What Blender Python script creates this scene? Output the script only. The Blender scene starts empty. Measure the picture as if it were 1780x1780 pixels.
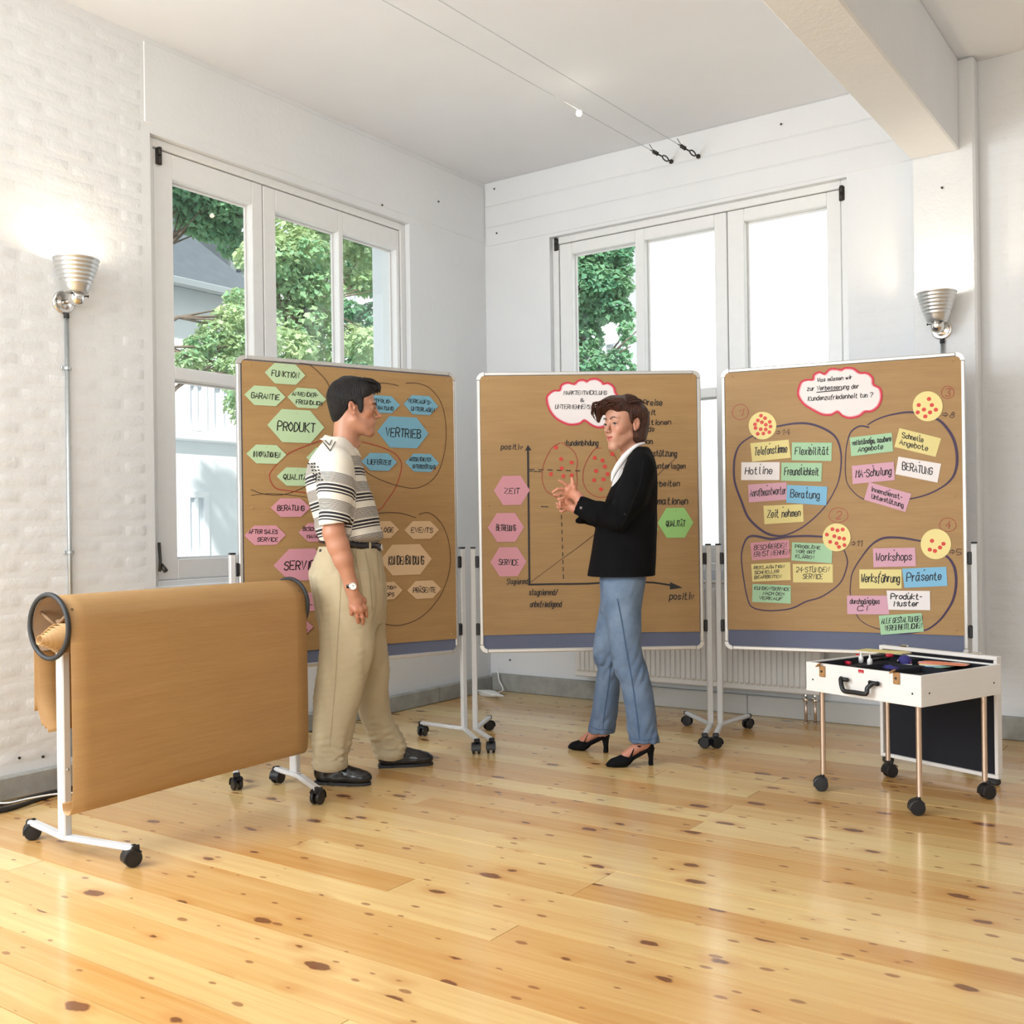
import bpy, math, random
import numpy as np
from mathutils import Matrix, Vector
from mathutils.bvhtree import BVHTree

# ------------------------------------------------------------------ camera, world, lights, exposure
F_PX, ROLL, PY0, YAW, CAM_H = 1822.76, 0.01368, 917.67, 0.6125, 1.12
CR, SR = math.cos(ROLL), math.sin(ROLL)
scene = bpy.context.scene
COL = scene.collection
cam_data = bpy.data.cameras.new('camera')
cam = bpy.data.objects.new('camera', cam_data)
COL.objects.link(cam)
cam_data.sensor_fit = 'HORIZONTAL'
cam_data.sensor_width = 36.0
cam_data.lens = F_PX / 1780 * 36
cam_data.shift_y = (PY0 - 890) / 1780
cam_data.clip_start = 0.05
cam_data.clip_end = 200
cam.matrix_world = Matrix(((CR, SR, 0, 0), (0, 0, -1, 0), (-SR, CR, 0, CAM_H), (0, 0, 0, 1)))
scene.camera = cam
vs = scene.view_settings
vs.view_transform = 'Standard'
vs.look = 'None'
vs.exposure = 0.04
vs.gamma = 1.0
vs.use_curve_mapping = False

world = bpy.data.worlds.new('world')
scene.world = world
world.use_nodes = True
bg = world.node_tree.nodes['Background']
bg.inputs['Color'].default_value = (0.88, 0.95, 1.0, 1)
bg.inputs['Strength'].default_value = 1.15

CORNER = np.array([-0.16, 7.30, 0.0])
AB = np.array([math.cos(YAW), -math.sin(YAW), 0.0])     # along the right wall, away from the corner
AA = np.array([-math.sin(YAW), -math.cos(YAW), 0.0])    # along the left wall, towards the camera
UPV = np.array([0, 0, 1.0])
def W(s, t, z):
    return CORNER + s * AB + t * AA + z * UPV
CEIL = 3.515

def area_light(name, s, t, z, tgt, sx, sy, power, color):
    ld = bpy.data.lights.new(name, 'AREA')
    ld.shape = 'RECTANGLE'; ld.size = sx; ld.size_y = sy
    ld.energy = power; ld.color = color
    o = bpy.data.objects.new(name, ld); COL.objects.link(o)
    p = Vector(W(s, t, z)); q = Vector(W(*tgt))
    o.location = p
    o.rotation_euler = (q - p).to_track_quat('-Z', 'Y').to_euler()
    return o
# daylight from an unseen left-wall window; two area lamps added as rear fill
area_light('window_daylight_left', 0.10, 5.7, 1.95, (3.0, 4.0, 0.7), 1.9, 2.2, 200, (0.90, 0.955, 1.0))
area_light('rear_fill', 1.9, 8.3, 2.0, (2.2, 1.0, 1.2), 2.2, 2.2, 80, (0.93, 0.97, 1.0))
area_light('rear_fill', 5.2, 8.3, 2.0, (2.4, 1.0, 1.2), 2.4, 2.2, 62, (0.93, 0.97, 1.0))
sun = bpy.data.lights.new('sun', 'SUN'); sun.energy = 7.0; sun.angle = 0.02; sun.color = (1, 0.96, 0.9)
so = bpy.data.objects.new('sun', sun); COL.objects.link(so)
so.rotation_euler = Vector((-0.05, 1.0, -0.95)).to_track_quat('-Z', 'Y').to_euler()

# ------------------------------------------------------------------ measuring helpers (a photo pixel meets a real plane)
CAMO = np.array([0, 0, CAM_H])
def ray(x, y):
    dx, dy = x - 890, y - PY0
    return np.array([(CR * dx - SR * dy) / F_PX, 1.0, -(SR * dx + CR * dy) / F_PX])
def on_plane(x, y, p0, n):
    r = ray(x, y)
    return CAMO + r * (np.dot(np.asarray(p0) - CAMO, n) / np.dot(r, n))
def at_depth(x, y, d):
    return CAMO + ray(x, y) * d
def on_floor(x, y, z=0.0):
    return on_plane(x, y, (0, 0, z), UPV)
def wall_l(x, y, off=0.0):      # -> t, z on a plane parallel to the left wall (off = into the room)
    p = on_plane(x, y, W(off, 0, 0), AB); return float(np.dot(p - CORNER, AA)), float(p[2])
def wall_r(x, y, off=0.0):
    p = on_plane(x, y, W(0, off, 0), AA); return float(np.dot(p - CORNER, AB)), float(p[2])

# ------------------------------------------------------------------ materials
def srgb(r, g, b):
    def c(v):
        v /= 255.0
        return v / 12.92 if v <= 0.04045 else ((v + 0.055) / 1.055) ** 2.4
    return (c(r), c(g), c(b))
class N:
    """tiny node helper"""
    def __init__(s, name):
        s.m = bpy.data.materials.new(name); s.m.use_nodes = True
        s.t = s.m.node_tree; s.b = s.t.nodes['Principled BSDF']; s.out = s.t.nodes['Material Output']
    def n(s, typ, **kw):
        nd = s.t.nodes.new(typ)
        for k, v in kw.items(): setattr(nd, k, v)
        return nd
    def l(s, a, b): s.t.links.new(a, b)
    def val(s, sock, v):
        if hasattr(v, 'links') or isinstance(v, bpy.types.NodeSocket): s.l(v, sock)
        else: sock.default_value = v
    def math(s, op, a, b=0.0, c=0.0):
        nd = s.n('ShaderNodeMath', operation=op)
        s.val(nd.inputs[0], a); s.val(nd.inputs[1], b); s.val(nd.inputs[2], c)
        return nd.outputs[0]
    def mix(s, f, a, b):
        nd = s.n('ShaderNodeMix', data_type='RGBA')
        s.val(nd.inputs['Factor'], f)
        s.val(nd.inputs['A'], a if not isinstance(a, tuple) else (*a[:3], 1))
        s.val(nd.inputs['B'], b if not isinstance(b, tuple) else (*b[:3], 1))
        return nd.outputs['Result']
    def ramp(s, f, stops):
        nd = s.n('ShaderNodeValToRGB'); s.val(nd.inputs[0], f)
        el = nd.color_ramp.elements
        while len(el) < len(stops): el.new(0.5)
        for e, (p, c) in zip(el, stops):
            e.position = p; e.color = (c, c, c, 1) if not isinstance(c, tuple) else (*c[:3], 1)
        return nd.outputs[0]
    def coord(s, kind='Object', scale=(1, 1, 1), rot=(0, 0, 0), loc=(0, 0, 0)):
        if kind == 'World': src = s.n('ShaderNodeNewGeometry').outputs['Position']
        else: src = s.n('ShaderNodeTexCoord').outputs[kind]
        mp = s.n('ShaderNodeMapping'); s.l(src, mp.inputs[0])
        mp.inputs['Scale'].default_value = scale; mp.inputs['Rotation'].default_value = rot
        mp.inputs['Location'].default_value = loc
        return mp.outputs[0]
    def noise(s, vec, scale=5, detail=3, rough=0.5):
        nd = s.n('ShaderNodeTexNoise'); s.l(vec, nd.inputs['Vector'])
        nd.inputs['Scale'].default_value = scale; nd.inputs['Detail'].default_value = detail
        nd.inputs['Roughness'].default_value = rough
        return nd.outputs['Fac']
    def bump(s, h, strength=0.3, dist=0.01):
        nd = s.n('ShaderNodeBump'); s.l(h, nd.inputs['Height'])
        nd.inputs['Strength'].default_value = strength; nd.inputs['Distance'].default_value = dist
        s.l(nd.outputs[0], s.b.inputs['Normal'])
    def col(s, v): s.val(s.b.inputs['Base Color'], (*v[:3], 1) if isinstance(v, tuple) else v)
    def rough(s, v): s.val(s.b.inputs['Roughness'], v)

MATS = {}
def simple(name, color, rough=0.5, metal=0.0, var=0.08, nscale=20, bump=0.0, bscale=200, kind='Object', stretch=(1, 1, 1), coat=0.0):
    if name in MATS: return MATS[name]
    k = N(name)
    v = k.coord(kind, stretch)
    nz = k.noise(v, nscale, 3)
    dark = tuple(c * (1 - var) for c in color); lite = tuple(min(1, c * (1 + var)) for c in color)
    k.col(k.mix(nz, dark, lite)); k.rough(rough)
    k.b.inputs['Metallic'].default_value = metal
    if coat: k.b.inputs['Coat Weight'].default_value = coat
    if bump: k.bump(k.noise(v, bscale, 2), bump, 0.002)
    MATS[name] = k.m
    return k.m

def mat_wall(name, color, bump=0.5, warm=0.0):
    k = N(name)
    v = k.coord('World')
    big = k.noise(v, 2.2, 4); mid = k.noise(v, 22, 4, 0.6); fine = k.noise(v, 130, 3, 0.6)
    k.col(k.mix(k.ramp(big, [(0.35, 0.0), (0.7, 1.0)]), tuple(c * 0.965 for c in color), color))
    k.rough(0.8); k.b.inputs['Specular IOR Level'].default_value = 0.25
    h = k.math('ADD', k.math('MULTIPLY', mid, 1.0), k.math('MULTIPLY', fine, 0.35))
    k.bump(h, bump, 0.010)
    return k.m
M_WALL = mat_wall('white_painted_masonry', (0.81, 0.82, 0.83), 0.4)
M_SMOOTH = mat_wall('white_painted_plaster', (0.81, 0.82, 0.83), 0.22)
M_CEIL = mat_wall('white_ceiling_paint', (0.82, 0.835, 0.87), 0.08)
M_BRICK = mat_wall('white_painted_brick', (0.81, 0.82, 0.83), 0.4)
M_FRAME = simple('white_window_lacquer', (0.82, 0.82, 0.81), 0.35, var=0.03)
M_WHITE_METAL = simple('white_powder_coated_steel', (0.60, 0.60, 0.60), 0.4, var=0.03)
M_ALU = simple('satin_aluminium', (0.66, 0.65, 0.63), 0.38, 0.75, var=0.05, nscale=60, stretch=(1, 1, 1))
M_STEEL = simple('galvanised_steel', (0.50, 0.53, 0.54), 0.38, 0.8, var=0.12, nscale=40)
M_CHROME = simple('polished_chrome', (0.72, 0.70, 0.67), 0.14, 1.0, var=0.05)
M_COPPER = simple('satin_champagne_metal', (0.62, 0.49, 0.40), 0.28, 0.9, var=0.06)
M_BLACK = simple('black_plastic', (0.007, 0.0075, 0.010), 0.4, var=0.1)
M_RUBBER = simple('black_rubber', (0.02, 0.021, 0.023), 0.6, var=0.1)
M_DARKIRON = simple('dark_iron', (0.05, 0.045, 0.04), 0.5, 0.5)
M_FELT = simple('black_felt', (0.010, 0.011, 0.017), 0.95, var=0.2, nscale=300)
M_BLUEFELT = simple('grey_blue_felt', (0.135, 0.155, 0.235), 0.9, var=0.08, nscale=200)
M_RADIATOR = simple('radiator_enamel', (0.80, 0.79, 0.765), 0.3, var=0.02)
M_INK = simple('black_marker_ink', (0.010, 0.008, 0.010), 0.5, var=0.05)
M_PURPLE = simple('dark_violet_marker_ink', (0.045, 0.02, 0.07), 0.5, var=0.2, nscale=12)
M_REDINK = simple('red_marker_ink', (0.38, 0.045, 0.03), 0.5, var=0.1)
M_BROWNINK = simple('brown_black_marker_ink', (0.075, 0.032, 0.02), 0.5, var=0.1)
M_DOT = simple('red_sticker', (0.66, 0.05, 0.035), 0.45, var=0.05)
M_TAN_LEATHER = simple('tan_latch_leather', (0.38, 0.20, 0.075), 0.5, var=0.2, nscale=50)

def mat_concrete():
    k = N('grey_concrete_plinth'); v = k.coord('World')
    a = k.noise(v, 9, 5, 0.6); b = k.noise(v, 160, 3, 0.7)
    c = k.mix(k.ramp(a, [(0.3, 0.0), (0.7, 1.0)]), (0.27, 0.27, 0.245), (0.40, 0.40, 0.37))
    c = k.mix(k.ramp(b, [(0.55, 0.0), (0.75, 0.35)]), c, (0.16, 0.16, 0.15))
    k.col(c); k.rough(0.8); k.bump(b, 0.4, 0.003); return k.m
M_CONC = mat_concrete()
M_CONC_LIGHT = mat_wall('limewashed_concrete', (0.60, 0.60, 0.58), 0.35)

def mat_kraft(name, base, streak):
    k = N(name); v = k.coord('Object', (1.0, 1.0, 9.0))
    v2 = k.coord('Object', (2.0, 2.0, 60.0))
    a = k.noise(v, 2.2, 4, 0.6); b = k.noise(v2, 3.0, 3, 0.6)
    f = k.math('ADD', k.math('MULTIPLY', a, 0.6), k.math('MULTIPLY', b, 0.4))
    k.col(k.mix(k.ramp(f, [(0.3, 0.0), (0.7, 1.0)]), streak, base)); k.rough(0.55)
    k.bump(k.math('ADD', k.math('MULTIPLY', a, 1.0), k.math('MULTIPLY', b, 0.15)), 0.25, 0.012)
    return k.m
M_KRAFT = mat_kraft('brown_kraft_paper', (0.43, 0.265, 0.108), (0.35, 0.202, 0.078))

def mat_floor():
    k = N('varnished_pine'); rot = (0, 0, YAW)
    rnd = k.n('ShaderNodeObjectInfo').outputs['Random']
    geo = k.n('ShaderNodeNewGeometry').outputs['Position']
    mp = k.n('ShaderNodeMapping'); k.l(geo, mp.inputs[0]); mp.inputs['Rotation'].default_value = rot
    comb = k.n('ShaderNodeCombineXYZ')
    k.l(k.math('MULTIPLY', rnd, 37.0), comb.inputs[0]); k.l(k.math('MULTIPLY', rnd, 11.0), comb.inputs[2])
    add = k.n('ShaderNodeVectorMath', operation='ADD'); k.l(mp.outputs[0], add.inputs[0]); k.l(comb.outputs[0], add.inputs[1])
    P = add.outputs[0]
    def sc(x, y, z=1.0):
        m2 = k.n('ShaderNodeMapping'); k.l(P, m2.inputs[0]); m2.inputs['Scale'].default_value = (x, y, z); return m2.outputs[0]
    grain = k.noise(sc(1.0, 26), 2.0, 4, 0.6)
    broad = k.noise(sc(0.6, 7), 1.5, 3, 0.5)
    tone = k.math('ADD', k.math('MULTIPLY', grain, 0.55), k.math('MULTIPLY', broad, 0.45))
    base = k.mix(k.ramp(tone, [(0.28, 0.0), (0.72, 1.0)]), (0.54, 0.275, 0.070), (0.84, 0.62, 0.27))
    tint = k.mix(k.ramp(rnd, [(0.0, 0.0), (0.25, 0.15), (0.55, 0.5), (0.8, 0.72), (1.0, 1.0)]), (0.52, 0.22, 0.050), (0.92, 0.74, 0.38))
    base = k.mix(0.5, base, tint)
    # knots
    def knots(sx, sy, thr, keep, soft):
        vo = k.n('ShaderNodeTexVoronoi', feature='F1', voronoi_dimensions='2D'); k.l(sc(sx, sy), vo.inputs['Vector'])
        vo.inputs['Scale'].default_value = 1.0; vo.inputs['Randomness'].default_value = 0.9
        wob = k.math('MULTIPLY', k.math('SUBTRACT', k.noise(sc(14, 26), 2, 2), 0.5), 0.10)
        dd = k.math('ADD', vo.outputs['Distance'], wob)
        sepc = k.n('ShaderNodeSeparateColor'); k.l(vo.outputs['Color'], sepc.inputs[0])
        on = k.math('GREATER_THAN', sepc.outputs[0], keep)
        th = k.math('MULTIPLY', sepc.outputs[1], thr)
        inner = k.math('SUBTRACT', 1.0, k.math('SMOOTH_MIN', 1.0, k.math('MAXIMUM', 0.0, k.math('DIVIDE', k.math('SUBTRACT', dd, th), soft)), 0.05))
        halo = k.math('SUBTRACT', 1.0, k.math('MINIMUM', 1.0, k.math('MAXIMUM', 0.0, k.math('DIVIDE', k.math('SUBTRACT', dd, th), soft * 7))))
        return k.math('MULTIPLY', inner, on), k.math('MULTIPLY', halo, on)
    k1, h1 = knots(3.1, 6.2, 0.115, 0.50, 0.028)
    k2, h2 = knots(7.0, 15.0, 0.12, 0.66, 0.05)
    base = k.mix(k.math('MULTIPLY', h1, 0.45), base, (0.50, 0.20, 0.05))
    base = k.mix(k.math('MULTIPLY', k1, 0.86), base, (0.13, 0.038, 0.018))
    base = k.mix(k.math('MULTIPLY', k2, 0.7), base, (0.20, 0.06, 0.025))
    k.col(base); k.rough(0.26)
    k.b.inputs['Coat Weight'].default_value = 0.55; k.b.inputs['Coat Roughness'].default_value = 0.13
    k.bump(k.math('ADD', k.math('MULTIPLY', grain, 0.4), k.noise(geo, 3, 2)), 0.04, 0.01)
    return k.m
M_FLOOR = mat_floor()
M_GAP = simple('dark_floor_joint', (0.10, 0.05, 0.02), 0.9)

def mat_glass():
    k = N('window_glass')
    tr = k.n('ShaderNodeBsdfTransparent'); tr.inputs[0].default_value = (0.97, 0.99, 0.985, 1)
    gl = k.n('ShaderNodeBsdfGlossy'); gl.inputs['Roughness'].default_value = 0.02
    lw = k.n('ShaderNodeLayerWeight'); fr = k.math('ADD', 0.03, k.math('MULTIPLY', k.math('POWER', lw.outputs['Facing'], 5.0), 0.6))
    mx = k.n('ShaderNodeMixShader'); k.l(fr, mx.inputs[0]); k.l(tr.outputs[0], mx.inputs[1]); k.l(gl.outputs[0], mx.inputs[2])
    k.l(mx.outputs[0], k.out.inputs['Surface']); k.m.name = 'window_glass'
    return k.m
M_GLASS = mat_glass()
def emit(name, color, strength):
    k = N(name); k.b.inputs['Emission Color'].default_value = (*color, 1); k.b.inputs['Emission Strength'].default_value = strength
    k.col(color); return k.m
M_BULB = emit('lit_bulb', (1.0, 0.86, 0.62), 25.0)

# ------------------------------------------------------------------ objects
ROOT = {}
def tag(o, label=None, cat=None, group=None, kind=None):
    if label: o['label'] = label
    if cat: o['category'] = cat
    if group: o['group'] = group
    if kind: o['kind'] = kind
    return o
def thing(name, loc, rotz, label, cat, group=None):
    o = bpy.data.objects.new(name, None); COL.objects.link(o)
    o.empty_display_size = 0.1
    o.location = Vector(loc); o.rotation_euler = (0, 0, rotz)
    ROOT[o] = Matrix.Translation(Vector(loc)) @ Matrix.Rotation(rotz, 4, 'Z')
    return tag(o, label, cat, group)

class G:
    """mesh gatherer: vertices/faces in world (or local) space"""
    def __init__(s): s.v = []; s.f = []
    def add(s, v, f):
        o = len(s.v); s.v += [tuple(p) for p in v]; s.f += [tuple(i + o for i in q) for q in f]; return s
    def box(s, c, size, R=None, bevel=0.0):
        """centre c, full size, R = 3x3 axes (rows: local x,y,z in world)"""
        hx, hy, hz = [q / 2 for q in size]
        R = np.eye(3) if R is None else np.asarray(R)
        c = np.asarray(c, float)
        if bevel <= 0:
            P = [(x, y, z) for z in (-hz, hz) for x, y in ((-hx, -hy), (hx, -hy), (hx, hy), (-hx, hy))]
            Fc = [(3, 2, 1, 0), (4, 5, 6, 7), (0, 1, 5, 4), (1, 2, 6, 5), (2, 3, 7, 6), (3, 0, 4, 7)]
        else:
            b = min(bevel, hx * .99, hy * .99, hz * .99)
            P = []
            for z, i in ((-hz, b), (-hz + b, 0), (hz - b, 0), (hz, b)):
                for x, y, ex, ey in ((-1, -1, 1, 0), (1, -1, -1, 0), (1, -1, 0, 1), (1, 1, 0, -1), (1, 1, -1, 0), (-1, 1, 1, 0), (-1, 1, 0, -1), (-1, -1, 0, 1)):
                    px = x * (hx - i) + ex * b * (0 if i else 1) ; py = y * (hy - i) + ey * b * (0 if i else 1)
                    if i:
                        px = x * (hx - b) + ex * 0.2 * b; py = y * (hy - b) + ey * 0.2 * b
                    P.append((px, py, z))
            Fc = [tuple(range(7, -1, -1)), tuple(range(24, 32))]
            for k in range(3):
                for j in range(8):
                    a = k * 8 + j; bb = k * 8 + (j + 1) % 8
                    Fc.append((a, bb, bb + 8, a + 8))
        P = np.array(P) @ R + c
        return s.add(P, Fc)
    def wbox(s, s0, s1, t0, t1, z0, z1, bevel=0.0):
        """box in room coordinates"""
        c = W((s0 + s1) / 2, (t0 + t1) / 2, (z0 + z1) / 2)
        return s.box(c, (abs(s1 - s0), abs(t1 - t0), abs(z1 - z0)), np.array([AB, -AA, UPV]), bevel)
    def tube(s, pts, r, n=10, caps=True, flat=None):
        pts = [np.asarray(p, float) for p in pts]
        rs = r if hasattr(r, '__len__') else [r] * len(pts)
        rings = []
        prev = None
        for i, p in enumerate(pts):
            d = (pts[min(i + 1, len(pts) - 1)] - pts[max(i - 1, 0)]); d /= (np.linalg.norm(d) + 1e-9)
            if prev is None:
                u = np.cross(d, (0, 0, 1)) if abs(d[2]) < .9 else np.cross(d, (0, 1, 0))
            else: u = prev - d * np.dot(prev, d)
            u = u / (np.linalg.norm(u) + 1e-9); prev = u; w = np.cross(d, u)
            fl = flat or 1.0
            rings.append([p + rs[i] * (math.cos(a) * u + fl * math.sin(a) * w) for a in [2 * math.pi * k / n for k in range(n)]])
        V = [q for rg in rings for q in rg]; Fc = []
        for i in range(len(pts) - 1):
            for k in range(n):
                a = i * n + k; b = i * n + (k + 1) % n
                Fc.append((a, b, b + n, a + n))
        if caps: Fc += [tuple(range(n - 1, -1, -1)), tuple(range((len(pts) - 1) * n, len(pts) * n))]
        return s.add(V, Fc)
    def lathe(s, base, axis, prof, n=24, closed=False, u=None):
        """prof: list of (radius, height along axis)"""
        axis = np.asarray(axis, float); axis /= np.linalg.norm(axis)
        if u is None: u = np.cross(axis, (0, 0, 1)) if abs(axis[2]) < .9 else np.array([1., 0, 0])
        u = u / np.linalg.norm(u); w = np.cross(axis, u)
        V = []; Fc = []
        for r, h in prof:
            for k in range(n):
                a = 2 * math.pi * k / n
                V.append(np.asarray(base) + axis * h + max(r, 1e-5) * (math.cos(a) * u + math.sin(a) * w))
        m = len(prof)
        for i in range(m - 1 if not closed else m):
            for k in range(n):
                a = i * n + k; b = i * n + (k + 1) % n; j = ((i + 1) % m) * n
                Fc.append((a, b, j + (k + 1) % n, j + k))
        return s.add(V, Fc)
    def prism(s, poly, org, ax, ay, nrm, depth):
        """polygon (2d) in plane org+ax*x+ay*y, extruded along nrm*depth"""
        ax, ay, nrm, org = map(np.asarray, (ax, ay, nrm, org))
        n = len(poly)
        V = [org + ax * x + ay * y for x, y in poly] + [org + ax * x + ay * y + nrm * depth for x, y in poly]
        Fc = [tuple(range(n - 1, -1, -1)), tuple(range(n, 2 * n))] + [(k, (k + 1) % n, (k + 1) % n + n, k + n) for k in range(n)]
        return s.add(V, Fc)
    def sphere(s, c, r, n=16, m=10, axes=None):
        rr = r if hasattr(r, '__len__') else (r, r, r)
        A = np.eye(3) if axes is None else np.asarray(axes)
        V = []; Fc = []
        for i in range(m + 1):
            ph = math.pi * i / m
            for k in range(n):
                a = 2 * math.pi * k / n
                V.append(np.asarray(c) + np.array([rr[0] * math.sin(ph) * math.cos(a), rr[1] * math.sin(ph) * math.sin(a), rr[2] * math.cos(ph)]) @ A)
        for i in range(m):
            for k in range(n):
                a = i * n + k; b = i * n + (k + 1) % n
                Fc.append((a, a + n, b + n, b))
        return s.add(V, Fc)

def mesh_from(name, v, f, mat, smooth=False, M=None):
    me = bpy.data.meshes.new(name)
    if M is not None:
        Mi = np.array(M.inverted())
        v = np.asarray(v, float) @ Mi[:3, :3].T + Mi[:3, 3]
    if isinstance(f, np.ndarray) and f.ndim == 2:
        nf, k = f.shape
        me.vertices.add(len(v)); me.vertices.foreach_set('co', np.asarray(v, np.float32).ravel())
        me.loops.add(nf * k); me.loops.foreach_set('vertex_index', f.astype(np.int32).ravel())
        me.polygons.add(nf); me.polygons.foreach_set('loop_start', np.arange(0, nf * k, k, dtype=np.int32))
        me.update(calc_edges=True); me.validate()
    else:
        me.from_pydata([tuple(map(float, p)) for p in v], [], f); me.update()
    if mat: me.materials.append(mat)
    if smooth: me.polygons.foreach_set('use_smooth', np.ones(len(me.polygons), bool))
    return me
def root_matrix(p):
    while p is not None and p not in ROOT: p = p.parent
    return ROOT.get(p)
def part(name, g, mat, parent=None, smooth=False, label=None):
    """link a gathered mesh; vertices are world space"""
    M = root_matrix(parent) if parent is not None else None
    v, f = (g.v, g.f) if isinstance(g, G) else g
    me = mesh_from(name, v, f, mat, smooth, M)
    o = bpy.data.objects.new(name, me); COL.objects.link(o)
    if parent is not None: o.parent = parent
    if label: o['label'] = label
    return o
def single(name, g, mat, label, cat, group=None, smooth=False, kind=None, rotz=0.0, base=None):
    """a top-level thing that is one mesh, origin at its base centre"""
    v, f = (g.v, g.f) if isinstance(g, G) else g
    v = np.asarray(v, float)
    if base is None: base = np.array([(v[:, 0].min() + v[:, 0].max()) / 2, (v[:, 1].min() + v[:, 1].max()) / 2, v[:, 2].min()])
    M = Matrix.Translation(Vector(base)) @ Matrix.Rotation(rotz, 4, 'Z')
    me = mesh_from(name, v, f, mat, smooth, M)
    o = bpy.data.objects.new(name, me); COL.objects.link(o)
    o.location = Vector(base); o.rotation_euler = (0, 0, rotz)
    ROOT[o] = M
    return tag(o, label, cat, group, kind)
def struct(name, g, mat, smooth=False):
    o = part(name, g, mat, None, smooth); o['kind'] = 'structure'; ROOT[o] = Matrix.Identity(4); return o
def auto_smooth(o, ang=0.6):
    me = o.data
    me.polygons.foreach_set('use_smooth', np.ones(len(me.polygons), bool))
    try: me.set_sharp_from_angle(angle=ang)
    except Exception: pass
def catmull(pts, sub=6, closed=False):
    P = [np.asarray(p, float) for p in pts]; n = len(P); out = []
    if n < 3: return P
    rng = range(n if closed else n - 1)
    for i in rng:
        p0 = P[(i - 1) % n] if closed or i > 0 else P[i]
        p1, p2 = P[i], P[(i + 1) % n]
        p3 = P[(i + 2) % n] if closed or i + 2 < n else p2
        for k in range(sub):
            t = k / sub
            out.append(0.5 * ((2 * p1) + (-p0 + p2) * t + (2 * p0 - 5 * p1 + 4 * p2 - p3) * t * t + (-p0 + 3 * p1 - 3 * p2 + p3) * t ** 3))
    if not closed: out.append(P[-1])
    return out
# ------------------------------------------------------------------ room shell
rng = random.Random(7)
SMAX, TMAX, TH = 8.2, 8.6, 0.32
L0, L1, Z0W, Z1W = wall_l(713, 500)[0], wall_l(264, 500)[0], 0.84, 3.055
R0, R1 = wall_r(956, 500)[0], wall_r(1474, 500)[0]
def wall_pieces(g, left, a0, a1, openings):
    """openings: (a_lo, a_hi, z_lo, z_hi)"""
    def b(x0, x1, z0, z1):
        if left: g.wbox(-TH, 0, x0, x1, z0, z1)
        else: g.wbox(x0, x1, -TH, 0, z0, z1)
    cur = a0
    for lo, hi, zl, zh in openings:
        b(cur, lo, -0.1, CEIL + .1); b(lo, hi, -0.1, zl); b(lo, hi, zh, CEIL + .1); cur = hi
    b(cur, a1, -0.1, CEIL + .1)
g = G(); wall_pieces(g, True, -TH, TMAX, [(L0, L1, Z0W, Z1W), (4.75, 6.65, Z0W, Z1W)])
wall_left = struct('wall_left', g, M_SMOOTH)
g = G(); wall_pieces(g, False, 0, SMAX, [(R0, R1, Z0W, Z1W)])
wall_right = struct('wall_right', g, M_SMOOTH)
g = G()
for lo, hi in ((-TH, 0.8), (3.0, 4.0), (6.4, SMAX)): g.wbox(lo, hi, TMAX, TMAX + TH, -0.1, CEIL + .1)
for lo, hi in ((0.8, 3.0), (4.0, 6.4)):
    g.wbox(lo, hi, TMAX, TMAX + TH, -0.1, Z0W); g.wbox(lo, hi, TMAX, TMAX + TH, Z1W, CEIL + .1)
wall_rear = struct('wall_rear', g, M_SMOOTH)
g = G(); g.wbox(SMAX, SMAX + TH, -TH, TMAX + TH, -0.1, CEIL + .1)
wall_far = struct('wall_side', g, M_SMOOTH)
g = G(); g.wbox(-TH, SMAX + TH, -TH, TMAX + TH, CEIL, CEIL + 0.25)
ceiling = struct('ceiling', g, M_CEIL)
g = G(); g.wbox(-TH, SMAX + TH, -TH, TMAX + TH, -0.14, -0.012)
floor = struct('floor', g, M_GAP)

# floor planks, one object each
PW_ = 0.137
row = 0; t = 0.03; npl = 0
plank_meshes = {}
def plank_mesh(L):
    key = round(L, 2)
    if key not in plank_meshes:
        gg = G(); gg.box((0, 0, -0.006), (key - 0.0020, PW_ - 0.0023, 0.012), None, 0)
        plank_meshes[key] = mesh_from('plank', gg.v, gg.f, M_FLOOR)
    return plank_meshes[key]
JOINTS = {20: 2.60, 17: 1.62}     # the butt joints that show best
while t < TMAX - 0.02:
    s = 0.03; first = True
    while s < SMAX - 0.03:
        L = rng.choice((2.4, 3.0, 3.6, 4.2)) if not first else rng.choice((0.9, 1.5, 2.1, 2.6, 3.3, 3.9))
        first = False
        if s + L > SMAX - 0.6: L = round(SMAX - 0.03 - s, 2)
        o = bpy.data.objects.new('plank', plank_mesh(L)); COL.objects.link(o)
        o.parent = floor
        o.location = Vector(W(s + L / 2, t + PW_ / 2, rng.uniform(-0.0006, 0.0004))); o.rotation_euler = (0, 0, -YAW)
        s += L; npl += 1
    t += PW_; row += 1

# pillar and ceiling beam on the right
sr = wall_r(1706, 600)[0]
TF = 0.1
for _ in range(60):
    if wall_r(1689, 600, TF)[0] > sr: TF += 0.005
    else: break
SP0, SP1 = wall_r(1585, 420, TF)[0], sr
g = G(); g.wbox(SP0, SP1, 0.0, TF, 0.0, CEIL, 0.012)
pillar = struct('trim_1', g, M_BRICK); pillar.name = 'pillar'
ZB = wall_r(1667, 261, TF)[1]; SB1 = wall_r(1667, 261, TF)[0]
g = G(); g.wbox(SP0, SB1, TF, TMAX, ZB, CEIL, 0.008)
beam = struct('ceiling_beam', g, M_SMOOTH)

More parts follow.
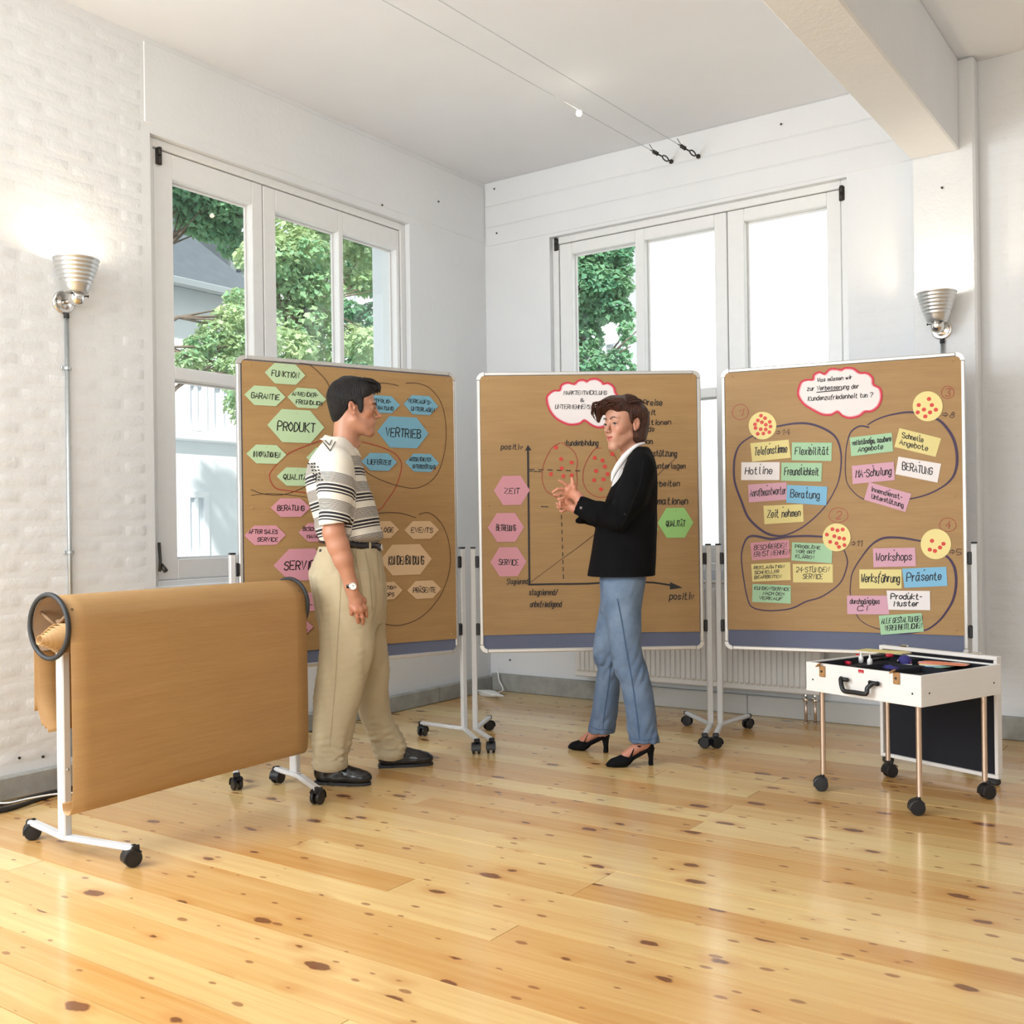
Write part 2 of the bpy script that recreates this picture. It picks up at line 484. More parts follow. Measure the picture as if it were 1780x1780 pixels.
# painted brickwork where the joints show
def brick_mesh(seed):
    r = random.Random(seed); nx, nz = 6, 3
    V = []; Fc = []
    for iz in range(nz + 1):
        for ix in range(nx + 1):
            u, w = ix / nx, iz / nz
            edge = (ix in (0, nx)) or (iz in (0, nz))
            x = (u - .5) * 0.243; z = (w - .5) * 0.069
            d = -0.002 if edge else 0.0010 + r.uniform(-0.0008, 0.0008)
            if not edge:
                x += r.uniform(-.004, .004) + (-0.030 if ix == 1 else 0.030 if ix == nx - 1 else 0)
                z += (-0.0055 if iz == 1 else 0.0055)
            else: x += r.uniform(-.002, .002); z += r.uniform(-.0015, .0015)
            V.append((x, -d, z))
    for iz in range(nz):
        for ix in range(nx):
            a = iz * (nx + 1) + ix
            Fc.append((a, a + 1, a + nx + 2, a + nx + 1))
    return mesh_from('brick', V, Fc, M_BRICK, True)
BRICKS = [brick_mesh(i) for i in range(8)]
def bricks(parent, left, a0, a1, z0, z1, off=0.0, limit=300, face=0.0):
    n = 0; k = 0; z = z0
    while z + 0.066 < z1:
        a = a0 - (0.125 if k % 2 else 0.0)
        while a < a1 - 0.05:
            lo, hi = max(a, a0), min(a + 0.24, a1)
            if hi - lo > 0.08 and n < limit:
                o = bpy.data.objects.new('brick', rng.choice(BRICKS)); COL.objects.link(o); o.parent = parent
                c = (lo + hi) / 2
                if left:
                    o.location = Vector(W(off, c, z + 0.033)); o.rotation_euler = (rng.uniform(-.012, .012), rng.uniform(-.008, .008), -YAW + math.pi / 2)
                else:
                    o.location = Vector(W(c, off, z + 0.033)); o.rotation_euler = (rng.uniform(-.012, .012), rng.uniform(-.008, .008), -YAW)
                o.scale = ((hi - lo) / 0.24, 1, 1); n += 1
            a += 0.252
        z += 0.0745; k += 1
    return n
bricks(wall_left, True, L1 + 0.05, 3.98, 0.13, CEIL - 0.02)
bricks(wall_right, False, sr + 0.02, sr + 0.75, 0.13, CEIL - 0.05)
bricks(pillar, False, SP0 + 0.01, SP1 - 0.01, 0.13, 2.55, TF)
bricks(pillar, True, 0.02, TF - 0.01, 0.13, 3.0, SP1)
bricks(wall_right, False, R1 + 0.04, SP0, 1.3, 2.6)
# cast lintel bands with recessed joints above the windows
for lo, hi in ((3.35, CEIL - 0.004), (3.205, 3.343), (3.075, 3.198)):
    g = G(); g.wbox(0.012, SP0, -0.01, 0.006, lo, hi, 0.003); part('panel', g, M_SMOOTH, wall_right)
for lo, hi in ((3.10, 3.49),):
    g = G(); g.wbox(-0.01, 0.005, 0.012, L1 + 0.03, lo, hi, 0.003); part('panel', g, M_SMOOTH, wall_left)
# little nails and plugs left in the wall
for px, py, left in ((662, 357, 1), (760, 351, 1), (1638, 327, 2), (865, 406, 0), (861, 329, 0), (1359, 217, 0), (31, 1317, 1), (72, 1315, 1), (866, 1163, 1), (888, 1147, 0)):
    if left == 1:
        a, z = wall_l(px, py); p = W(0.004, a, z); ax = AB; par = wall_left
    elif left == 2:
        a, z = wall_r(px, py, TF); p = W(a, TF, z); ax = AA; par = pillar
    else:
        a, z = wall_r(px, py); p = W(a, 0.004, z); ax = AA; par = wall_right
    g = G(); g.lathe(p, ax, [(0, 0.012), (0.006, 0.011), (0.0065, 0.008), (0.003, 0.006), (0.003, 0)], 8); part('nail', g, M_DARKIRON, par)

# concrete plinth along the walls, in cast lengths
def plinth(name, left, a0, a1, cuts, h, dp, par=None):
    root = None
    xs = [a0] + [c for c in cuts if a0 < c < a1] + [a1]
    gg = G()
    f = (lambda q, d0, d1, x0, x1, z0, z1, bv: q.wbox(d0, d1, x0, x1, z0, z1, bv) if left else q.wbox(x0, x1, d0, d1, z0, z1, bv))
    f(gg, 0, dp - 0.012, a0, a1, 0, h - 0.012, 0)
    root = struct(name, gg, M_CONC)
    for x0, x1 in zip(xs[:-1], xs[1:]):
        g = G(); f(g, 0, dp, x0 + 0.0015, x1 - 0.0015, 0.001, h, 0.005)
        part('block', g, M_CONC_LIGHT if (not left and x0 > .8 and x0 < 3) else M_CONC, root)
    return root
plinth('baseboard_left', True, 0.03, TMAX, [0.62, 1.6, 2.6, 3.6, 4.6, 5.6, 6.6, 7.6], 0.100, 0.045)
plinth('baseboard_right', False, 0.03, SP0, [0.9, 1.9], 0.118, 0.045)
plinth('baseboard_side', False, SP1 + 0.002, SMAX, [4.2, 5.2, 6.2, 7.2], 0.118, 0.045)

# ------------------------------------------------------------------ windows
def window(name, left, a0, a1, opens, joint, top, bottom, tz, tz1, hinges, handle=None):
    """opens: glazed openings (lo, hi) along the wall; members are built round them"""
    DF, DB = -0.045, -0.115
    def wb(q, d0, d1, x0, x1, z0, z1, bv=0.004):
        if left: q.wbox(d0, d1, x0, x1, z0, z1, bv)
        else: q.wbox(x0, x1, d0, d1, z0, z1, bv)
    g = G()          # fixed outer frame
    fw = 0.045
    wb(g, -0.20, DF + 0.008, a0, a0 + fw, Z0W, Z1W); wb(g, -0.20, DF + 0.008, a1 - fw, a1, Z0W, Z1W)
    wb(g, -0.20, DF + 0.008, a0 + fw, a1 - fw, Z1W - fw, Z1W); wb(g, -0.20, DF + 0.008, a0 + fw, a1 - fw, Z0W, Z0W + fw)
    root = struct(name, g, M_FRAME)
    # casements
    lo_all, hi_all = a0 + fw + 0.004, a1 - fw - 0.004
    groups = [[o for o in opens if (o[0] + o[1]) / 2 < joint], [o for o in opens if (o[0] + o[1]) / 2 > joint]]
    for gi, grp in enumerate(groups):
        c0 = lo_all if gi == 0 else joint + 0.003; c1 = joint - 0.003 if gi == 0 else hi_all
        g = G(); xs = c0
        for lo, hi in grp:
            wb(g, DB, DF, xs, lo, Z0W + fw + .004, Z1W - fw - .004); xs = hi
        wb(g, DB, DF, xs, c1, Z0W + fw + .004, Z1W - fw - .004)
        for lo, hi in grp:
            wb(g, DB, DF, lo, hi, top, Z1W - fw - .004); wb(g, DB, DF, lo, hi, Z0W + fw + .004, bottom)
            wb(g, DB, DF, lo, hi, tz, tz1)
        cs = part('casement', g, M_FRAME, root)
        for lo, hi in grp:
            for zl, zh in ((bottom, tz), (tz1, top)):
                q = G(); wb(q, DB + 0.006, DB + 0.010, lo - .003, hi + .003, zl - .003, zh + .003, 0)
                part('pane', q, M_GLASS, cs)
                q = G(); bd = 0.010
                wb(q, DB + 0.010, DB + 0.024, lo, lo + bd, zl, zh, .002); wb(q, DB + 0.010, DB + 0.024, hi - bd, hi, zl, zh, .002)
                wb(q, DB + 0.010, DB + 0.024, lo + bd, hi - bd, zl, zl + bd, .002); wb(q, DB + 0.010, DB + 0.024, lo + bd, hi - bd, zh - bd, zh, .002)
                part('glazing_bead', q, M_FRAME, cs)
    for a, z in hinges:
        q = G()
        for dz in (-0.022, 0.022):
            p = W(DF + 0.014, a, z + dz) if left else W(a, DF + 0.014, z + dz)
            q.tube([p - UPV * 0.02, p + UPV * 0.02], 0.011, 8)
        wb(q, DF - 0.002, DF + 0.012, a - 0.016, a + 0.016, z - 0.04, z + 0.04, .003)
        part('hinge', q, M_DARKIRON, root, True)
    q = G(); wb(q, -0.30, DF + 0.03, a0 + .002, a1 - .002, Z0W - 0.0, Z0W + 0.018, .004); part('window_sill', q, M_FRAME, root)
    return root
wl = lambda px, py=520: wall_l(px, py, -0.045)[0]
opens_l = [(wl(690), wl(598)), (wl(590), wl(481)), (wl(440), wl(303))]
zt = wall_l(303, 313, -0.045)[1]; zb = wall_l(303, 972, -0.045)[1]
win1 = window('window_1', True, L0, L1, opens_l, wl(459), zt, zb, 1.885, 1.945, [(wl(274.5, 272), wall_l(274, 272, -.045)[1]), (wl(706.5, 412), wall_l(706, 412, -.045)[1]), (wl(706.5, 900), 1.15)])
q = G(); a, z = wall_l(283, 975, -0.02)     # casement stay
q.tube([W(-0.02, a + .02, z + .09), W(-0.012, a + .02, z - .0), W(-0.005, a + .03, z - .05)], 0.008, 8); q.tube([W(-0.02, a + .01, z - .02), W(0.01, a + .005, z - .05)], 0.012, 8)
part('window_stay', q, M_DARKIRON, win1, True)
wr = lambda px, py=520: wall_r(px, py, -0.045)[0]
opens_r = [(wr(995), wr(1105)), (wr(1121), wr(1243)), (wr(1295), wr(1439))]
ztr = wall_r(1296, 384, -0.045)[1]
win2 = window('window_2', False, R0, R1, opens_r, wr(1265), ztr, zb, 1.90, 1.955, [(wr(967, 426) + .004, wall_r(967, 426, -.045)[1]), (wr(1464, 337), wall_r(1464, 337, -.045)[1])])
window('window_3', True, 4.75, 6.65, [(4.9, 5.55), (5.65, 5.75), (5.85, 6.5)], 5.8, zt, zb, 1.885, 1.945, [])
def rear_window(name, a0, a1):
    g = G(); fw = .05
    for lo, hi, zl, zh in ((a0, a0 + fw, Z0W, Z1W), (a1 - fw, a1, Z0W, Z1W), (a0, a1, Z1W - fw, Z1W), (a0, a1, Z0W, Z0W + fw), ((a0 + a1) / 2 - .04, (a0 + a1) / 2 + .04, Z0W, Z1W), (a0, a1, 1.89, 1.95)):
        g.wbox(lo, hi, TMAX + 0.04, TMAX + 0.11, zl, zh)
    r = struct(name, g, M_FRAME)
    q = G(); q.wbox(a0 + fw, a1 - fw, TMAX + 0.07, TMAX + 0.075, Z0W + fw, Z1W - fw); part('pane', q, M_GLASS, r)
rear_window('window_4', 0.8, 3.0); rear_window('window_5', 4.0, 6.4)

# ------------------------------------------------------------------ outdoors
M_RENDER = simple('pale_facade_render', (0.80, 0.83, 0.85), 0.9, var=0.03, nscale=1.5, kind='World')
M_RENDER2 = simple('white_facade_render', (0.86, 0.88, 0.90), 0.9, var=0.02, nscale=1.5, kind='World')
M_SLATE = simple('grey_slate', (0.10, 0.12, 0.14), 0.6, var=0.25, nscale=8, kind='World')
M_SHADEPANE = simple('distant_window_pane', (0.34, 0.42, 0.48), 0.15, var=0.1)
M_GROUND = simple('courtyard_gravel', (0.40, 0.40, 0.37), 0.95, var=0.15, nscale=3, kind='World')
M_BARK = simple('tree_bark', (0.16, 0.12, 0.09), 0.9, var=0.3, nscale=12, kind='World')
def mat_leaf(name, c1, c2):  # c1 and c2 put foliage shade and sunlit highlights into the colour
    k = N(name); v = k.coord('World'); nz = k.noise(v, 1.6, 3)
    nz2 = k.noise(v, 14, 2)
    k.col(k.mix(k.ramp(k.math('ADD', k.math('MULTIPLY', nz, .6), k.math('MULTIPLY', nz2, .4)), [(0.35, 0.0), (0.65, 1.0)]), c1, c2)); k.rough(0.5)
    df = k.n('ShaderNodeBsdfTranslucent'); df.inputs[0].default_value = (*c2, 1)
    mx = k.n('ShaderNodeMixShader'); mx.inputs[0].default_value = 0.35
    k.l(k.b.outputs[0], mx.inputs[1]); k.l(df.outputs[0], mx.inputs[2]); k.l(mx.outputs[0], k.out.inputs['Surface'])
    return k.m
M_LEAF = mat_leaf('maple_leaves', (0.13, 0.36, 0.20), (0.62, 0.72, 0.40))
M_LEAF2 = mat_leaf('darker_leaves', (0.055, 0.25, 0.15), (0.30, 0.50, 0.27))
GZ = -3.6
g = G(); g.wbox(-40, 30, -40, -TH - .02, GZ - .3, GZ); gnd = struct('ground', g, M_GROUND)

def wl_at(px, py, off): return wall_l(px, py, off)
HS = -8.5
te, ze = wl_at(404, 517, HS); te0, ze0 = wl_at(303, 487, HS)
house = thing('house', W(HS - 2, te - 0, GZ), -YAW, 'pale rendered house with a dark slate roof behind the left window', 'house')
zE = (ze + ze0) / 2; TL_, TR_ = te0 + 9, te - 0.15
g = G(); g.wbox(HS - 6, HS, TR_, TL_, GZ, zE); part('wall', g, M_RENDER, house)
g = G()
rp = zE + 3.1
V = [W(HS + .35, TR_ - .35, zE - .05), W(HS + .35, TL_ + .3, zE - .05), W(HS - 6.3, TL_ + .3, zE - .05), W(HS - 6.3, TR_ - .35, zE - .05), W(HS - 3, TR_ + 1.5, rp), W(HS - 3, TL_ - 1.5, rp)]
g.add(V, [(0, 1, 5, 4), (1, 2, 5), (2, 3, 4, 5), (3, 0, 4), (3, 2, 1, 0)])
part('roof', g, M_SLATE, house)
g = G(); g.wbox(HS + .33, HS + .45, TR_ - .35, TL_ + .3, zE - .14, zE - .02, .02); part('gutter', g, M_STEEL, house)
tc, zc = wl_at(372, 470, HS - 1.2)
g = G(); g.wbox(HS - 1.9, HS - 1.1, tc - .30, tc + .45, zE, zE + 2.0, .02); dm = part('dormer', g, M_SLATE, house)
g = G(); g.wbox(HS - 1.11, HS - 1.04, tc - .33, tc - .22, zE + .2, zE + 2.0); part('dormer_trim', g, M_STEEL, house)
def facade_window(px0, py0, px1, py1, parent, off, frame=0.09):
    t1, z1 = wl_at(px0, py0, off); t0, z0 = wl_at(px1, py1, off)
    q = G()
    q.wbox(off, off + .06, t0 - frame, t0, z0 - frame, z1 + frame); q.wbox(off, off + .06, t1, t1 + frame, z0 - frame, z1 + frame)
    q.wbox(off, off + .06, t0, t1, z1, z1 + frame); q.wbox(off, off + .10, t0, t1, z0 - frame, z0)
    q.wbox(off, off + .05, (t0 + t1) / 2 - .03, (t0 + t1) / 2 + .03, z0, z1)
    wn = part('window', q, M_RENDER2, parent)
    q = G(); q.wbox(off - .0, off + .015, t0, t1, z0, z1); part('pane', q, M_SHADEPANE, wn)
M_SHADEPANE2 = simple('pale_blind', (0.66, 0.71, 0.76), 0.5, var=0.03)
_sp = M_SHADEPANE; M_SHADEPANE = M_SHADEPANE2
facade_window(326, 865, 352, 960, house, HS); facade_window(326, 670, 348, 740, house, HS); facade_window(368, 674, 398, 748, house, HS)
g = G(); t0, z0 = wl_at(401, 763, HS); t1, z1 = wl_at(307, 753, HS)
g.wbox(HS, HS + .14, TR_, TL_, (z0 + z1) / 2 - .09, (z0 + z1) / 2 + .05, .02); part('cornice', g, M_RENDER2, house)
# lower building with grey windows, seen right of the house
ht, hz = wl_at(640, 560, -11)
house2 = thing('house', W(-12, ht, GZ), -YAW, 'small pale outbuilding with a long narrow window behind the tree crowns', 'house')
g = G(); g.wbox(-16, -11, ht - 3.6, ht + 2.4, GZ, hz + .8); part('wall', g, M_RENDER, house2)
M_SHADEPANE = _sp
facade_window(604, 500, 618, 560, house2, -11); facade_window(628, 505, 634, 590, house2, -11)
g = G(); g.wbox(-16.2, -10.8, ht - 3.8, ht + 2.6, hz + .8, hz + 1.0, .03); part('roof', g, M_SLATE, house2)
# bright building across the yard, filling the right-hand panes
def rr_at(px, py, off): return wall_r(px, py, off)
BT = -5.2
b0 = rr_at(1106, 540, BT)[0]
bldg = thing('building', W(b0 + 4, BT - 2, GZ), -YAW, 'plain bright white building wall outside the right window', 'building')
g = G(); g.wbox(b0, b0 + 12, BT - 4, BT, GZ, 8.5); part('wall', g, M_RENDER2, bldg)
g = G(); g.wbox(b0 - .1, b0 + 12.1, BT - 4.1, BT + .1, 8.5, 8.7, .03); part('parapet', g, M_RENDER2, bldg)
# two plain white panels stand in for pale shapes among the leaves
for (x0, y0, x1, y1), lab in (((1034, 541, 1077, 597), 'white square panel fully seen below the tree in the right window'), ((998, 530, 1025, 577), 'white square panel below the tree, cut off by the right window frame')):
    s0, z1 = rr_at(x0, y0, -5.0); s1, z0 = rr_at(x1, y1, -5.0)
    root = thing('white_panel', W((s0 + s1) / 2, -5.0, GZ), -YAW, lab, 'board')
    q = G(); q.wbox(s0, s1, -5.03, -5.0, z0, z1, .01); part('sheet', q, M_RENDER2, root)
    q = G(); q.wbox((s0 + s1) / 2 - .03, (s0 + s1) / 2 + .03, -5.09, -5.03, GZ, z1 - .1); part('post', q, M_STEEL, root)

def leaves(centers, radii, n, size, seed):
    r = np.random.RandomState(seed)
    cen = np.array(centers); rad = np.array(radii)
    w = rad ** 2; idx = r.choice(len(cen), n, p=w / w.sum())
    d = r.normal(size=(n, 3)); d /= np.linalg.norm(d, axis=1)[:, None]
    p = cen[idx] + d * (rad[idx] * r.uniform(.55, 1.0, n) ** .5)[:, None] * np.array([1, 1, .62])
    nn = d * 0.6 + r.normal(size=(n, 3)) * .45 + np.array([0, 0, .7]); nn /= np.linalg.norm(nn, axis=1)[:, None]
    a = r.normal(size=(n, 3)); a -= nn * (a * nn).sum(1)[:, None]; a /= np.linalg.norm(a, axis=1)[:, None]
    b = np.cross(nn, a); sz = size * r.uniform(.6, 1.25, n)[:, None]
    # five-lobed leaf outline in 6 vertices, folded slightly
    sh = [(-.1, 0, 0), (.25, .5, .08), (.55, .28, 0), (1.0, 0, -.1), (.55, -.28, 0), (.25, -.5, .08)]
    V = np.stack([p + a * sz * x + b * sz * y + nn * sz * z for x, y, z in sh], 1).reshape(-1, 3)
    k = np.arange(n)[:, None] * 6
    F = np.concatenate([k + np.array([[0, 1, 2, 3]]), k + np.array([[0, 3, 4, 5]])], 0)
    return V, F
def tree(px, py, off, left, label, blobs, mat, trunk_r=.16, n=9000, size=.17, seed=1):
    """blobs: (px, py, depth offset, radius) picked where the crown shows"""
    f = (lambda x, y, o: (lambda q: W(o, q[0], q[1]))(wall_l(x, y, o))) if left else (lambda x, y, o: (lambda q: W(q[0], o, q[1]))(wall_r(x, y, o)))
    base = f(px, py, off); top = np.array(base, float); foot = np.array([base[0], base[1], GZ])
    root = thing('tree', foot, 0, label, 'tree', 'trees outside the windows')
    C = [f(bx, by, off + bo) for bx, by, bo, br in blobs]; Rr = [b[3] for b in blobs]
    g = G(); g.tube([foot, foot + (top - foot) * .5 + np.array([.1, .05, 0]), top], [trunk_r, trunk_r * .8, trunk_r * .45], 10)
    part('trunk', g, M_BARK, root, True)
    g = G()
    for ci, c in enumerate(C):
        if ci % 3: continue
        st = foot + (top - foot) * rng.uniform(.75, .98)
        mid = (st + c) / 2 + np.array([0, 0, .15]); g.tube([st, mid, c], [.035, .02, .008], 6)
        for _ in range(4):
            e = c + np.array([rng.uniform(-.2, .2), rng.uniform(-.2, .2), rng.uniform(-.15, .2)]); g.tube([mid, e], [.014, .005], 5)
    part('branch', g, M_BARK, root, True)
    V, F = leaves(C, Rr, n, size, seed)
    o = part('foliage', (V, F), mat, root); o['kind'] = 'stuff'
    return root
tree(520, 480, -4.5, True, 'light green maple filling the middle panes of the left window',
     [(490, 400, 0, .34), (520, 440, .2, .36), (560, 420, -.3, .34), (500, 500, 0, .40), (545, 500, .2, .36), (520, 560, 0, .42), (570, 480, -.4, .30), (610, 430, -.4, .26), (650, 440, -.2, .34), (625, 490, -.2, .26), (490, 610, .3, .4), (555, 600, 0, .36), (610, 590, -.4, .32), (650, 600, 0, .36), (500, 700, 0, .7), (620, 700, 0, .7), (540, 380, -.2, .30), (600, 380, -.3, .24), (470, 450, .1, .4), (560, 330, 0, .5), (640, 370, 0, .3)], M_LEAF, n=15000, size=.075, seed=3)
tree(250, 300, -5.5, True, 'maple whose branches hang over the roof in the left window pane',
     [(320, 340, 0, .30), (350, 350, .1, .32), (385, 360, .2, .34), (340, 385, 0, .24), (365, 395, 0, .24), (410, 350, .1, .34), (405, 400, 0, .26), (300, 320, 0, .5), (420, 320, 0, .5), (300, 250, 0, .8), (410, 430, -.6, .22), (390, 410, -.3, .18)], M_LEAF2, n=9000, size=.08, seed=5)
tree(200, 560, -4.0, True, 'pale sunlit bush spreading low before the house wall',
     [(405, 550, 0, .20), (375, 575, 0, .18), (350, 600, 0, .17), (395, 600, 0, .20), (420, 520, -.2, .18), (330, 625, .1, .15), (370, 630, 0, .17), (410, 640, .2, .16), (440, 600, 0, .3), (392, 668, .1, .07), (372, 662, .1, .05)], M_LEAF, n=4200, size=.05, seed=8)
tree(690, 470, -8.0, True, 'dark green tree behind the light maple, right edge of the left window',
     [(650, 430, 0, .6), (640, 480, 0, .5), (670, 560, 0, .6), (660, 640, 0, .9), (600, 540, -.2, .3)], M_LEAF2, n=7000, size=.10, seed=9)
tree(1000, 520, -3.2, False, 'dense green maple in the leftmost pane of the right window',
     [(1000, 455, 0, .46), (1050, 450, 0, .26), (1078, 448, 0, .13), (1020, 500, .1, .42), (1062, 495, 0, .22), (1086, 500, 0, .10), (1010, 540, 0, .35), (1060, 535, 0, .22), (1084, 545, -.1, .12), (1092, 590, 0, .07), (1088, 570, 0, .09), (1000, 590, 0, .30), (1020, 410, 0, .40), (1060, 405, 0, .2), (1088, 470, 0, .09), (990, 650, 0, .5), (1075, 620, 0, .12), (1094, 430, 0, .06), (1085, 640, 0, .12), (1050, 640, 0, .2)], M_LEAF2, n=15000, size=.055, seed=12)
# ------------------------------------------------------------------ stroke lettering (marker handwriting)
GL = {
'A':'02 28 42;14 34','B':'02 08 38 47 36 05;35 44 43 32 02','C':'47 38 18 07 03 12 32 43','D':'02 08 28 46 44 22 02','E':'48 08 02 42;05 35','F':'48 08 02;05 35',
'G':'47 38 18 07 03 12 32 43 45 25','H':'08 02;48 42;05 45','I':'18 12','J':'38 33 22 12 03','K':'08 02;48 05 42','L':'08 02 42','M':'02 08 25 48 42','N':'02 08 42 48',
'O':'28 17 06 04 13 22 33 44 46 37 28','P':'02 08 38 47 46 35 05','Q':'28 17 06 04 13 22 33 44 46 37 28;24 41','R':'02 08 38 47 46 35 05;25 42','S':'47 38 18 07 06 35 44 43 32 12 03',
'T':'08 48;28 22','U':'08 03 12 32 43 48','V':'08 22 48','W':'08 12 26 32 48','X':'08 42;48 02','Y':'08 25 48;25 22','Z':'08 48 02 42',
'a':'36 16 05 03 12 22 34;36 33 42','b':'08 02 22 33 35 26 16 04','c':'35 26 16 05 03 12 22 33','d':'38 32;35 26 16 05 03 12 22 33','e':'04 34 35 26 16 05 03 12 22 33',
'f':'38 28 17 11;06 26','g':'36 31 20 10 01;35 26 16 05 03 12 22 33','h':'08 02;04 16 26 35 32','i':'16 12;18 17','j':'26 21 10 00;28 27','k':'08 02;36 04 32','l':'18 13 22',
'm':'06 02;05 16 25 22;25 36 45 42','n':'06 02;05 16 26 35 32','o':'16 05 03 12 22 33 35 26 16','p':'06 00;05 16 26 35 33 22 12 03','q':'36 30;35 26 16 05 03 12 22 33',
'r':'06 02;04 16 26','s':'35 26 16 05 33 22 12 03','t':'18 13 22 32;06 26','u':'06 03 12 22 33;36 32','v':'06 12 36','w':'06 12 25 32 46','x':'06 32;36 02','y':'06 13 23;36 10 00','z':'06 36 02 32',
'1':'06 28 22','2':'07 18 38 47 45 02 42','3':'08 48 25 44 43 32 12 03','4':'38 04 44;36 32','5':'48 08 05 35 44 43 32 02','8':'28 17 16 25 34 33 22 12 03 04 15 36 37 28',
'-':'05 25','.':'12 13','?':'07 18 38 47 46 24;22 23','&':'42 06 07 18 27 26 04 03 12 22 44','/':'02 48','>':'06 36;04 34;27 45 23',',':'13 01'}
UML = {'Ä':'A','Ö':'O','Ü':'U','ä':'a','ö':'o','ü':'u'}
ANG = set('AEFHIKLMNTVWXYZ147/->')
def glyph(ch):
    base = UML.get(ch, ch)
    st = []
    for ln in GL[base].split(';'):
        st.append([(int(p[0]), int(p[1]) - 2) for p in ln.split()])
    adv = max(x for l in st for x, y in l) + 1.5
    if base not in ANG:
        st = [[tuple(q) for q in catmull([np.array(p, float) for p in l], 3)] if len(l) > 3 else l for l in st]
    if ch in UML:
        y0 = 7.2 if base.isupper() else 5.4
        st += [[(1, y0), (1, y0 + .7)], [(3 if base.isupper() else 2.4, y0), (3 if base.isupper() else 2.4, y0 + .7)]]
    return st, adv
def text_strokes(txt, rnd, slant=.12):
    x = 0; out = []
    for ch in txt:
        if ch == ' ': x += 3; continue
        st, adv = glyph(ch)
        jy = rnd.uniform(-.25, .25); sc = rnd.uniform(.88, 1.0); tl = rnd.uniform(-.05, .05)
        for l in st:
            out.append([(x + px * sc + (py * (slant + tl)), py * sc + jy + px * tl + rnd.uniform(-.1, .1)) for px, py in l])
        x += adv * sc
    return out, x - 1.2
def ribbon(g, pts, w, to3, cap=True):
    if cap: w = [q * 1.22 for q in w] if hasattr(w, '__len__') else w * 1.22
    """flat marker stroke through 2d points; to3 maps (u, v) -> 3d; w = width or list"""
    P = np.array(pts, float)
    keep = [0] + [i for i in range(1, len(P)) if np.linalg.norm(P[i] - P[i - 1]) > 1e-6]
    P = P[keep]; n = len(P)
    if n < 2: return
    ws = np.full(n, w) if not hasattr(w, '__len__') else np.interp(np.linspace(0, 1, n), np.linspace(0, 1, len(w)), w)
    T = np.gradient(P, axis=0); T /= np.linalg.norm(T, axis=1)[:, None] + 1e-12
    if cap: P = P.copy(); P[0] -= T[0] * ws[0] * .35; P[-1] += T[-1] * ws[-1] * .35
    Nn = np.stack([-T[:, 1], T[:, 0]], 1)
    L_ = P + Nn * ws[:, None] / 2; R_ = P - Nn * ws[:, None] / 2
    V = []; 
    for a, b in zip(L_, R_): V += [to3(*a), to3(*b)]
    g.add(V, [(2 * i, 2 * i + 1, 2 * i + 3, 2 * i + 2) for i in range(n - 1)])

# ------------------------------------------------------------------ casters, feet, pinboards
def make_caster(px, heading, name='caster', r=0.027, parent=None):
    """swivel twin-wheel castor standing on the floor at px, heading = angle of travel"""
    p = np.array([px[0], px[1], 0.0]); h = np.array([math.cos(heading), math.sin(heading), 0]); w = np.array([-h[1], h[0], 0])
    c = p + UPV * r
    g = G()
    for sgn in (-1, 1):
        g.lathe(c + w * sgn * 0.0135 - w * .0075, w, [(0, 0), (r * .55, 0), (r * .94, 0.001), (r, 0.004), (r, 0.011), (r * .94, 0.014), (r * .6, .015), (0, .015)], 20, u=h)
    # hood
    V = []; Fc = []; m = 9
    for i in range(m):
        a = math.radians(-15 + 160 * i / (m - 1))
        for q, rr in ((-.024, r * 1.0), (-.022, r * 1.13), (.022, r * 1.13), (.024, r * 1.0)):
            V.append(c + w * q + (h * math.cos(a) + UPV * math.sin(a)) * rr)
    for i in range(m - 1):
        for j in range(3): Fc.append((i * 4 + j, i * 4 + j + 1, i * 4 + j + 5, i * 4 + j + 4))
    V2 = [v + 0 for v in V]; g.add(V2, Fc)
    g.tube([c + UPV * r * .6 - h * .006, c + UPV * (r + .012) - h * .006], 0.009, 10)
    o = part('caster', g, M_BLACK, parent); auto_smooth(o, .7)
    return o
def foot(parent, tip1, vertex, tip2, post, z=0.068, w=.028, end_r=.014):
    """V shaped foot bar with two casters"""
    g = G()
    t1 = np.array([*tip1, z]); t2 = np.array([*tip2, z]); v = np.array([*vertex, z])
    for a, b in ((t1, v), (v, t2)):
        d = b - a; L = np.linalg.norm(d); d /= L; n = np.cross(UPV, d)
        e0 = -.012 if a is t1 else -.010; e1 = .012 if b is t2 else .010
        c = (a + b) / 2 + d * (e1 + e0) / 2
        g.box(c, (L + e1 - e0, w, .020), np.array([d, n, UPV]), .006)
    part('foot_bar', g, M_WHITE_METAL, parent)
    for tt, o in ((t1, v), (t2, v)):
        d = tt - o; d /= np.linalg.norm(d); n = np.cross(UPV, d)
        q = G(); q.box(tt + d * .016, (.010, w + .002, .022), np.array([d, n, UPV]), .004); part('end_cap', q, M_BLACK, parent)
def board_frame(a, b):
    u = np.array([b[0] - a[0], b[1] - a[1], 0]); L = np.linalg.norm(u); u /= L
    n = np.array([u[1], -u[0], 0])          # towards the camera
    return u, n, L
BOARDS = []
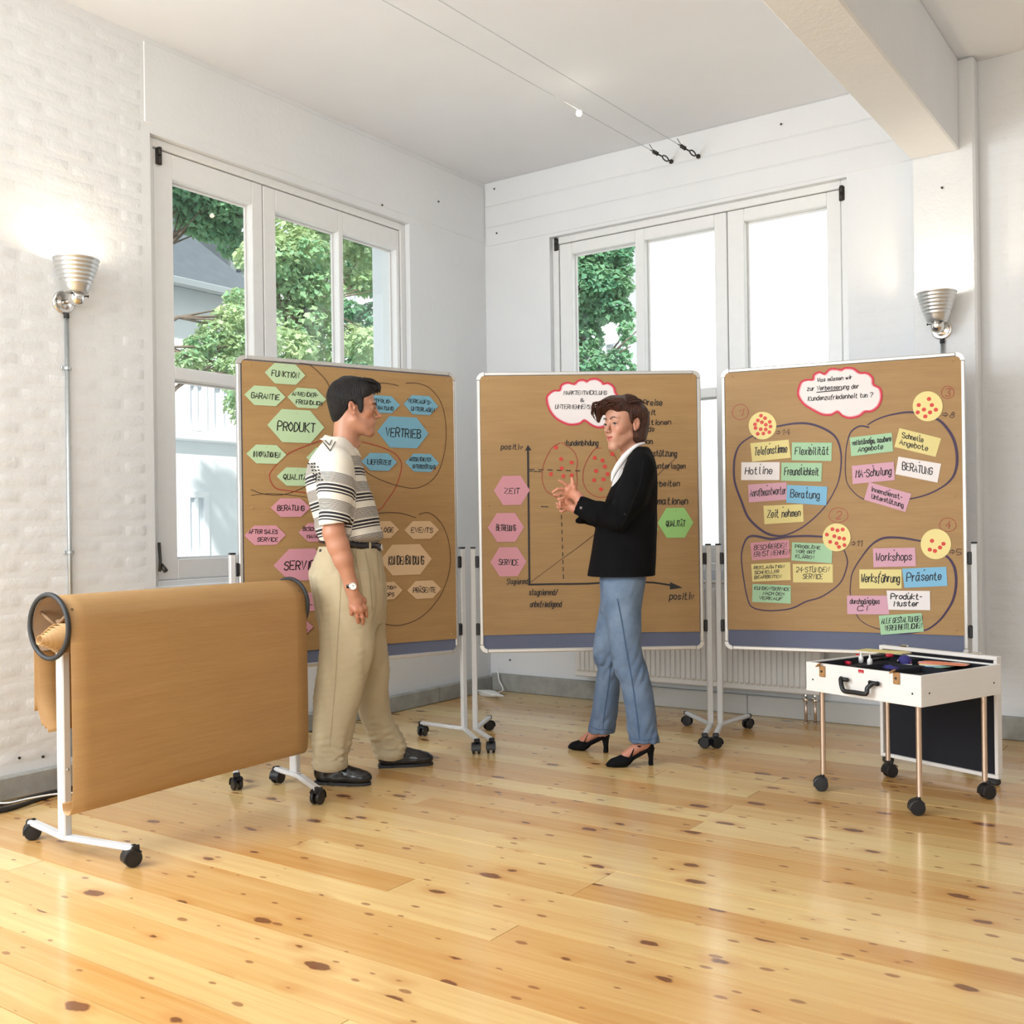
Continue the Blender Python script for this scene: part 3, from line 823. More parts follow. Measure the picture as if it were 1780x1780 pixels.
def pinboard(p0, p1, label, feet, posts=(1, 1)):
    zt_, zb_ = 1.936, 0.468
    a = np.array([*p0, 0.0]); b = np.array([*p1, 0.0])
    u, n, L = board_frame(a, b); rot = math.atan2(u[1], u[0])
    root = thing('pinboard', (a + b) / 2, rot, label, 'pinboard', 'mobile pinboards')
    R3 = np.array([u, -n, UPV])
    H_ = zt_ - zb_
    mid = (a + b) / 2
    # felt panel
    g = G(); g.box(mid + UPV * (zb_ + H_ / 2), (L - .03, .014, H_ - .03), R3); part('felt_panel', g, M_BLUEFELT, root)
    # frame rails with rounded corners
    fw, fd = .020, .026
    def rail(c, sx, sz, nm='frame_rail'):
        q = G(); q.box(c, (sx, fd, sz), R3, .004); part(nm, q, M_ALU, root)
    rail(mid + UPV * (zt_ - fw / 2), L - .08, fw); rail(mid + UPV * (zb_ + fw / 2), L - .08, fw)
    rail(a + u * fw / 2 + UPV * (zb_ + H_ / 2), fw, H_ - .08); rail(b - u * fw / 2 + UPV * (zb_ + H_ / 2), fw, H_ - .08)
    for (cx, sx) in ((a, 1), (b, -1)):
        for (cz, sz) in ((zt_, -1), (zb_, 1)):
            q = G(); poly = []; ro = .04
            for k in range(7):
                th = math.pi / 2 * k / 6; poly.append((ro - ro * math.cos(th), ro - ro * math.sin(th)))
            poly2 = [(ro, 0), (ro, fw)] + [(ro - (ro - fw) * math.sin(math.pi / 2 * k / 6), ro - (ro - fw) * math.cos(math.pi / 2 * k / 6)) for k in range(1, 6)] + [(fw, ro), (0, ro)] + [poly[k] for k in range(1, 6)]
            pl = poly2 if sx * sz > 0 else poly2[::-1]
            q.prism(poly2, cx + UPV * cz + n * fd / 2, u * sx, UPV * sz, -n, fd)
            part('frame_corner', q, M_ALU, root)
    for e, (c, sgn) in enumerate(((a, -1), (b, 1))):
        if not posts[e]: continue
        pc = c + u * sgn * .030
        q = G(); q.box(pc + UPV * (.075 + (1.015 - .075) / 2), (.028, .028, 1.015 - .075), R3, .004); ps = part('post', q, M_WHITE_METAL, root)
        q = G(); q.box(pc + UPV * 1.019, (.030, .030, .008), R3, .003); part('post_cap', q, M_BLACK, ps)
        for zc in (.945, .592):
            q = G(); q.box(c + u * sgn * .010 + n * .002 + UPV * zc, (.020, .030, .062), R3, .004); part('clamp', q, M_BLACK, root)
        t1, vx, t2, hd1, hd2 = feet[e]
        foot(root, t1, (pc[0], pc[1]) if vx is None else vx, t2, pc)
        for tt, hd in ((t1, hd1), (t2, hd2)):
            make_caster(tt, hd, parent=root)
    BOARDS.append((root, a, u, n, L, zb_, zt_, R3))
    return root
b1a, b1b = (-1.262, 4.832), (-.290, 5.493)
b2a, b2b = (-.176, 5.493), (1.002, 5.527)
b3a, b3b = (1.113, 5.517), (2.186, 5.038)
pinboard(b1a, b1b, 'left pinboard with the hexagon cards, partly behind the man', {0: ((-1.38, 5.02), None, (-1.21, 4.55), 2.2, 2.2), 1: ((-.499, 5.684), None, (-.192, 5.212), 1.2, 4.70)})
pinboard(b2a, b2b, 'middle pinboard behind the woman, carrying the chart drawing', {0: ((-.143, 5.82), None, (-.120, 5.228), .6, 4.72), 1: ((.968, 5.875), None, (.957, 5.277), 2.6, 2.6)})
pinboard(b3a, b3b, 'right pinboard with rectangular cards inside violet loops', {0: ((1.282, 5.768), None, (1.012, 5.273), .7, .4), 1: ((2.40, 5.29), None, (2.08, 4.80), .7, .4)})

class Paper:
    """kraft sheet pinned to a board: px -> board plane helpers"""
    def __init__(s, bi, left_in, right_in, top_in, bottom, label):
        s.root, a, u, n, L, zb_, zt_, s.R3 = BOARDS[bi]
        s.u, s.n = u, n; s.p0 = a + n * .010; s.L = L
        x0, x1, z1, z0 = left_in, L - right_in, zt_ - top_in, bottom
        s.off = .010
        nx, nz = 24, 30; rnd = random.Random(bi); V = []; Fc = []
        for j in range(nz + 1):
            for i in range(nx + 1):
                uu, ww = i / nx, j / nz
                wob = .0009 * math.sin(ww * 23 + uu * 3 + bi) * math.sin(math.pi * uu) * math.sin(math.pi * ww) ** .5 if 0 < ww < 1 else 0
                V.append(a + u * (x0 + (x1 - x0) * uu) + UPV * (z0 + (z1 - z0) * ww + (.004 * math.sin(uu * 3.1) if j == 0 else 0)) + n * (.0125 + wob))
        for j in range(nz):
            for i in range(nx):
                k = j * (nx + 1) + i; Fc.append((k, k + 1, k + nx + 2, k + nx + 1))
        base = a + u * L / 2 + UPV * z0 + n * .0125
        rot = math.atan2(u[1], u[0])
        s.sheet = single('paper_sheet', (V, Fc), M_KRAFT, label, 'paper', 'kraft paper sheets on the pinboards', True, rotz=rot, base=base)
        for fx in (0.035, .5, .965):
            for fz in ((.985,) if fx == .5 else (.985, .5, .02)):
                c = a + u * (x0 + (x1 - x0) * fx) + UPV * (z0 + (z1 - z0) * fz) + n * .013
                g = G(); g.lathe(c, n, [(0, .006), (.003, .0055), (.0038, .004), (.003, .002), (.0015, 0)], 8)
                part('pin', g, M_PIN, s.sheet, True)
    def uv(s, px, py):
        p = on_plane(px, py, s.p0, s.n); return float(np.dot(p - s.p0, s.u)), float(p[2])
    def to3(s, off):
        return lambda x, z: s.p0 + s.u * x + UPV * z + s.n * off
    def stroke(s, name, pts, w, mat, closed=False, sub=5, off=.0042, parent=None):
        P = [s.uv(*p) for p in pts]
        P = catmull([np.array(q) for q in P], sub, closed) if sub > 1 else [np.array(q) for q in P]
        if closed: P.append(P[0])
        g = G(); ribbon(g, P, w, s.to3(off)); return part(name, g, mat, parent or s.sheet)
    def write(s, name, lines, mat, lw, parent=None, off=.0044, seed=0):
        """lines: (text, px_left, py_baseline, px_right, cap height in px)"""
        g = G(); rnd = random.Random(seed + len(lines[0][0]))
        for txt, xl, yb, xr, h, *yr in lines:
            a = np.array(s.uv(xl, yb)); b = np.array(s.uv(xr, yr[0] if yr else yb)); c = np.array(s.uv(xl, yb - h))
            st, wd = text_strokes(txt, rnd); e = (b - a) / wd; f = (c - a) / 6
            for l in st: ribbon(g, [a + e * x + f * y for x, y in l], lw, s.to3(off))
        return part(name, g, mat, parent or s.sheet)
M_PIN = simple('brass_pin_head', (0.55, 0.42, 0.18), 0.35, 0.6)
M_DARKPIN = simple('dark_pin_head', (0.04, 0.04, 0.05), 0.35)
def card_mat(name, rgb, scale=1.0): return simple(name, tuple(c * scale for c in srgb(*rgb)), 0.7, var=0.035, nscale=9)
C_GREEN = card_mat('pale_green_card', (184, 210, 168)); C_BLUE = card_mat('sky_blue_card', (118, 172, 196)); C_PINK = card_mat('rose_card', (212, 150, 164))
C_TAN = card_mat('tan_card', (215, 184, 146)); C_GREEN2 = card_mat('leaf_green_card', (156, 208, 126)); C_YELLOW = card_mat('pale_yellow_card', (228, 214, 146))
C_WHITE = card_mat('white_card', (238, 232, 232)); C_MINT = card_mat('mint_green_card', (168, 208, 170)); C_PINK3 = card_mat('pink_card', (214, 165, 184)); C_BLUE3 = card_mat('light_blue_card', (130, 188, 222))
C_CREAM = card_mat('cream_card', (240, 224, 155))

def card(P, name, poly, lines, mat, label, group, lw=.0036, pin=None, off=.0054, seed=0, ink=None, cat='card'):
    """poly: photo pixels of the outline; lines as in Paper.write"""
    Q = [np.array(P.uv(*p)) for p in poly]; c = sum(Q) / len(Q)
    base = P.p0 + P.u * c[0] + UPV * min(q[1] for q in Q) + P.n * (off - .0006)
    rot = math.atan2(P.u[1], P.u[0])
    # orientation: make the outline counter-clockwise
    ar = sum(Q[i][0] * Q[(i + 1) % len(Q)][1] - Q[(i + 1) % len(Q)][0] * Q[i][1] for i in range(len(Q)))
    if ar < 0: Q = Q[::-1]
    g = G(); g.prism([tuple(q) for q in Q], P.p0 + P.n * (off - .0012), P.u, UPV, P.n, .0012)
    o = single(name, g, mat, label, cat, group, rotz=rot, base=base)
    if lines: P.write('lettering', lines, ink or M_INK, lw, o, off + .0005, seed)
    if pin is not None:
        q = P.uv(*pin); c3 = P.p0 + P.u * q[0] + UPV * q[1] + P.n * off
        g = G(); g.lathe(c3, P.n, [(0, .005), (.0024, .0045), (.003, .003), (.0015, 0)], 8); part('pin', g, M_DARKPIN, o, True)
    return o

# ---- left board
P1 = Paper(0, .022, .012, .024, .545, 'brown kraft paper sheet covering the left pinboard')
def hexcard(x0, y0, x1, y1, ins, words, mat, label, group, h=None, lw=.0034, P=None, pin=None, seed=0, pad=.14, left=None):
    P = P or P1; ym = (y0 + y1) / 2; xm = (x0 + x1) / 2
    ca = np.array(P.uv(xm, ym)); wl_ = np.array(P.uv(x0, ym))[0]; wr_ = np.array(P.uv(x1, ym))[0]
    # outline edges stay level in the world
    zt2, zb2 = P.uv(xm, y0 + (y1 - y0) * .04)[1], P.uv(xm, y1 - (y1 - y0) * .04)[1]
    fi = ins / (x1 - x0) * (wr_ - wl_)
    zc = (zt2 + zb2) / 2
    Q = [(wl_, zc), (wl_ + fi, zb2), (wr_ - fi, zb2), (wr_, zc), (wr_ - fi, zt2), (wl_ + fi, zt2)]
    g = G(); off = .0054
    g.prism(Q, P.p0 + P.n * (off - .0012), P.u, UPV, P.n, .0012)
    rot = math.atan2(P.u[1], P.u[0])
    o = single('hexagon_card', g, mat, label, 'card', group, rotz=rot, base=P.p0 + P.u * (wl_ + wr_) / 2 + UPV * zb2 + P.n * (off - .0006))
    rnd = random.Random(seed + int(x0)); gg = G(); nl = len(words); Hh = zt2 - zb2
    for i, wd_ in enumerate(words):
        st, wd = text_strokes(wd_, rnd)
        hh = (h or (.28 if nl == 1 else .205)) * Hh
        avail = (wr_ - wl_ - fi * (1.15 if nl == 1 else 1.1)) * (1 - pad * .5)
        sx = min(avail / wd, hh / 6 * .98); sy = hh / 6
        bx = (wl_ + wr_) / 2 - sx * wd / 2 + (0 if left is None else left * (wr_ - wl_)) + (.05 * (wr_ - wl_) * (1 if i else -1) if nl > 1 else 0)
        bz = zc - hh / 2 if nl == 1 else zc + (.10 if i == 0 else -.10 - .205) * Hh
        for l in st: ribbon(gg, [(bx + sx * x, bz + sy * y - .02 * Hh * (x / wd)) for x, y in l], lw, P.to3(off + .0005))
    part('lettering', gg, M_INK, o)
    q = (P.uv(*pin) if pin else ((wl_ + wr_) / 2, zt2 - .12 * Hh)); c3 = P.p0 + P.u * q[0] + UPV * q[1] + P.n * off
    g = G(); g.lathe(c3, P.n, [(0, .0035), (.0016, .003), (.002, .002), (.001, 0)], 8); part('pin', g, M_PIN, o, True)
    return o
gg_, gb_, gp_, gt_ = 'green hexagon cards on the left board', 'blue hexagon cards on the left board', 'pink hexagon cards on the left board', 'tan hexagon cards on the left board'
hexcard(459.6, 631, 530, 669.6, 17, ['FUNKTION'], C_GREEN, 'pale green hexagon card lettered FUNKTION at the top of the left pinboard', gg_)
hexcard(424, 670, 495.5, 706.7, 17, ['GARANTIE'], C_GREEN, 'pale green hexagon card lettered GARANTIE', gg_)
hexcard(499, 673.7, 566, 711, 17, ['ANWENDER-', 'FREUNDLICH'], C_GREEN, 'pale green hexagon card lettered ANWENDER-FREUNDLICH', gg_, lw=.003)
hexcard(464, 710, 563, 772, 25, ['PRODUKT'], C_GREEN, 'large pale green hexagon card lettered PRODUKT', gg_, lw=.0045)
hexcard(427.5, 772, 497, 807.5, 17, ['INNOVATIONEN'], C_GREEN, 'pale green hexagon card lettered INNOVATIONEN', gg_)
hexcard(532, 777, 601, 816, 17, ['PREIS'], C_GREEN, 'pale green hexagon card mostly hidden behind the shoulder of the man', gg_, left=-.05)
hexcard(480, 811.5, 549, 846, 17, ['QUALITÄT'], C_GREEN, 'pale green hexagon card lettered QUALITÄT, its right end behind the man', gg_)
hexcard(628, 686.5, 694.5, 719, 15, ['PORTFOLIO-', 'BERATUNG'], C_BLUE, 'blue hexagon card whose left half hides behind the face of the man', gb_, lw=.003)
hexcard(700.7, 686.5, 760.7, 722.5, 15, ['VERKAUFS-', 'UNTERLAGEN'], C_BLUE, 'blue hexagon card lettered VERKAUFS-UNTERLAGEN', gb_, lw=.003)
hexcard(655, 722.5, 744, 781, 21, ['VERTRIEB'], C_BLUE, 'large blue hexagon card lettered VERTRIEB', gb_, lw=.0045)
hexcard(627.5, 786.5, 689, 819.5, 15, ['LIEFERZEIT'], C_BLUE, 'blue hexagon card lettered LIEFERZEIT', gb_)
hexcard(703.5, 787.5, 762.5, 821.5, 15, ['AUSSENDIENST-', 'UNTERSTÜTZUNG'], C_BLUE, 'blue hexagon card lettered AUSSENDIENST-UNTERSTÜTZUNG', gb_, lw=.003)
hexcard(469.7, 865, 539, 900, 17, ['BERATUNG'], C_PINK, 'pink hexagon card lettered BERATUNG on the left pinboard', gp_)
hexcard(424, 912, 496, 948.8, 17, ['AFTER SALES', 'SERVICE'], C_PINK, 'pink hexagon card lettered AFTER SALES SERVICE', gp_, lw=.003)
hexcard(518, 908, 586, 942.7, 17, ['BESCHWERDE-', 'MANAGEMENT'], C_PINK, 'pink hexagon card starting BESCH and MANA beside the elbow of the man', gp_, lw=.003)
hexcard(474.6, 951.5, 573, 1011.5, 27, ['SERVICE'], C_PINK, 'large pink hexagon card lettered SERVICE behind the trousers of the man', gp_, lw=.0045)
hexcard(502, 1028.7, 572, 1063.5, 17, ['HOTLINE'], C_PINK, 'pink hexagon card showing OTLI between the trolley and the man', gp_)
hexcard(475, 1074, 544, 1109.5, 17, ['SCHULUNGS-', 'ANGEBOTE'], C_PINK, 'lowest pink hexagon card, only its right tip showing beside the paper trolley', gp_, lw=.003)
hexcard(627, 904.5, 692.6, 937, 15, ['KATALOGE'], C_TAN, 'tan hexagon card ending in ALOGE right of the belt of the man', gt_)
hexcard(702, 904.5, 762, 938, 15, ['EVENTS'], C_TAN, 'tan hexagon card lettered EVENTS', gt_)
hexcard(660, 944, 749.5, 1001.7, 21, ['KUNDENBINDUNG'], C_TAN, 'large tan hexagon card lettered KUNDENBINDUNG', gt_, lw=.0042)
hexcard(633, 1010.7, 699, 1043.7, 15, ['INFORMATION-', 'SHOPS'], C_TAN, 'tan hexagon card with SHOPS, left part behind the trousers', gt_, lw=.003, left=.04)
hexcard(707, 1008, 766, 1041.7, 15, ['PRÄSENTE'], C_TAN, 'tan hexagon card lettered PRÄSENTE', gt_)
P1.stroke('drawn_loop', [(520, 631), (538, 635), (556, 650), (570, 668), (580, 700), (580, 740), (570, 790), (545, 835), (500, 858), (460, 859), (436, 851)], .0026, M_BROWNINK)
P1.stroke('drawn_loop', [(436, 861), (475, 858), (530, 864), (580, 872)], .0020, M_BROWNINK)
P1.stroke('drawn_loop', [(692, 671), (676, 667), (655, 668), (630, 690), (615, 730), (614, 780), (628, 812), (650, 829), (690, 844), (725, 848), (755, 830), (770, 795), (775, 750), (768, 705), (750, 678), (728, 667), (705, 666)], .0026, M_BROWNINK)
P1.stroke('drawn_loop', [(628, 768), (655, 775), (682, 786), (695, 800), (697, 815), (688, 845), (672, 870), (655, 887), (610, 885), (560, 862), (500, 853), (478, 848), (468, 830), (474, 815), (500, 789), (540, 772), (565, 763)], .0036, M_REDINK)
P1.stroke('drawn_loop', [(722, 900), (700, 893), (675, 891), (650, 894), (625, 905), (610, 960), (615, 1030), (640, 1075), (670, 1085), (700, 1086), (735, 1070), (765, 1035), (781, 990), (780, 945), (768, 912), (752, 895), (740, 891), (728, 894)], .0030, M_BROWNINK)

# ---- middle board
P2 = Paper(1, .018, .022, .020, .560, 'brown kraft paper sheet on the middle pinboard with a hand-drawn chart')
def c7(x, y): return (820 + x / 4.238, 630 + y / 4.238)
g7 = 'pink hexagon cards on the middle board'
def reghex(x0, y0, x1, y1, word, mat, label, group):
    return hexcard(x0, y0, x1, y1, (x1 - x0) * .25, [word], mat, label, group, h=.20, lw=.0036, P=P2, pin=None, pad=.5)
reghex(858.5, 825, 920.8, 880, 'ZEIT', C_PINK, 'pink hexagon card lettered ZEIT', g7)
reghex(848, 889.6, 911, 944, 'BETREUUNG', C_PINK, 'pink hexagon card lettered BETREUUNG', g7)
reghex(852.6, 949, 915, 1004, 'SERVICE', C_PINK, 'pink regular hexagon card lettered SERVICE on the middle pinboard', g7)
reghex(1142.8, 880.6, 1205, 937, 'QUALITÄT', C_GREEN2, 'bright green hexagon card lettered QUALITÄT right of the woman', 'bright green hexagon cards')
reghex(1082, 892, 1144, 948, 'PREIS', C_GREEN2, 'bright green hexagon card hidden behind the jacket, only its tip showing', 'bright green hexagon cards')
def cloud(P, pts, label, lines, cvt, lw=.0028):
    pp = [cvt(*p) for p in pts]; Q = [np.array(P.uv(*p)) for p in pp]
    C = catmull(Q, 4, True)
    # red border card with white field: stacked, border is the red felt-tip rim
    ar = sum(C[i][0] * C[(i + 1) % len(C)][1] - C[(i + 1) % len(C)][0] * C[i][1] for i in range(len(C)))
    if ar < 0: C = C[::-1]
    g = G(); g.prism([tuple(q) for q in C], P.p0 + P.n * .0036, P.u, UPV, P.n, .0012)
    cx = sum(C) / len(C)
    o = single('cloud_card', g, C_WHITE, label, 'card', rotz=math.atan2(P.u[1], P.u[0]), base=P.p0 + P.u * cx[0] + UPV * min(q[1] for q in C) + P.n * .0036)
    g = G(); ribbon(g, [q + (cx - q) / np.linalg.norm(cx - q) * .0045 for q in C] + [C[0] + (cx - C[0]) / np.linalg.norm(cx - C[0]) * .0045], .0095, P.to3(.0054), cap=False)
    part('red_outline', g, M_REDRIM, o)
    g = G(); ribbon(g, [q + (cx - q) / np.linalg.norm(cx - q) * .0115 for q in C] + [C[0] + (cx - C[0]) / np.linalg.norm(cx - C[0]) * .0115], .0065, P.to3(.0052), cap=False)
    part('pink_shading', g, M_PINKRIM, o)
    P.write('lettering', lines, M_INK, lw, o, .0056, 5)
    return o
M_REDRIM = simple('red_crayon_rim', (0.62, 0.035, 0.07), 0.6, var=.1)
M_PINKRIM = simple('pink_crayon_shading', (0.80, 0.42, 0.47), 0.6, var=.15, nscale=60)
cloud(P2, [(545, 270), (560, 235), (598, 208), (640, 205), (655, 165), (700, 146), (750, 155), (780, 130), (820, 123), (848, 134), (870, 120), (920, 116), (962, 138), (975, 155), (1010, 150), (1050, 178), (1068, 230), (1110, 270), (1118, 350), (1080, 410), (1040, 450), (950, 485), (890, 472), (830, 435), (790, 458), (710, 463), (620, 420), (565, 350)],
      'white cloud card with red rim lettered MARKTENTWICKLUNG, partly behind the woman', [('MARKTENTWICKLUNG', *c7(678, 238), c7(992, 236)[0], 7.0), ('&', *c7(800, 292), c7(826, 292)[0], 6.5), ('UNTERNEHMENS-SITUATION', *c7(614, 342), c7(1060, 345)[0], 7.5)], c7)
P2.stroke('chart_axis', [c7(425, 1632), c7(420, 1200), c7(417, 900), c7(414, 640)], .0085, M_INK, sub=2)
P2.stroke('chart_axis', [c7(420, 1636), c7(640, 1632), c7(850, 1630), c7(1100, 1616), c7(1340, 1622), c7(1500, 1648)], .0075, M_INK, sub=2)
def poly_on(P, pts, name, mat, off=.0046):
    Q = [P.uv(*p) for p in pts]; f = P.to3(off); g = G(); g.add([f(*q) for q in Q], [tuple(range(len(Q)))[::-1]]); return part(name, g, mat, P.sheet)
poly_on(P2, [c7(392, 650), c7(440, 648), c7(414, 608)], 'arrow_head', M_INK); poly_on(P2, [c7(1460, 1618), c7(1458, 1672), c7(1553, 1660)], 'arrow_head', M_INK)
P2.stroke('drawn_line', [c7(430, 1622), c7(660, 1450), c7(900, 1270), c7(1200, 990), c7(1430, 770), c7(1495, 715)], .0022, M_BROWNINK, sub=2)
def dashes(P, a, b, n, name='dashed_line', fill=.5, w=.0036, mat=None):
    g = G(); A, B = np.array(P.uv(*a)), np.array(P.uv(*b))
    for i in range(n):
        ribbon(g, [A + (B - A) * (i / n), A + (B - A) * ((i + fill) / n)], w, P.to3(.0045))
    return part(name, g, mat or M_INK, P.sheet)
dashes(P2, c7(425, 788), c7(830, 800), 6); dashes(P2, c7(425, 800), c7(520, 806), 3, fill=.7); dashes(P2, c7(655, 960), c7(676, 1620), 12); dashes(P2, c7(512, 1062), c7(640, 1068), 1, fill=.38)
P2.stroke('drawn_ellipse', [c7(*p) for p in ((650, 592), (590, 630), (545, 710), (520, 790), (520, 870), (545, 940), (590, 975), (650, 1000), (740, 980), (775, 900), (770, 800), (778, 730), (755, 660), (700, 615), (660, 592))], .0030, M_REDINK)
P2.stroke('drawn_ellipse', [c7(*p) for p in ((955, 632), (905, 640), (855, 710), (825, 780), (818, 850), (830, 910), (865, 960), (930, 992), (1000, 985), (1050, 920), (1075, 800), (1060, 700), (1010, 650))], .0030, M_REDINK)
def dot(P, x, y, r, parent, off=.0046, ring=False):
    q = np.array(P.uv(x, y)); Q = [(q[0] + r * math.cos(a), q[1] + r * math.sin(a)) for a in [2 * math.pi * k / 14 for k in range(14)]]
    g = G(); g.prism(Q, P.p0 + P.n * off, P.u, UPV, P.n, .0004); return part('sticker_dot', g, M_DOT, parent)
for x, y in ((620, 628), (658, 712), (735, 738), (662, 780), (583, 823), (675, 838), (735, 832), (905, 703), (962, 722), (980, 768), (915, 800), (1000, 823), (900, 868), (970, 862), (952, 935), (1035, 675)):
    dot(P2, *c7(x, y), .0105, P2.sheet)
def w7(txt, x0, y, x1, h, **k): P2.write('lettering', [(txt, *c7(x0, y), c7(x1, y)[0], h / 4.238)], M_INK, k.get('lw', .0034), seed=int(x0))
w7('positiv', 215, 640, 372, 40); w7('-kundenbindung', 680, 612, 930, 42); w7('Preise', 1262, 318, 1400, 46, lw=.0036); w7('Zeit', 1245, 385, 1355, 40, lw=.0036); w7('Informationen', 1130, 458, 1466, 38)
w7('Trends', 1200, 508, 1342, 36); w7('Aktion', 1190, 598, 1330, 40, lw=.0038); w7('Unterstützung', 1225, 690, 1508, 46, lw=.004); w7('Verkaufsunterlagen', 1160, 780, 1572, 40)
w7('vorarbeiten', 1250, 912, 1530, 42); w7('Reklamationen', 1220, 1045, 1590, 50, lw=.004); w7('positiv', 1455, 1745, 1635, 50, lw=.004)
w7('Stagnierend', 258, 1632, 412, 40, lw=.0028); w7('stagnierend/', 425, 1712, 632, 44); w7('unbefriedigend', 430, 1800, 660, 44)

# ---- right board
P3 = Paper(2, .020, .014, .020, .572, 'brown kraft paper sheet on the right pinboard with violet loops')
def c8(x, y): return (1240 + x / 3.8696, 600 + y / 3.8696)
def cB(x, y): return (1250 + x / 3.9556, 900 + y / 3.9556)
cloud(P3, [(565, 310), (585, 250), (625, 232), (665, 230), (672, 198), (710, 178), (745, 190), (780, 158), (825, 154), (862, 160), (890, 148), (945, 152), (990, 182), (1040, 185), (1078, 218), (1085, 265), (1128, 292), (1138, 355), (1115, 415), (1070, 448), (1025, 452), (985, 482), (920, 496), (870, 482), (835, 455), (790, 475), (730, 472), (665, 440), (605, 400), (570, 350)],
      'white cloud card with red rim asking Was müssen wir zur Verbesserung der Kundenzufriedenheit tun', [('Was müssen wir', *c8(700, 248), c8(930, 240)[0], 6.5, c8(0, 228)[1]), ('zur Verbesserung der', *c8(632, 308), c8(978, 290)[0], 7.5, c8(0, 290)[1]), ('Kundenzufriedenheit tun ?', *c8(638, 375), c8(1072, 352)[0], 8.0, c8(0, 348)[1])], c8, lw=.003)
ul = G(); ribbon(ul, [P3.uv(*c8(697, 318)), P3.uv(*c8(865, 302))], .004, P3.to3(.0058)); part('underline', ul, M_INK, P3.sheet)
V_ = lambda pts, c, w: P3.stroke('violet_loop', [c(*p) for p in pts], w, M_PURPLE)
V_([(425, 548), (540, 528), (650, 530), (760, 570), (830, 630), (860, 740), (850, 880), (815, 980), (740, 1100), (620, 1210), (510, 1270), (430, 1283), (340, 1255), (240, 1165), (190, 1050), (145, 920), (140, 800), (155, 720), (190, 660), (265, 612), (285, 628)], c8, [.007, .009, .009, .006, .004, .005, .006, .010, .010, .009, .008, .006, .007])
V_([(1045, 552), (985, 545), (930, 580), (905, 640), (890, 740), (890, 880), (920, 960), (1010, 1035), (1160, 1055), (1320, 1035), (1450, 1000), (1560, 940), (1620, 870), (1640, 770), (1625, 660), (1580, 570), (1500, 495), (1340, 452), (1200, 468), (1100, 500), (1040, 535)], c8, [.007, .006, .004, .003, .004, .005, .006, .010, .011, .009, .006, .005])
V_([(710, 130), (600, 125), (480, 130), (420, 138), (350, 145), (240, 125), (190, 145), (160, 220), (155, 300), (170, 420), (195, 550), (230, 615), (330, 638), (450, 632), (520, 615), (600, 575), (700, 545), (800, 480), (850, 420), (880, 330), (880, 280), (860, 225)], cB, [.008, .009, .010, .006, .005, .005, .006, .005, .005, .004])
V_([(1385, 160), (1250, 138), (1130, 140), (1050, 185), (980, 270), (920, 370), (905, 450), (905, 540), (945, 665), (1000, 725), (1100, 765), (1250, 795), (1410, 775), (1500, 720), (1560, 650), (1610, 560), (1630, 450), (1620, 350), (1590, 290), (1560, 262)], cB, [.007, .009, .005, .004, .003, .003, .005, .007, .009, .010, .008])
def rc(conv, corners, words, mat, colname, where, lw=.0038, pin=None, caps=None, seed=0, x0=.08, x1=.92, off=.0054):
    tl, tr, br, bl = [np.array(c, float) for c in corners]
    lines = []; n = len(words)
    for i, wd in enumerate(words):
        a0, a1 = (x0, x1)
        if isinstance(wd, tuple): wd, a0, a1 = wd
        f = (.66 if n == 1 else (.43, .80)[i] if n == 2 else (.30, .57, .84)[i])
        h = (.42 if n == 1 else .27 if n == 2 else .17)
        L_ = tl + (bl - tl) * f; R_ = tr + (br - tr) * f
        p, q = L_ + (R_ - L_) * a0, L_ + (R_ - L_) * a1
        P_, Q_ = conv(*p), conv(*q); hh = h * np.linalg.norm(bl - tl) / 3.9
        lines.append((wd, P_[0], P_[1], Q_[0], hh, Q_[1]))
    pc = conv(*((tl + tr) / 2 + (bl - tl) * .12))
    txt = ' '.join(w if isinstance(w, str) else w[0] for w in words)
    return card(P3, 'card', [conv(*c) for c in corners], lines, mat, f'{colname} card lettered {txt} {where}', 'rectangular cards on the right board', lw, pc, off, seed)
A_ = 'in the upper left loop'; B_ = 'in the upper right loop'; D_ = 'in the lower left loop'; E_ = 'in the lower right loop'
rc(c8, [(250, 660), (508, 636), (522, 758), (262, 785)], ['Telefonstimme'], C_YELLOW, 'yellow', A_)
rc(c8, [(530, 655), (798, 656), (796, 780), (528, 775)], ['Flexibilität'], C_MINT, 'green', A_)
rc(c8, [(190, 788), (448, 787), (446, 908), (188, 908)], [('Hotline', .1, .8)], C_WHITE, 'white', A_)
rc(c8, [(460, 790), (732, 793), (728, 918), (456, 912)], ['Freundlichkeit'], C_MINT, 'green', A_)
rc(c8, [(235, 938), (492, 922), (497, 1040), (240, 1058)], [('Anrufbeantworter', .04, .97)], C_PINK3, 'pink', A_, lw=.0032)
rc(c8, [(497, 940), (768, 952), (760, 1078), (492, 1060)], [('Beratung', .1, .82)], C_BLUE3, 'blue', A_, off=.0068)
rc(c8, [(338, 1080), (603, 1070), (608, 1188), (345, 1205)], ['Zeit nehmen'], C_YELLOW, 'yellow', A_)
rc(c8, [(918, 622), (1200, 590), (1210, 715), (928, 748)], [('vollständige, saubere', .04, .97), ('Angebote', .17, .76)], C_MINT, 'green', B_, lw=.0034)
rc(c8, [(1252, 558), (1533, 628), (1495, 752), (1218, 685)], [('Schnelle', .12, .62), ('Angebote', .1, .78)], C_YELLOW, 'yellow', B_, lw=.0032)
rc(c8, [(932, 812), (1215, 785), (1222, 908), (938, 935)], ['MA-Schulung'], C_PINK3, 'pink', B_)
rc(c8, [(1245, 750), (1532, 798), (1508, 925), (1225, 868)], [('BERATUNG', .14, .84)], C_WHITE, 'white', B_)
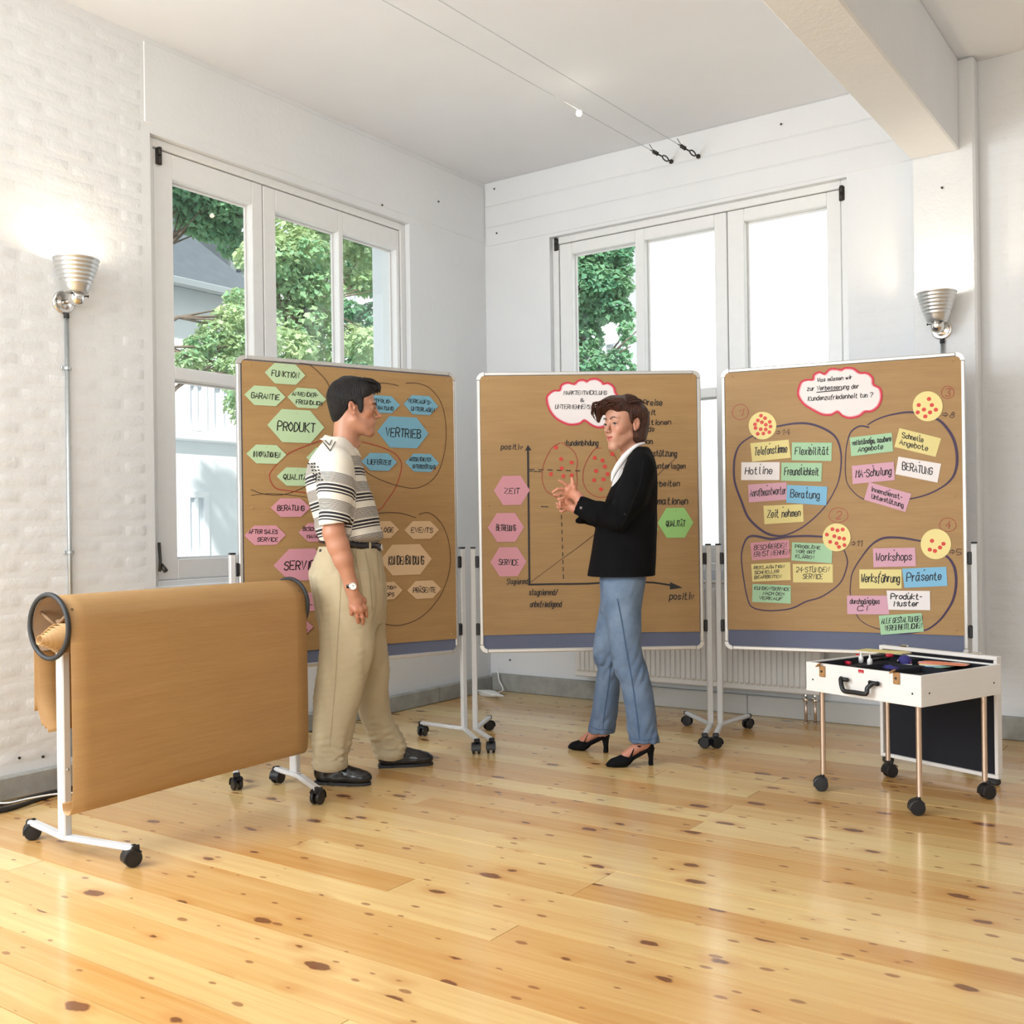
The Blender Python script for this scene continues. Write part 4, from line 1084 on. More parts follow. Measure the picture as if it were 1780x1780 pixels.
rc(c8, [(1048, 922), (1332, 1000), (1292, 1122), (1015, 1040)], [('Innendienst-', .1, .84), ('Unterstützung', .16, .92)], C_PINK3, 'pink', 'tilted at the foot of the upper right loop', lw=.0032)
rc(cB, [(215, 172), (480, 150), (490, 275), (228, 293)], ['BESCHWERDEN', ('ERNST NEHMEN', .06, .98)], C_PINK, 'pink', D_, lw=.0028)
rc(cB, [(503, 168), (782, 180), (775, 313), (498, 293)], [('PROBLEME', .08, .7), ('VOR ORT', .1, .58), ('KLÄREN', .1, .55)], C_MINT, 'green', D_, lw=.0028)
rc(cB, [(222, 318), (490, 305), (494, 428), (230, 440)], [('REKLAMATION', .06, .84), ('SCHNELLER', .07, .7), ('BEARBEITEN', .06, .75)], C_YELLOW, 'yellow', D_, lw=.0028)
rc(cB, [(507, 318), (782, 318), (783, 446), (510, 444)], [('24-STUNDEN', .08, .9), ('SERVICE', .25, .74)], C_YELLOW, 'yellow', D_, lw=.0028)
rc(cB, [(232, 455), (494, 465), (494, 590), (228, 578)], [('KUNDEN-SERVICE', .05, .96), ('NACH DEM', .28, .82), ('VERKAUF', .18, .78)], C_MINT, 'green', D_, lw=.0028)
rc(cB, [(1058, 210), (1348, 205), (1355, 333), (1062, 340)], [('Workshops', .06, .9)], C_PINK3, 'pink', E_)
rc(cB, [(965, 355), (1255, 355), (1256, 487), (966, 487)], [('Werksführung', .04, .95)], C_YELLOW, 'yellow', E_, lw=.004)
rc(cB, [(1258, 350), (1562, 337), (1570, 468), (1275, 482)], [('Präsente', .07, .86)], C_BLUE3, 'blue', E_)
rc(cB, [(880, 535), (1165, 535), (1170, 665), (882, 662)], [('durchgängiges', .07, .78), ('CI', .24, .48)], C_PINK3, 'pink', E_, lw=.0032)
rc(cB, [(1152, 500), (1450, 503), (1452, 635), (1165, 632)], [('Produkt-', .08, .8), ('Muster', .14, .72)], C_WHITE, 'white', E_, lw=.004, off=.0068)
rc(cB, [(1098, 672), (1393, 655), (1408, 782), (1113, 805)], [('ALLE GESTALTUNGEN', .04, .99), ('VEREINHEITLICHEN', .1, .96)], C_MINT, 'green', 'at the foot of the lower right loop', lw=.003)
def rnd_card(cx, cy, r, dots, label):
    pts = [c8(cx + r * math.cos(a), cy + r * math.sin(a)) for a in [2 * math.pi * k / 40 for k in range(40)]]
    o = card(P3, 'round_card', pts, None, C_CREAM, label, 'round sticker cards on the right board', off=.0064)
    for x, y in dots: dot(P3, *c8(x, y), .0098, o, .0064)
    return o
rnd_card(332, 542, 93, [(322, 475), (349, 492), (301, 507), (328, 519), (381, 517), (282, 533), (355, 536), (386, 548), (285, 558), (320, 566), (354, 568), (300, 597), (338, 595), (378, 586)], 'round cream card with fourteen red dots beside numeral 1')
rnd_card(1442, 412, 101, [(1451, 363), (1382, 404), (1470, 404), (1417, 434), (1497, 435), (1375, 453), (1458, 453), (1426, 480)], 'round cream card with eight red dots beside numeral 3')
rnd_card(830, 1293, 94, [(802, 1238), (836, 1246), (871, 1240), (765, 1274), (815, 1285), (848, 1297), (880, 1302), (787, 1323), (830, 1333), (883, 1345), (846, 1357)], 'round cream card with eleven red dots beside numeral 2')
rnd_card(1497, 1338, 102, [(1471, 1316), (1548, 1336), (1525, 1361), (1456, 1375), (1491, 1384)], 'round cream card with five red dots beside numeral 4')
for (cx, cy, rx, ry, ch) in ((183, 450, 54, 52, '1'), (842, 1143, 64, 50, '2'), (1576, 318, 42, 42, '3'), (1577, 1208, 56, 46, '4')):
    P3.stroke('drawn_ring', [c8(cx + rx * math.cos(a) * (1 + .03 * math.sin(3 * a)), cy + ry * math.sin(a)) for a in [2 * math.pi * k / 12 for k in range(12)]], .0022, M_REDINK, closed=True, sub=3)
    P3.write('numeral', [(ch, *c8(cx - 15, cy + 24), c8(cx + 17, cy + 24)[0], 13)], M_REDINK, .0028)
for txt, x0, y, x1 in (('>14', 422, 605, 515), ('>8', 1538, 488, 1618), ('>11', 928, 1352, 1000), ('>5', 1590, 1410, 1666)):
    P3.write('numeral', [(txt, *c8(x0, y), c8(x1, y)[0], 10.5)], M_BROWNINK, .003)
# ------------------------------------------------------------------ paper trolley on the left
def unit(v): v = np.asarray(v, float); return v / np.linalg.norm(v)
TLc = at_depth(85, 1089, 3.60); TRc = at_depth(503, 1050, 4.56)
ax = unit([TRc[0] - TLc[0], TRc[1] - TLc[1], 0]); TLen = float(np.linalg.norm((TRc - TLc)[:2]))
nf = np.array([ax[1], -ax[0], 0])          # towards the camera side
TZ = (TLc[2] + TRc[2]) / 2
TLc = np.array([TLc[0], TLc[1], TZ]); TRc = TLc + ax * TLen
RT = 0.104
tro = thing('paper_trolley', (TLc + TRc) / 2 * np.array([1, 1, 0]), math.atan2(ax[1], ax[0]), 'white mobile paper holder with black end rings, draped with brown kraft paper', 'paper trolley')
RA = np.array([ax, -nf, UPV])
pL = on_floor(113, 1455, .062); pL = np.array([pL[0], pL[1], 0.0])
pR = TRc * np.array([1, 1, 0]) + ax * .02 - nf * .0
for k, (p, top) in enumerate(((pL, TZ - .05), (pR, TZ - .05))):
    g = G(); g.box(p + UPV * (.066 + (top - .066) / 2), (.030, .042, top - .066), RA, .004); ps = part('post', g, M_WHITE_METAL, tro)
    for zc in (.30,):
        g = G(); g.lathe(p - nf * -.0 + nf * .021 + UPV * zc, nf, [(0, .004), (.004, .004), (.0055, .001), (.0055, 0)], 10); part('screw', g, M_STEEL, ps, True)
tips = [((-1.776, 3.853), (-1.292, 3.524)), ((-1.056, 4.663), (-.811, 4.292))]
foot(tro, tips[0][0], (pL[0], pL[1]), tips[0][1], pL, z=.062, w=.034)
foot(tro, tips[1][0], (pR[0] + .03, pR[1] - .05), tips[1][1], pR, z=.062, w=.034)
for tp, hd in zip((tips[0][0], tips[0][1], tips[1][0], tips[1][1]), (-2.7, -2.5, -2.0, 1.2)): make_caster(tp, hd, r=.030, parent=tro)
for c, sgn in ((TLc, -1), (TRc, 1)):
    g = G(); m = 12; prof = [(RT + .006 + .0085 * math.cos(2 * math.pi * k / m), .0085 * math.sin(2 * math.pi * k / m)) for k in range(m)]
    g.lathe(c, ax, prof, 40, closed=True); part('end_ring', g, M_RUBBER, tro, True)
    g = G()      # hub and spokes behind the ring
    for k in range(3):
        a = .6 + k * 2.094; d = (nf * math.cos(a) + UPV * math.sin(a))
        g.tube([c - ax * sgn * .03, c - ax * sgn * .03 + d * (RT + .002)], .006, 8)
    g.lathe(c - ax * sgn * .035, ax, [(0, 0), (.022, 0), (.022, .012), (0, .012)], 16)
    part('spokes', g, simple('brown_cardboard', (0.20, 0.115, 0.055), 0.8, var=.12), tro, True)
# brown cardboard tray-shell (half tube) under the paper
g = G(); n = 30; V = []; Fc = []
for q in (0, 1):
    for k in range(n + 1):
        a = math.radians(-60 + 300 * k / n); d = nf * math.cos(a) + UPV * math.sin(a)
        for rr in (RT - .004, RT - .001): V.append(TLc + ax * (TLen * q + (.006 if q == 0 else -.006)) + d * rr)
m = (n + 1) * 2
for k in range(n):
    a = k * 2; Fc += [(a + 1, a + 3, a + 3 + m, a + 1 + m), (a, a + m, a + 2 + m, a + 2), (a, a + 2, a + 3, a + 1), (a + m, a + 1 + m, a + 3 + m, a + 2 + m)]
g.add(V, Fc); part('tube_shell', g, simple('brown_cardboard', (0.20, 0.115, 0.055), 0.8, var=.12), tro, True)

# kraft sheets draped over it: profile in the (nf, z) plane
def drape(prof, x0, x1, label, nx=16, wob=.003, seed=1, base=None, group=None):
    P = catmull([np.array(p, float) for p in prof], 5); V = []; Fc = []; N_ = len(P); rd = random.Random(seed)
    ph = [rd.uniform(0, 6) for _ in range(4)]
    for i in range(nx + 1):
        s = x0 + (x1 - x0) * i / nx
        for j, p in enumerate(P):
            hang = max(0.0, (TZ - p[1]) / TZ)
            w = wob * hang * (math.sin(s * 7 + ph[0]) + .6 * math.sin(s * 13 + ph[1] + p[1] * 3))
            V.append(TLc * np.array([1, 1, 0]) + ax * s + nf * (p[0] + w) + UPV * (p[1] + .002 * math.sin(s * 4 + ph[2]) * hang))
    for i in range(nx):
        for j in range(N_ - 1):
            a = i * N_ + j; Fc.append((a, a + N_, a + N_ + 1, a + 1))
    return V, Fc
def kraft_sheet(prof, x0, x1, label, name='paper_sheet', seed=1, wob=.003):
    V, Fc = drape(prof, x0, x1, label, seed=seed, wob=wob)
    o = single(name, (V, Fc), M_KRAFT2, label, 'paper', None, True, rotz=math.atan2(ax[1], ax[0]))
    md = o.modifiers.new('thickness', 'SOLIDIFY'); md.thickness = .0008; md.offset = 0
    return o
M_KRAFT2 = mat_kraft('draped_kraft_paper', (0.47, 0.275, 0.105), (0.40, 0.22, 0.082))
R1_ = RT + .0015
zbot = on_plane(124, 1420, TLc + nf * R1_, nf)[2]
arc = [(R1_ * math.cos(math.radians(a)), TZ + R1_ * math.sin(math.radians(a))) for a in (178, 155, 130, 105, 80, 55, 30, 8)]
prof = [(-R1_ - .002, TZ - .30), (-R1_, TZ - .15), (-R1_, TZ - .05)] + arc + [(R1_ + .001, TZ - .1), (R1_ + .002, TZ - .3), (R1_ + .001, TZ - .5), (R1_ - .002, zbot + .06), (R1_ - .010, zbot + .018), (R1_ - .030, zbot), (R1_ - .055, zbot + .012), (R1_ - .060, zbot + .038)]
kraft_sheet(prof, .010, TLen - .006, 'large brown kraft paper sheet hanging down the front of the trolley')
for k in range(3):
    z1 = TZ - .345 - .012 * k
    kraft_sheet([(-.02 - .004 * k, TZ - .06), (-.075 - .003 * k, TZ - .052), (-.094 + .004 * k, TZ - .09), (-.098 + .005 * k, TZ - .2), (-.085 + .006 * k, TZ - .28), (-.060 + .012 * k, z1)], .008 + .004 * k, TLen - .05, ('outermost', 'second', 'innermost')[k] + ' kraft sheet hanging behind the trolley post, lower edge curling', seed=5 + k, wob=.001)
# rolled sheets poking out of the ring
def paper_roll(c, d, r0, L, turns, label, grow=.013):
    V = []; Fc = []; u = unit(np.cross(d, UPV)); w = np.cross(u, d); m = 28
    for j in range(turns):
        r = r0 * (1 - .135 * j); q0 = -grow * j - .004; o0 = len(V)
        for q, rr in ((L, r), (q0, r), (q0, r - .0018), (L, r - .0018)):
            for k in range(m):
                a = 2 * math.pi * k / m; sk = .004 * math.cos(a + j)
                V.append(c + d * (q + (sk if q < L else 0)) + (u * math.cos(a) + w * math.sin(a)) * rr)
        for i in range(3):
            for k in range(m): Fc.append((o0 + i * m + k, o0 + i * m + (k + 1) % m, o0 + (i + 1) * m + (k + 1) % m, o0 + (i + 1) * m + k))
    o = single('paper_roll', (V, Fc), M_KRAFT2, label, 'paper roll', None, True, rotz=math.atan2(ax[1], ax[0]))
    return o
c = TLc - UPV * .040 + nf * .026
paper_roll(c + ax * .015, ax, .050, .9, 6, 'rolled kraft paper telescoping out of the trolley end ring')

# ------------------------------------------------------------------ moderation case on legs
zb_, zt_ = .422, .542
FR = on_plane(1601, 1175, (0, 0, zt_), UPV); FL = on_plane(1401, 1150, (0, 0, zt_), UPV)
eu = unit([FR[0] - FL[0], FR[1] - FL[1], 0]); LW = float(np.linalg.norm((FR - FL)[:2])); ev = np.array([-eu[1], eu[0], 0]); 
LD = float(np.dot((on_plane(1723, 1153, (0, 0, zt_), UPV) - FR), ev)); O2 = np.array([FL[0], FL[1], 0])
rc_ = math.atan2(eu[1], eu[0]); RC = np.array([eu, ev, UPV])
def cp(u, v, z): return O2 + eu * u + ev * v + UPV * z
case = thing('case_table', cp(LW / 2, LD / 2, 0), rc_, 'open white wooden tool case standing on four metal legs with casters', 'case table')
M_WHITEWOOD = simple('white_stained_wood', (0.78, 0.76, 0.74), .45, var=.05, nscale=6, kind='Object', stretch=(1, 1, 30))
th = .012
for nm, u0, u1, v0, v1 in (('front_board', 0, LW, 0, th), ('rear_board', 0, LW, LD - th, LD), ('side_board', 0, th, th + .0005, LD - th - .0005), ('side_board', LW - th, LW, th + .0005, LD - th - .0005)):
    g = G(); g.box(cp((u0 + u1) / 2, (v0 + v1) / 2, (zb_ + zt_) / 2), (u1 - u0, v1 - v0, zt_ - zb_), RC, .0015); part(nm, g, M_WHITEWOOD, case)
g = G(); g.box(cp(LW / 2, LD / 2, zb_ + .006), (LW - 2 * th - .001, LD - 2 * th - .001, .010), RC); part('bottom', g, M_WHITEWOOD, case)
zf = zt_ - .030
g = G(); g.box(cp(LW / 2, LD / 2, zf - .006), (LW - 2 * th - .001, LD - 2 * th - .001, .012), RC, .002); part('insert', g, M_FELT, case)
g = G()
for u0, u1, v0, v1 in ((.012, LW - .012, .012, .016), (.012, LW - .012, LD - .016, LD - .012), (.012, .016, .016, LD - .016), (LW - .016, LW - .012, .016, LD - .016), (.20, .204, .016, LD - .016), (.204, LW - .016, .27, .274), (.36, .364, .016, .27)):
    g.box(cp((u0 + u1) / 2, (v0 + v1) / 2, (zf + zt_ - .006) / 2), (u1 - u0, v1 - v0, zt_ - .006 - zf), RC)
part('divider', g, M_FELT, case)
legs = [(1425, 1389), (1517, 1358), (1590, 1428), (1692, 1400)]
for k, (u, v) in enumerate(((.045, .045), (.045, LD - .05), (LW - .045, .045), (LW - .045, LD - .05))):
    p = cp(u, v, 0)
    g = G(); g.tube([p + UPV * .072, p + UPV * (zb_ - .001)], .0105, 16); lg = part('leg', g, M_COPPER, case); auto_smooth(lg, .6)
    make_caster(p + eu * (.010 if k % 2 else -.012), (2.9, 3.4, 3.0, 3.3)[k], r=.0285, parent=case)
# handle, latches, badge, rivets
def fp(px, py, off=0.0):
    p = on_plane(px, py, O2 - ev * off, ev); return p
g = G()
hl0, hl1, hr0, hr1 = fp(1462, 1180, .018), fp(1474, 1182, .018), fp(1511, 1186, .018), fp(1525, 1189, .018)
b0_, b1_ = fp(1466, 1201, .034), fp(1505, 1206, .034)
g.tube([fp(1462, 1179, .0) + 0, hl0], .009, 10); g.tube([fp(1525, 1188, .0), hr1], .009, 10)
g.tube([hl0, hl1], .0085, 10); g.tube([hr0, hr1], .0085, 10)
part('handle_mount', g, M_BLACK, case, True)
g = G(); g.tube(catmull([hl0 - ev * .002, (hl0 * .4 + b0_ * .6) - ev * .004, b0_ + eu * .006, (b0_ + b1_) / 2, b1_, (hr0 * .5 + b1_ * .5), hr1 * .5 + hr0 * .5], 4), .0095, 10); part('handle', g, M_BLACK, case, True)
for px, py in ((1429, 1167), (1558, 1179)):
    c = fp(px, py, .004); q = G(); q.box(c, (.030, .006, .046), RC, .003); lt = part('latch', q, M_TAN_LEATHER, case)
    q = G(); q.box(c + UPV * .026 - eu * .010 - ev * .010, (.026, .018, .005), np.array([eu * .8 + UPV * .6, ev, UPV * .8 - eu * .6]), .002); part('latch_flap', q, M_TAN_LEATHER, lt)
    q = G(); q.lathe(c - ev * .003, -ev, [(0, .004), (.004, .004), (.005, 0)], 10); part('rivet', q, M_DARKIRON, lt, True)
c = fp(1496.5, 1167, .0012); g = G(); g.box(c, (.026, .002, .013), RC, .0008); bd = part('badge', g, simple('crimson_badge', (0.45, .012, .03), .35), case)
g = G(); g.box(c - UPV * .003 - ev * .0014, (.018, .0012, .003), RC); part('badge_bar', g, simple('pale_badge_print', (.75, .3, .3), .5), bd)
for px, py in ((1413, 1181), (1586, 1206)):
    g = G(); g.lathe(fp(px, py), -ev, [(0, .002), (.003, .002), (.004, 0)], 10); part('rivet', g, M_DARKIRON, case, True)
for py_, v in ((1208, .05), (1189, LD - .05)):
    g = G(); g.lathe(cp(LW, v, zb_ + .05), eu, [(0, .002), (.003, .002), (.004, 0)], 10); part('rivet', g, M_DARKIRON, case, True)
# separate lid standing behind the case
lb = on_floor(1532, 1313, .03); rb = on_floor(1737, 1355, .03)
lo = lb * np.array([1, 1, 0]); eu2 = unit([rb[0] - lb[0], rb[1] - lb[1], 0]); LL = float(np.linalg.norm((rb - lb)[:2])); ev2 = np.array([-eu2[1], eu2[0], 0]); RL = np.array([eu2, ev2, UPV])
zl0, zl1 = .030, .548
lid = thing('case_lid', lo + eu2 * LL / 2, math.atan2(eu2[1], eu2[0]), 'removed case lid with black felt and white rim, standing behind the tool case', 'case')
def lp(u, v, z): return lo + eu2 * u + ev2 * v + UPV * z
g = G(); g.box(lp(LL / 2, .020, (zl0 + zl1) / 2), (LL - .01, .006, zl1 - zl0 - .01), RL); part('lid_panel', g, M_WHITEWOOD, lid)
g = G(); g.box(lp(LL / 2, .012, (zl0 + zl1) / 2), (LL - .03, .008, zl1 - zl0 - .03), RL); part('felt_lining', g, M_FELT, lid)
rw = .016
for u0, u1, z0, z1 in ((0, LL, zl0, zl0 + rw), (0, LL, zl1 - rw, zl1), (0, rw, zl0 + rw, zl1 - rw), (LL - rw, LL, zl0 + rw, zl1 - rw)):
    g = G(); g.box(lp((u0 + u1) / 2, .010, (z0 + z1) / 2), (u1 - u0, .034, z1 - z0), RL, .002); part('rim', g, M_WHITEWOOD, lid)
for u in (.03, LL - .03):
    g = G(); g.box(lp(u, .010, zl0 / 2), (.05, .036, zl0 - .001), RL, .008); part('rubber_foot', g, M_RUBBER, lid)
for px, py in ((1571, 1130), (1697, 1142)):
    p = on_plane(px, py, lo, ev2); u = float(np.dot(p - lo, eu2))
    g = G(); g.box(lp(u, .006, zl1 + .006), (.034, .012, .010), RL, .002); g.tube([lp(u - .017, .0, zl1 + .004), lp(u + .017, .0, zl1 + .004)], .004, 8); part('hinge', g, M_CHROME, lid)
# contents of the case
def ctop(px, py, z=zt_): return on_plane(px, py, (0, 0, z), UPV)
M_WPLASTIC = simple('white_plastic', (.85, .85, .83), .35); M_NAVY = simple('navy_cushion_fabric', (.035, .03, .18), .8, var=.2, nscale=80)
M_REDCAP = simple('red_cap_plastic', (.55, .02, .05), .35); M_YLW = C_YELLOW
for (px, py), lab in (((1496.5, 1152), 'small white glue bottle, left of the two in the case'), ((1512, 1156), 'small white glue bottle, right of the two in the case')):
    p = ctop(px, py, zf); r = .0112
    g = G(); g.lathe(p, UPV, [(0, 0), (r, 0), (r, .020), (r * .8, .026), (r * .42, .030), (r * .32, .038), (r * .12, .045), (0, .045)], 16)
    single('glue_bottle', g, M_WPLASTIC, lab, 'bottle', 'glue bottles in the case', True)
pc = ctop(1573, 1158, zf)
pcu = thing('pin_cushion', pc, rc_, 'navy dome pin cushion with white base and coloured pins in the case', 'pin cushion')
g = G(); g.lathe(pc, UPV, [(0, 0), (.026, 0), (.029, .004), (.029, .010), (.026, .012), (0, .012)], 24); part('cushion_base', g, M_WPLASTIC, pcu, True)
g = G(); g.lathe(pc + UPV * .012, UPV, [(.0265, 0), (.0285, .008), (.026, .020), (.018, .030), (.008, .034), (0, .035)], 24); part('cushion_dome', g, M_NAVY, pcu, True)
rp = random.Random(4)
for k in range(16):
    a = rp.uniform(0, 6.28); e = rp.uniform(.2, 1.3); d = np.array([math.cos(a) * math.cos(e), math.sin(a) * math.cos(e), math.sin(e)])
    c = pc + UPV * .014 + d * np.array([.030, .030, .026]); g = G(); g.sphere(c, .0026, 8, 6); part('pin_head', g, rp.choice((M_WPLASTIC, M_REDCAP, M_WPLASTIC)), pcu, True)
def marker(p, q, body, cap, label, r=.0075, z=None):
    d = unit(q - p); L = np.linalg.norm(q - p); root = thing('marker_pen', (p + q) / 2 - UPV * r, math.atan2(d[1], d[0]), label, 'marker', 'marker pens in the case')
    g = G(); g.lathe(p, d, [(0, 0), (r * .9, 0), (r, .002), (r, L * .66), (0, L * .66)], 14); part('barrel', g, body, root, True)
    g = G(); g.lathe(p + d * L * .66, d, [(0, 0), (r * 1.12, 0), (r * 1.12, L * .3), (r * .95, L * .34), (0, L * .34)], 14); part('pen_cap', g, cap, root, True)
zm = zf + .018
marker(ctop(1512, 1141, zm + .01), ctop(1552, 1139, zm + .01), M_BLACK, M_REDCAP, 'black marker pen with red cap lying uppermost behind the glue bottles')
marker(ctop(1513, 1147, zm), ctop(1545, 1143, zm), M_BLACK, M_BLACK, 'black marker pen lying under the red-capped one')
marker(ctop(1505, 1143, zm), ctop(1490, 1139, zm), M_BLACK, M_REDCAP, 'short black marker pen with its red cap pointing left')
marker(ctop(1452, 1149, zf + .008), ctop(1478, 1153, zf + .008), M_BLACK, M_REDCAP, 'dark marker pen lying alone in the left compartment')
def flat_stack(px, n, mats, w, d, rot0, name, label, cat, grp, z0, dz=.0012, jit=.25, seed=3, tri=False):
    rd = random.Random(seed)
    for k in range(n):
        c = ctop(*px, z0) ; c = c + eu * rd.uniform(-.012, .012) + ev * rd.uniform(-.008, .008); c[2] = z0 + dz * k
        a = rc_ + rot0 + (k - n / 2) * jit; X = np.array([math.cos(a), math.sin(a), 0]); Y = np.array([-X[1], X[0], 0])
        g = G()
        if tri == 'oval': poly = [(w / 2 * math.cos(t_), d / 2 * math.sin(t_)) for t_ in [2 * math.pi * i / 24 for i in range(24)]]
        else: poly = [(-w / 2, -d / 2), (w / 2, -d / 2), (w / 2, d / 2), (-w / 2, d / 2)]
        g.prism(poly, c, X, Y, UPV, dz * .8)
        single(name, g, mats[k % len(mats)], label[k], cat, grp)
oc = simple('orange_card', tuple(srgb(232, 140, 105)), .7); 
flat_stack((1535, 1133), 4, [C_YELLOW, C_CREAM, C_WHITE, C_YELLOW], .20, .085, .15, 'blank_card', ['lowest blank card of the yellow stack on the case', 'second blank card of the yellow stack on the case', 'third, whitish blank card of the yellow stack on the case', 'topmost yellow blank card of the stack on the case'], 'card', 'blank cards on the case', zt_ + .004, jit=.05, seed=2)
flat_stack((1640, 1156), 7, [C_MINT, C_BLUE3, C_WHITE, C_YELLOW, oc, C_PINK3, oc], .20, .085, .75, 'oval_card', ['mint oval card at the bottom of the fanned stack', 'light blue oval card low in the fanned stack', 'white oval card in the fanned stack', 'yellow oval card in the fanned stack', 'orange oval card below the pink one in the fanned stack', 'pink oval card near the top of the fanned stack', 'orange oval card on top of the fanned stack'], 'card', 'oval cards fanned in the case', zf + .018, jit=-.30, seed=6, tri='oval')
for (px, py, a_, lab) in ((1545, 1163, .2, 'crumpled navy pouch lying left of the pin cushion'),):
    c = ctop(px, py, zf); g = G(); rd = random.Random(9); nx = 8; V = []; Fc = []
    for i in range(nx + 1):
        for j in range(nx + 1):
            u, v = i / nx, j / nz if 0 else j / nx
            V.append(c + eu * (u - .5) * .085 + ev * (v - .5) * .04 + UPV * (.004 + (.012 * math.sin(math.pi * u) * math.sin(math.pi * v) + rd.uniform(0, .006)) * (0 if i in (0, nx) or j in (0, nx) else 1)))
    for i in range(nx):
        for j in range(nx): k = i * (nx + 1) + j; Fc.append((k, k + nx + 1, k + nx + 2, k + 1))
    single('pouch', (V, Fc), M_NAVY, lab, 'pouch', None, True)
g = G(); p = ctop(1556, 1157, zf + .012); q = ctop(1590, 1161, zf + .012); g.box((p + q) / 2, (float(np.linalg.norm(q - p)), .010, .006), np.array([unit(q - p), np.cross(UPV, unit(q - p)), UPV]), .002)
single('wooden_stick', g, C_YELLOW, 'narrow pale yellow strip under the pin cushion', 'strip')

# ------------------------------------------------------------------ radiator on the right wall
RT0, RT1 = .070, .150
rs0 = wall_r(997, 1160, RT1)[0]; rs1 = wall_r(1424, 1150, RT1)[0]; rz0 = wall_r(1131, 1186, RT1)[1]
rad = thing('radiator', W((rs0 + rs1) / 2, RT1 / 2, 0), -YAW, 'white ribbed panel radiator under the right window', 'radiator')
rz1 = .78
g = G(); g.wbox(rs0, rs1, RT0, RT1 - .010, rz0, rz1, .006); part('radiator_panel', g, M_RADIATOR, rad)
g = G(); g.wbox(rs0 - .004, rs1 + .004, RT0 - .004, RT1 + .002, rz1 + .0005, rz1 + .012, .003); part('top_grille', g, M_RADIATOR, rad)
pitch = .0335; n = int((rs1 - rs0 - .03) / pitch); rib_me = None
for k in range(n):
    s = rs0 + .018 + pitch * (k + .5)
    if rib_me is None:
        gg2 = G(); prof = [(-.0145, 0), (-.0105, .010), (.0105, .010), (.0145, 0)]; V = []; Fc = []
        for z, sc in ((0, 0), (.014, 1), (rz1 - rz0 - .06 - .014, 1), (rz1 - rz0 - .06, 0)):
            for x, y in prof: V.append((x * (1 if sc else .8), -y * sc, z))
        for i in range(3):
            for j in range(3): Fc.append((i * 4 + j, i * 4 + j + 1, i * 4 + j + 5, i * 4 + j + 4))
        rib_me = mesh_from('rib', V, Fc, M_RADIATOR)
    o = bpy.data.objects.new('rib', rib_me); COL.objects.link(o); o.parent = rad
    M = ROOT[rad].inverted() @ Matrix.Translation(Vector(W(s, RT1 - .010, rz0 + .030))) @ Matrix.Rotation(-YAW, 4, 'Z'); o.matrix_local = M
for ss in (rs0 + .15, rs1 - .15):
    g = G(); g.wbox(ss - .015, ss + .015, .002, RT0 - .001, rz0 + .1, rz1 - .1, .002); part('wall_bracket', g, M_RADIATOR, rad)
for px in (1401, 1417):
    s = wall_r(px, 1230, .11)[0]; p = W(s, .11, 0)
    g = G(); g.tube([p + UPV * .002, p + UPV * (rz0 - .03)], .009, 10); g.lathe(p + UPV * .001, UPV, [(.010, 0), (.018, 0), (.018, .004), (.010, .007)], 12); part('pipe', g, M_COPPER, rad, True)
    g = G(); g.lathe(p + UPV * (rz0 - .045), UPV, [(.010, 0), (.016, .004), (.016, .02), (.011, .024), (.011, .046)], 12)
    g.tube([p + UPV * (rz0 - .02), p + UPV * (rz0 - .02) + AA * .035], .008, 8); part('valve', g, M_CHROME, rad, True)

# ------------------------------------------------------------------ wall lamps
def sconce(c, nrm, side, label, power):
    """c = centre of the shade base (socket top); nrm = wall normal, side = along wall direction"""
    root = thing('wall_lamp', c - UPV * .12, 0, label, 'wall lamp', 'metal cone wall lamps')
    M_SH = simple('ribbed_aluminium_shade', (0.62, 0.62, 0.61), .30, .85, var=.06)
    prof = []; H_, r0, r1 = .150, .048, .098
    n = 34
    for k in range(n + 1):
        t_ = k / n; r = r0 + (r1 - r0) * (t_ ** .8) ; r += (.0022 * math.sin(t_ * math.pi * 2 * 8.5) if t_ > .25 else 0)
        prof.append((r, t_ * H_))
    outer = [(0.02, 0)] + prof; inner = [(r - .003, h) for r, h in reversed(prof)]
    g = G(); g.lathe(c, UPV, outer + inner + [(.018, .003)], 36); part('shade', g, M_SH, root, True)
    g = G(); g.lathe(c - UPV * .058, UPV, [(0, 0), (.012, .001), (.028, .012), (.034, .030), (.034, .050), (.030, .0575), (0, .0578)], 24); part('socket', g, M_CHROME, root, True)
    for k in range(3):
        a = 2.1 * k + .5; d = np.array([math.cos(a), math.sin(a), 0]); q = c - UPV * .010 + d * .034
        g = G(); g.tube([q - d * .004, q + d * .012], .003, 8); g.lathe(q + d * .012, d, [(0, 0), (.006, 0), (.006, .004), (0, .004)], 8); part('thumbscrew', g, M_DARKIRON, root, True)
    wallp = c - nrm * WALLD - UPV * .028
    g = G(); g.lathe(wallp, nrm, [(0, 0), (.052, 0), (.052, .006), (.044, .012), (.040, .010), (.030, .016), (0, .018)], 28); part('wall_plate', g, M_CHROME, root, True)
    g = G(); g.tube([wallp + nrm * .016, c - UPV * .028 - nrm * .030], .010, 12); part('arm', g, M_CHROME, root, True)
    g = G(); g.sphere(c + UPV * .055, (.026, .026, .032), 16, 12); g.tube([c + UPV * .004, c + UPV * .035], .014, 12); bl = part('bulb', g, M_BULB, root, True)
    ld = bpy.data.lights.new('wall_lamp_light', 'POINT'); ld.energy = power; ld.color = (1.0, .84, .62); ld.shadow_soft_size = .03
    lo_ = bpy.data.objects.new('wall_lamp_light', ld); COL.objects.link(lo_); lo_.location = Vector(c + UPV * .115)
    return root
WALLD = .105
a1_, z1_ = wall_l(133, 508, WALLD); c1_ = W(WALLD, a1_, z1_ - .004)
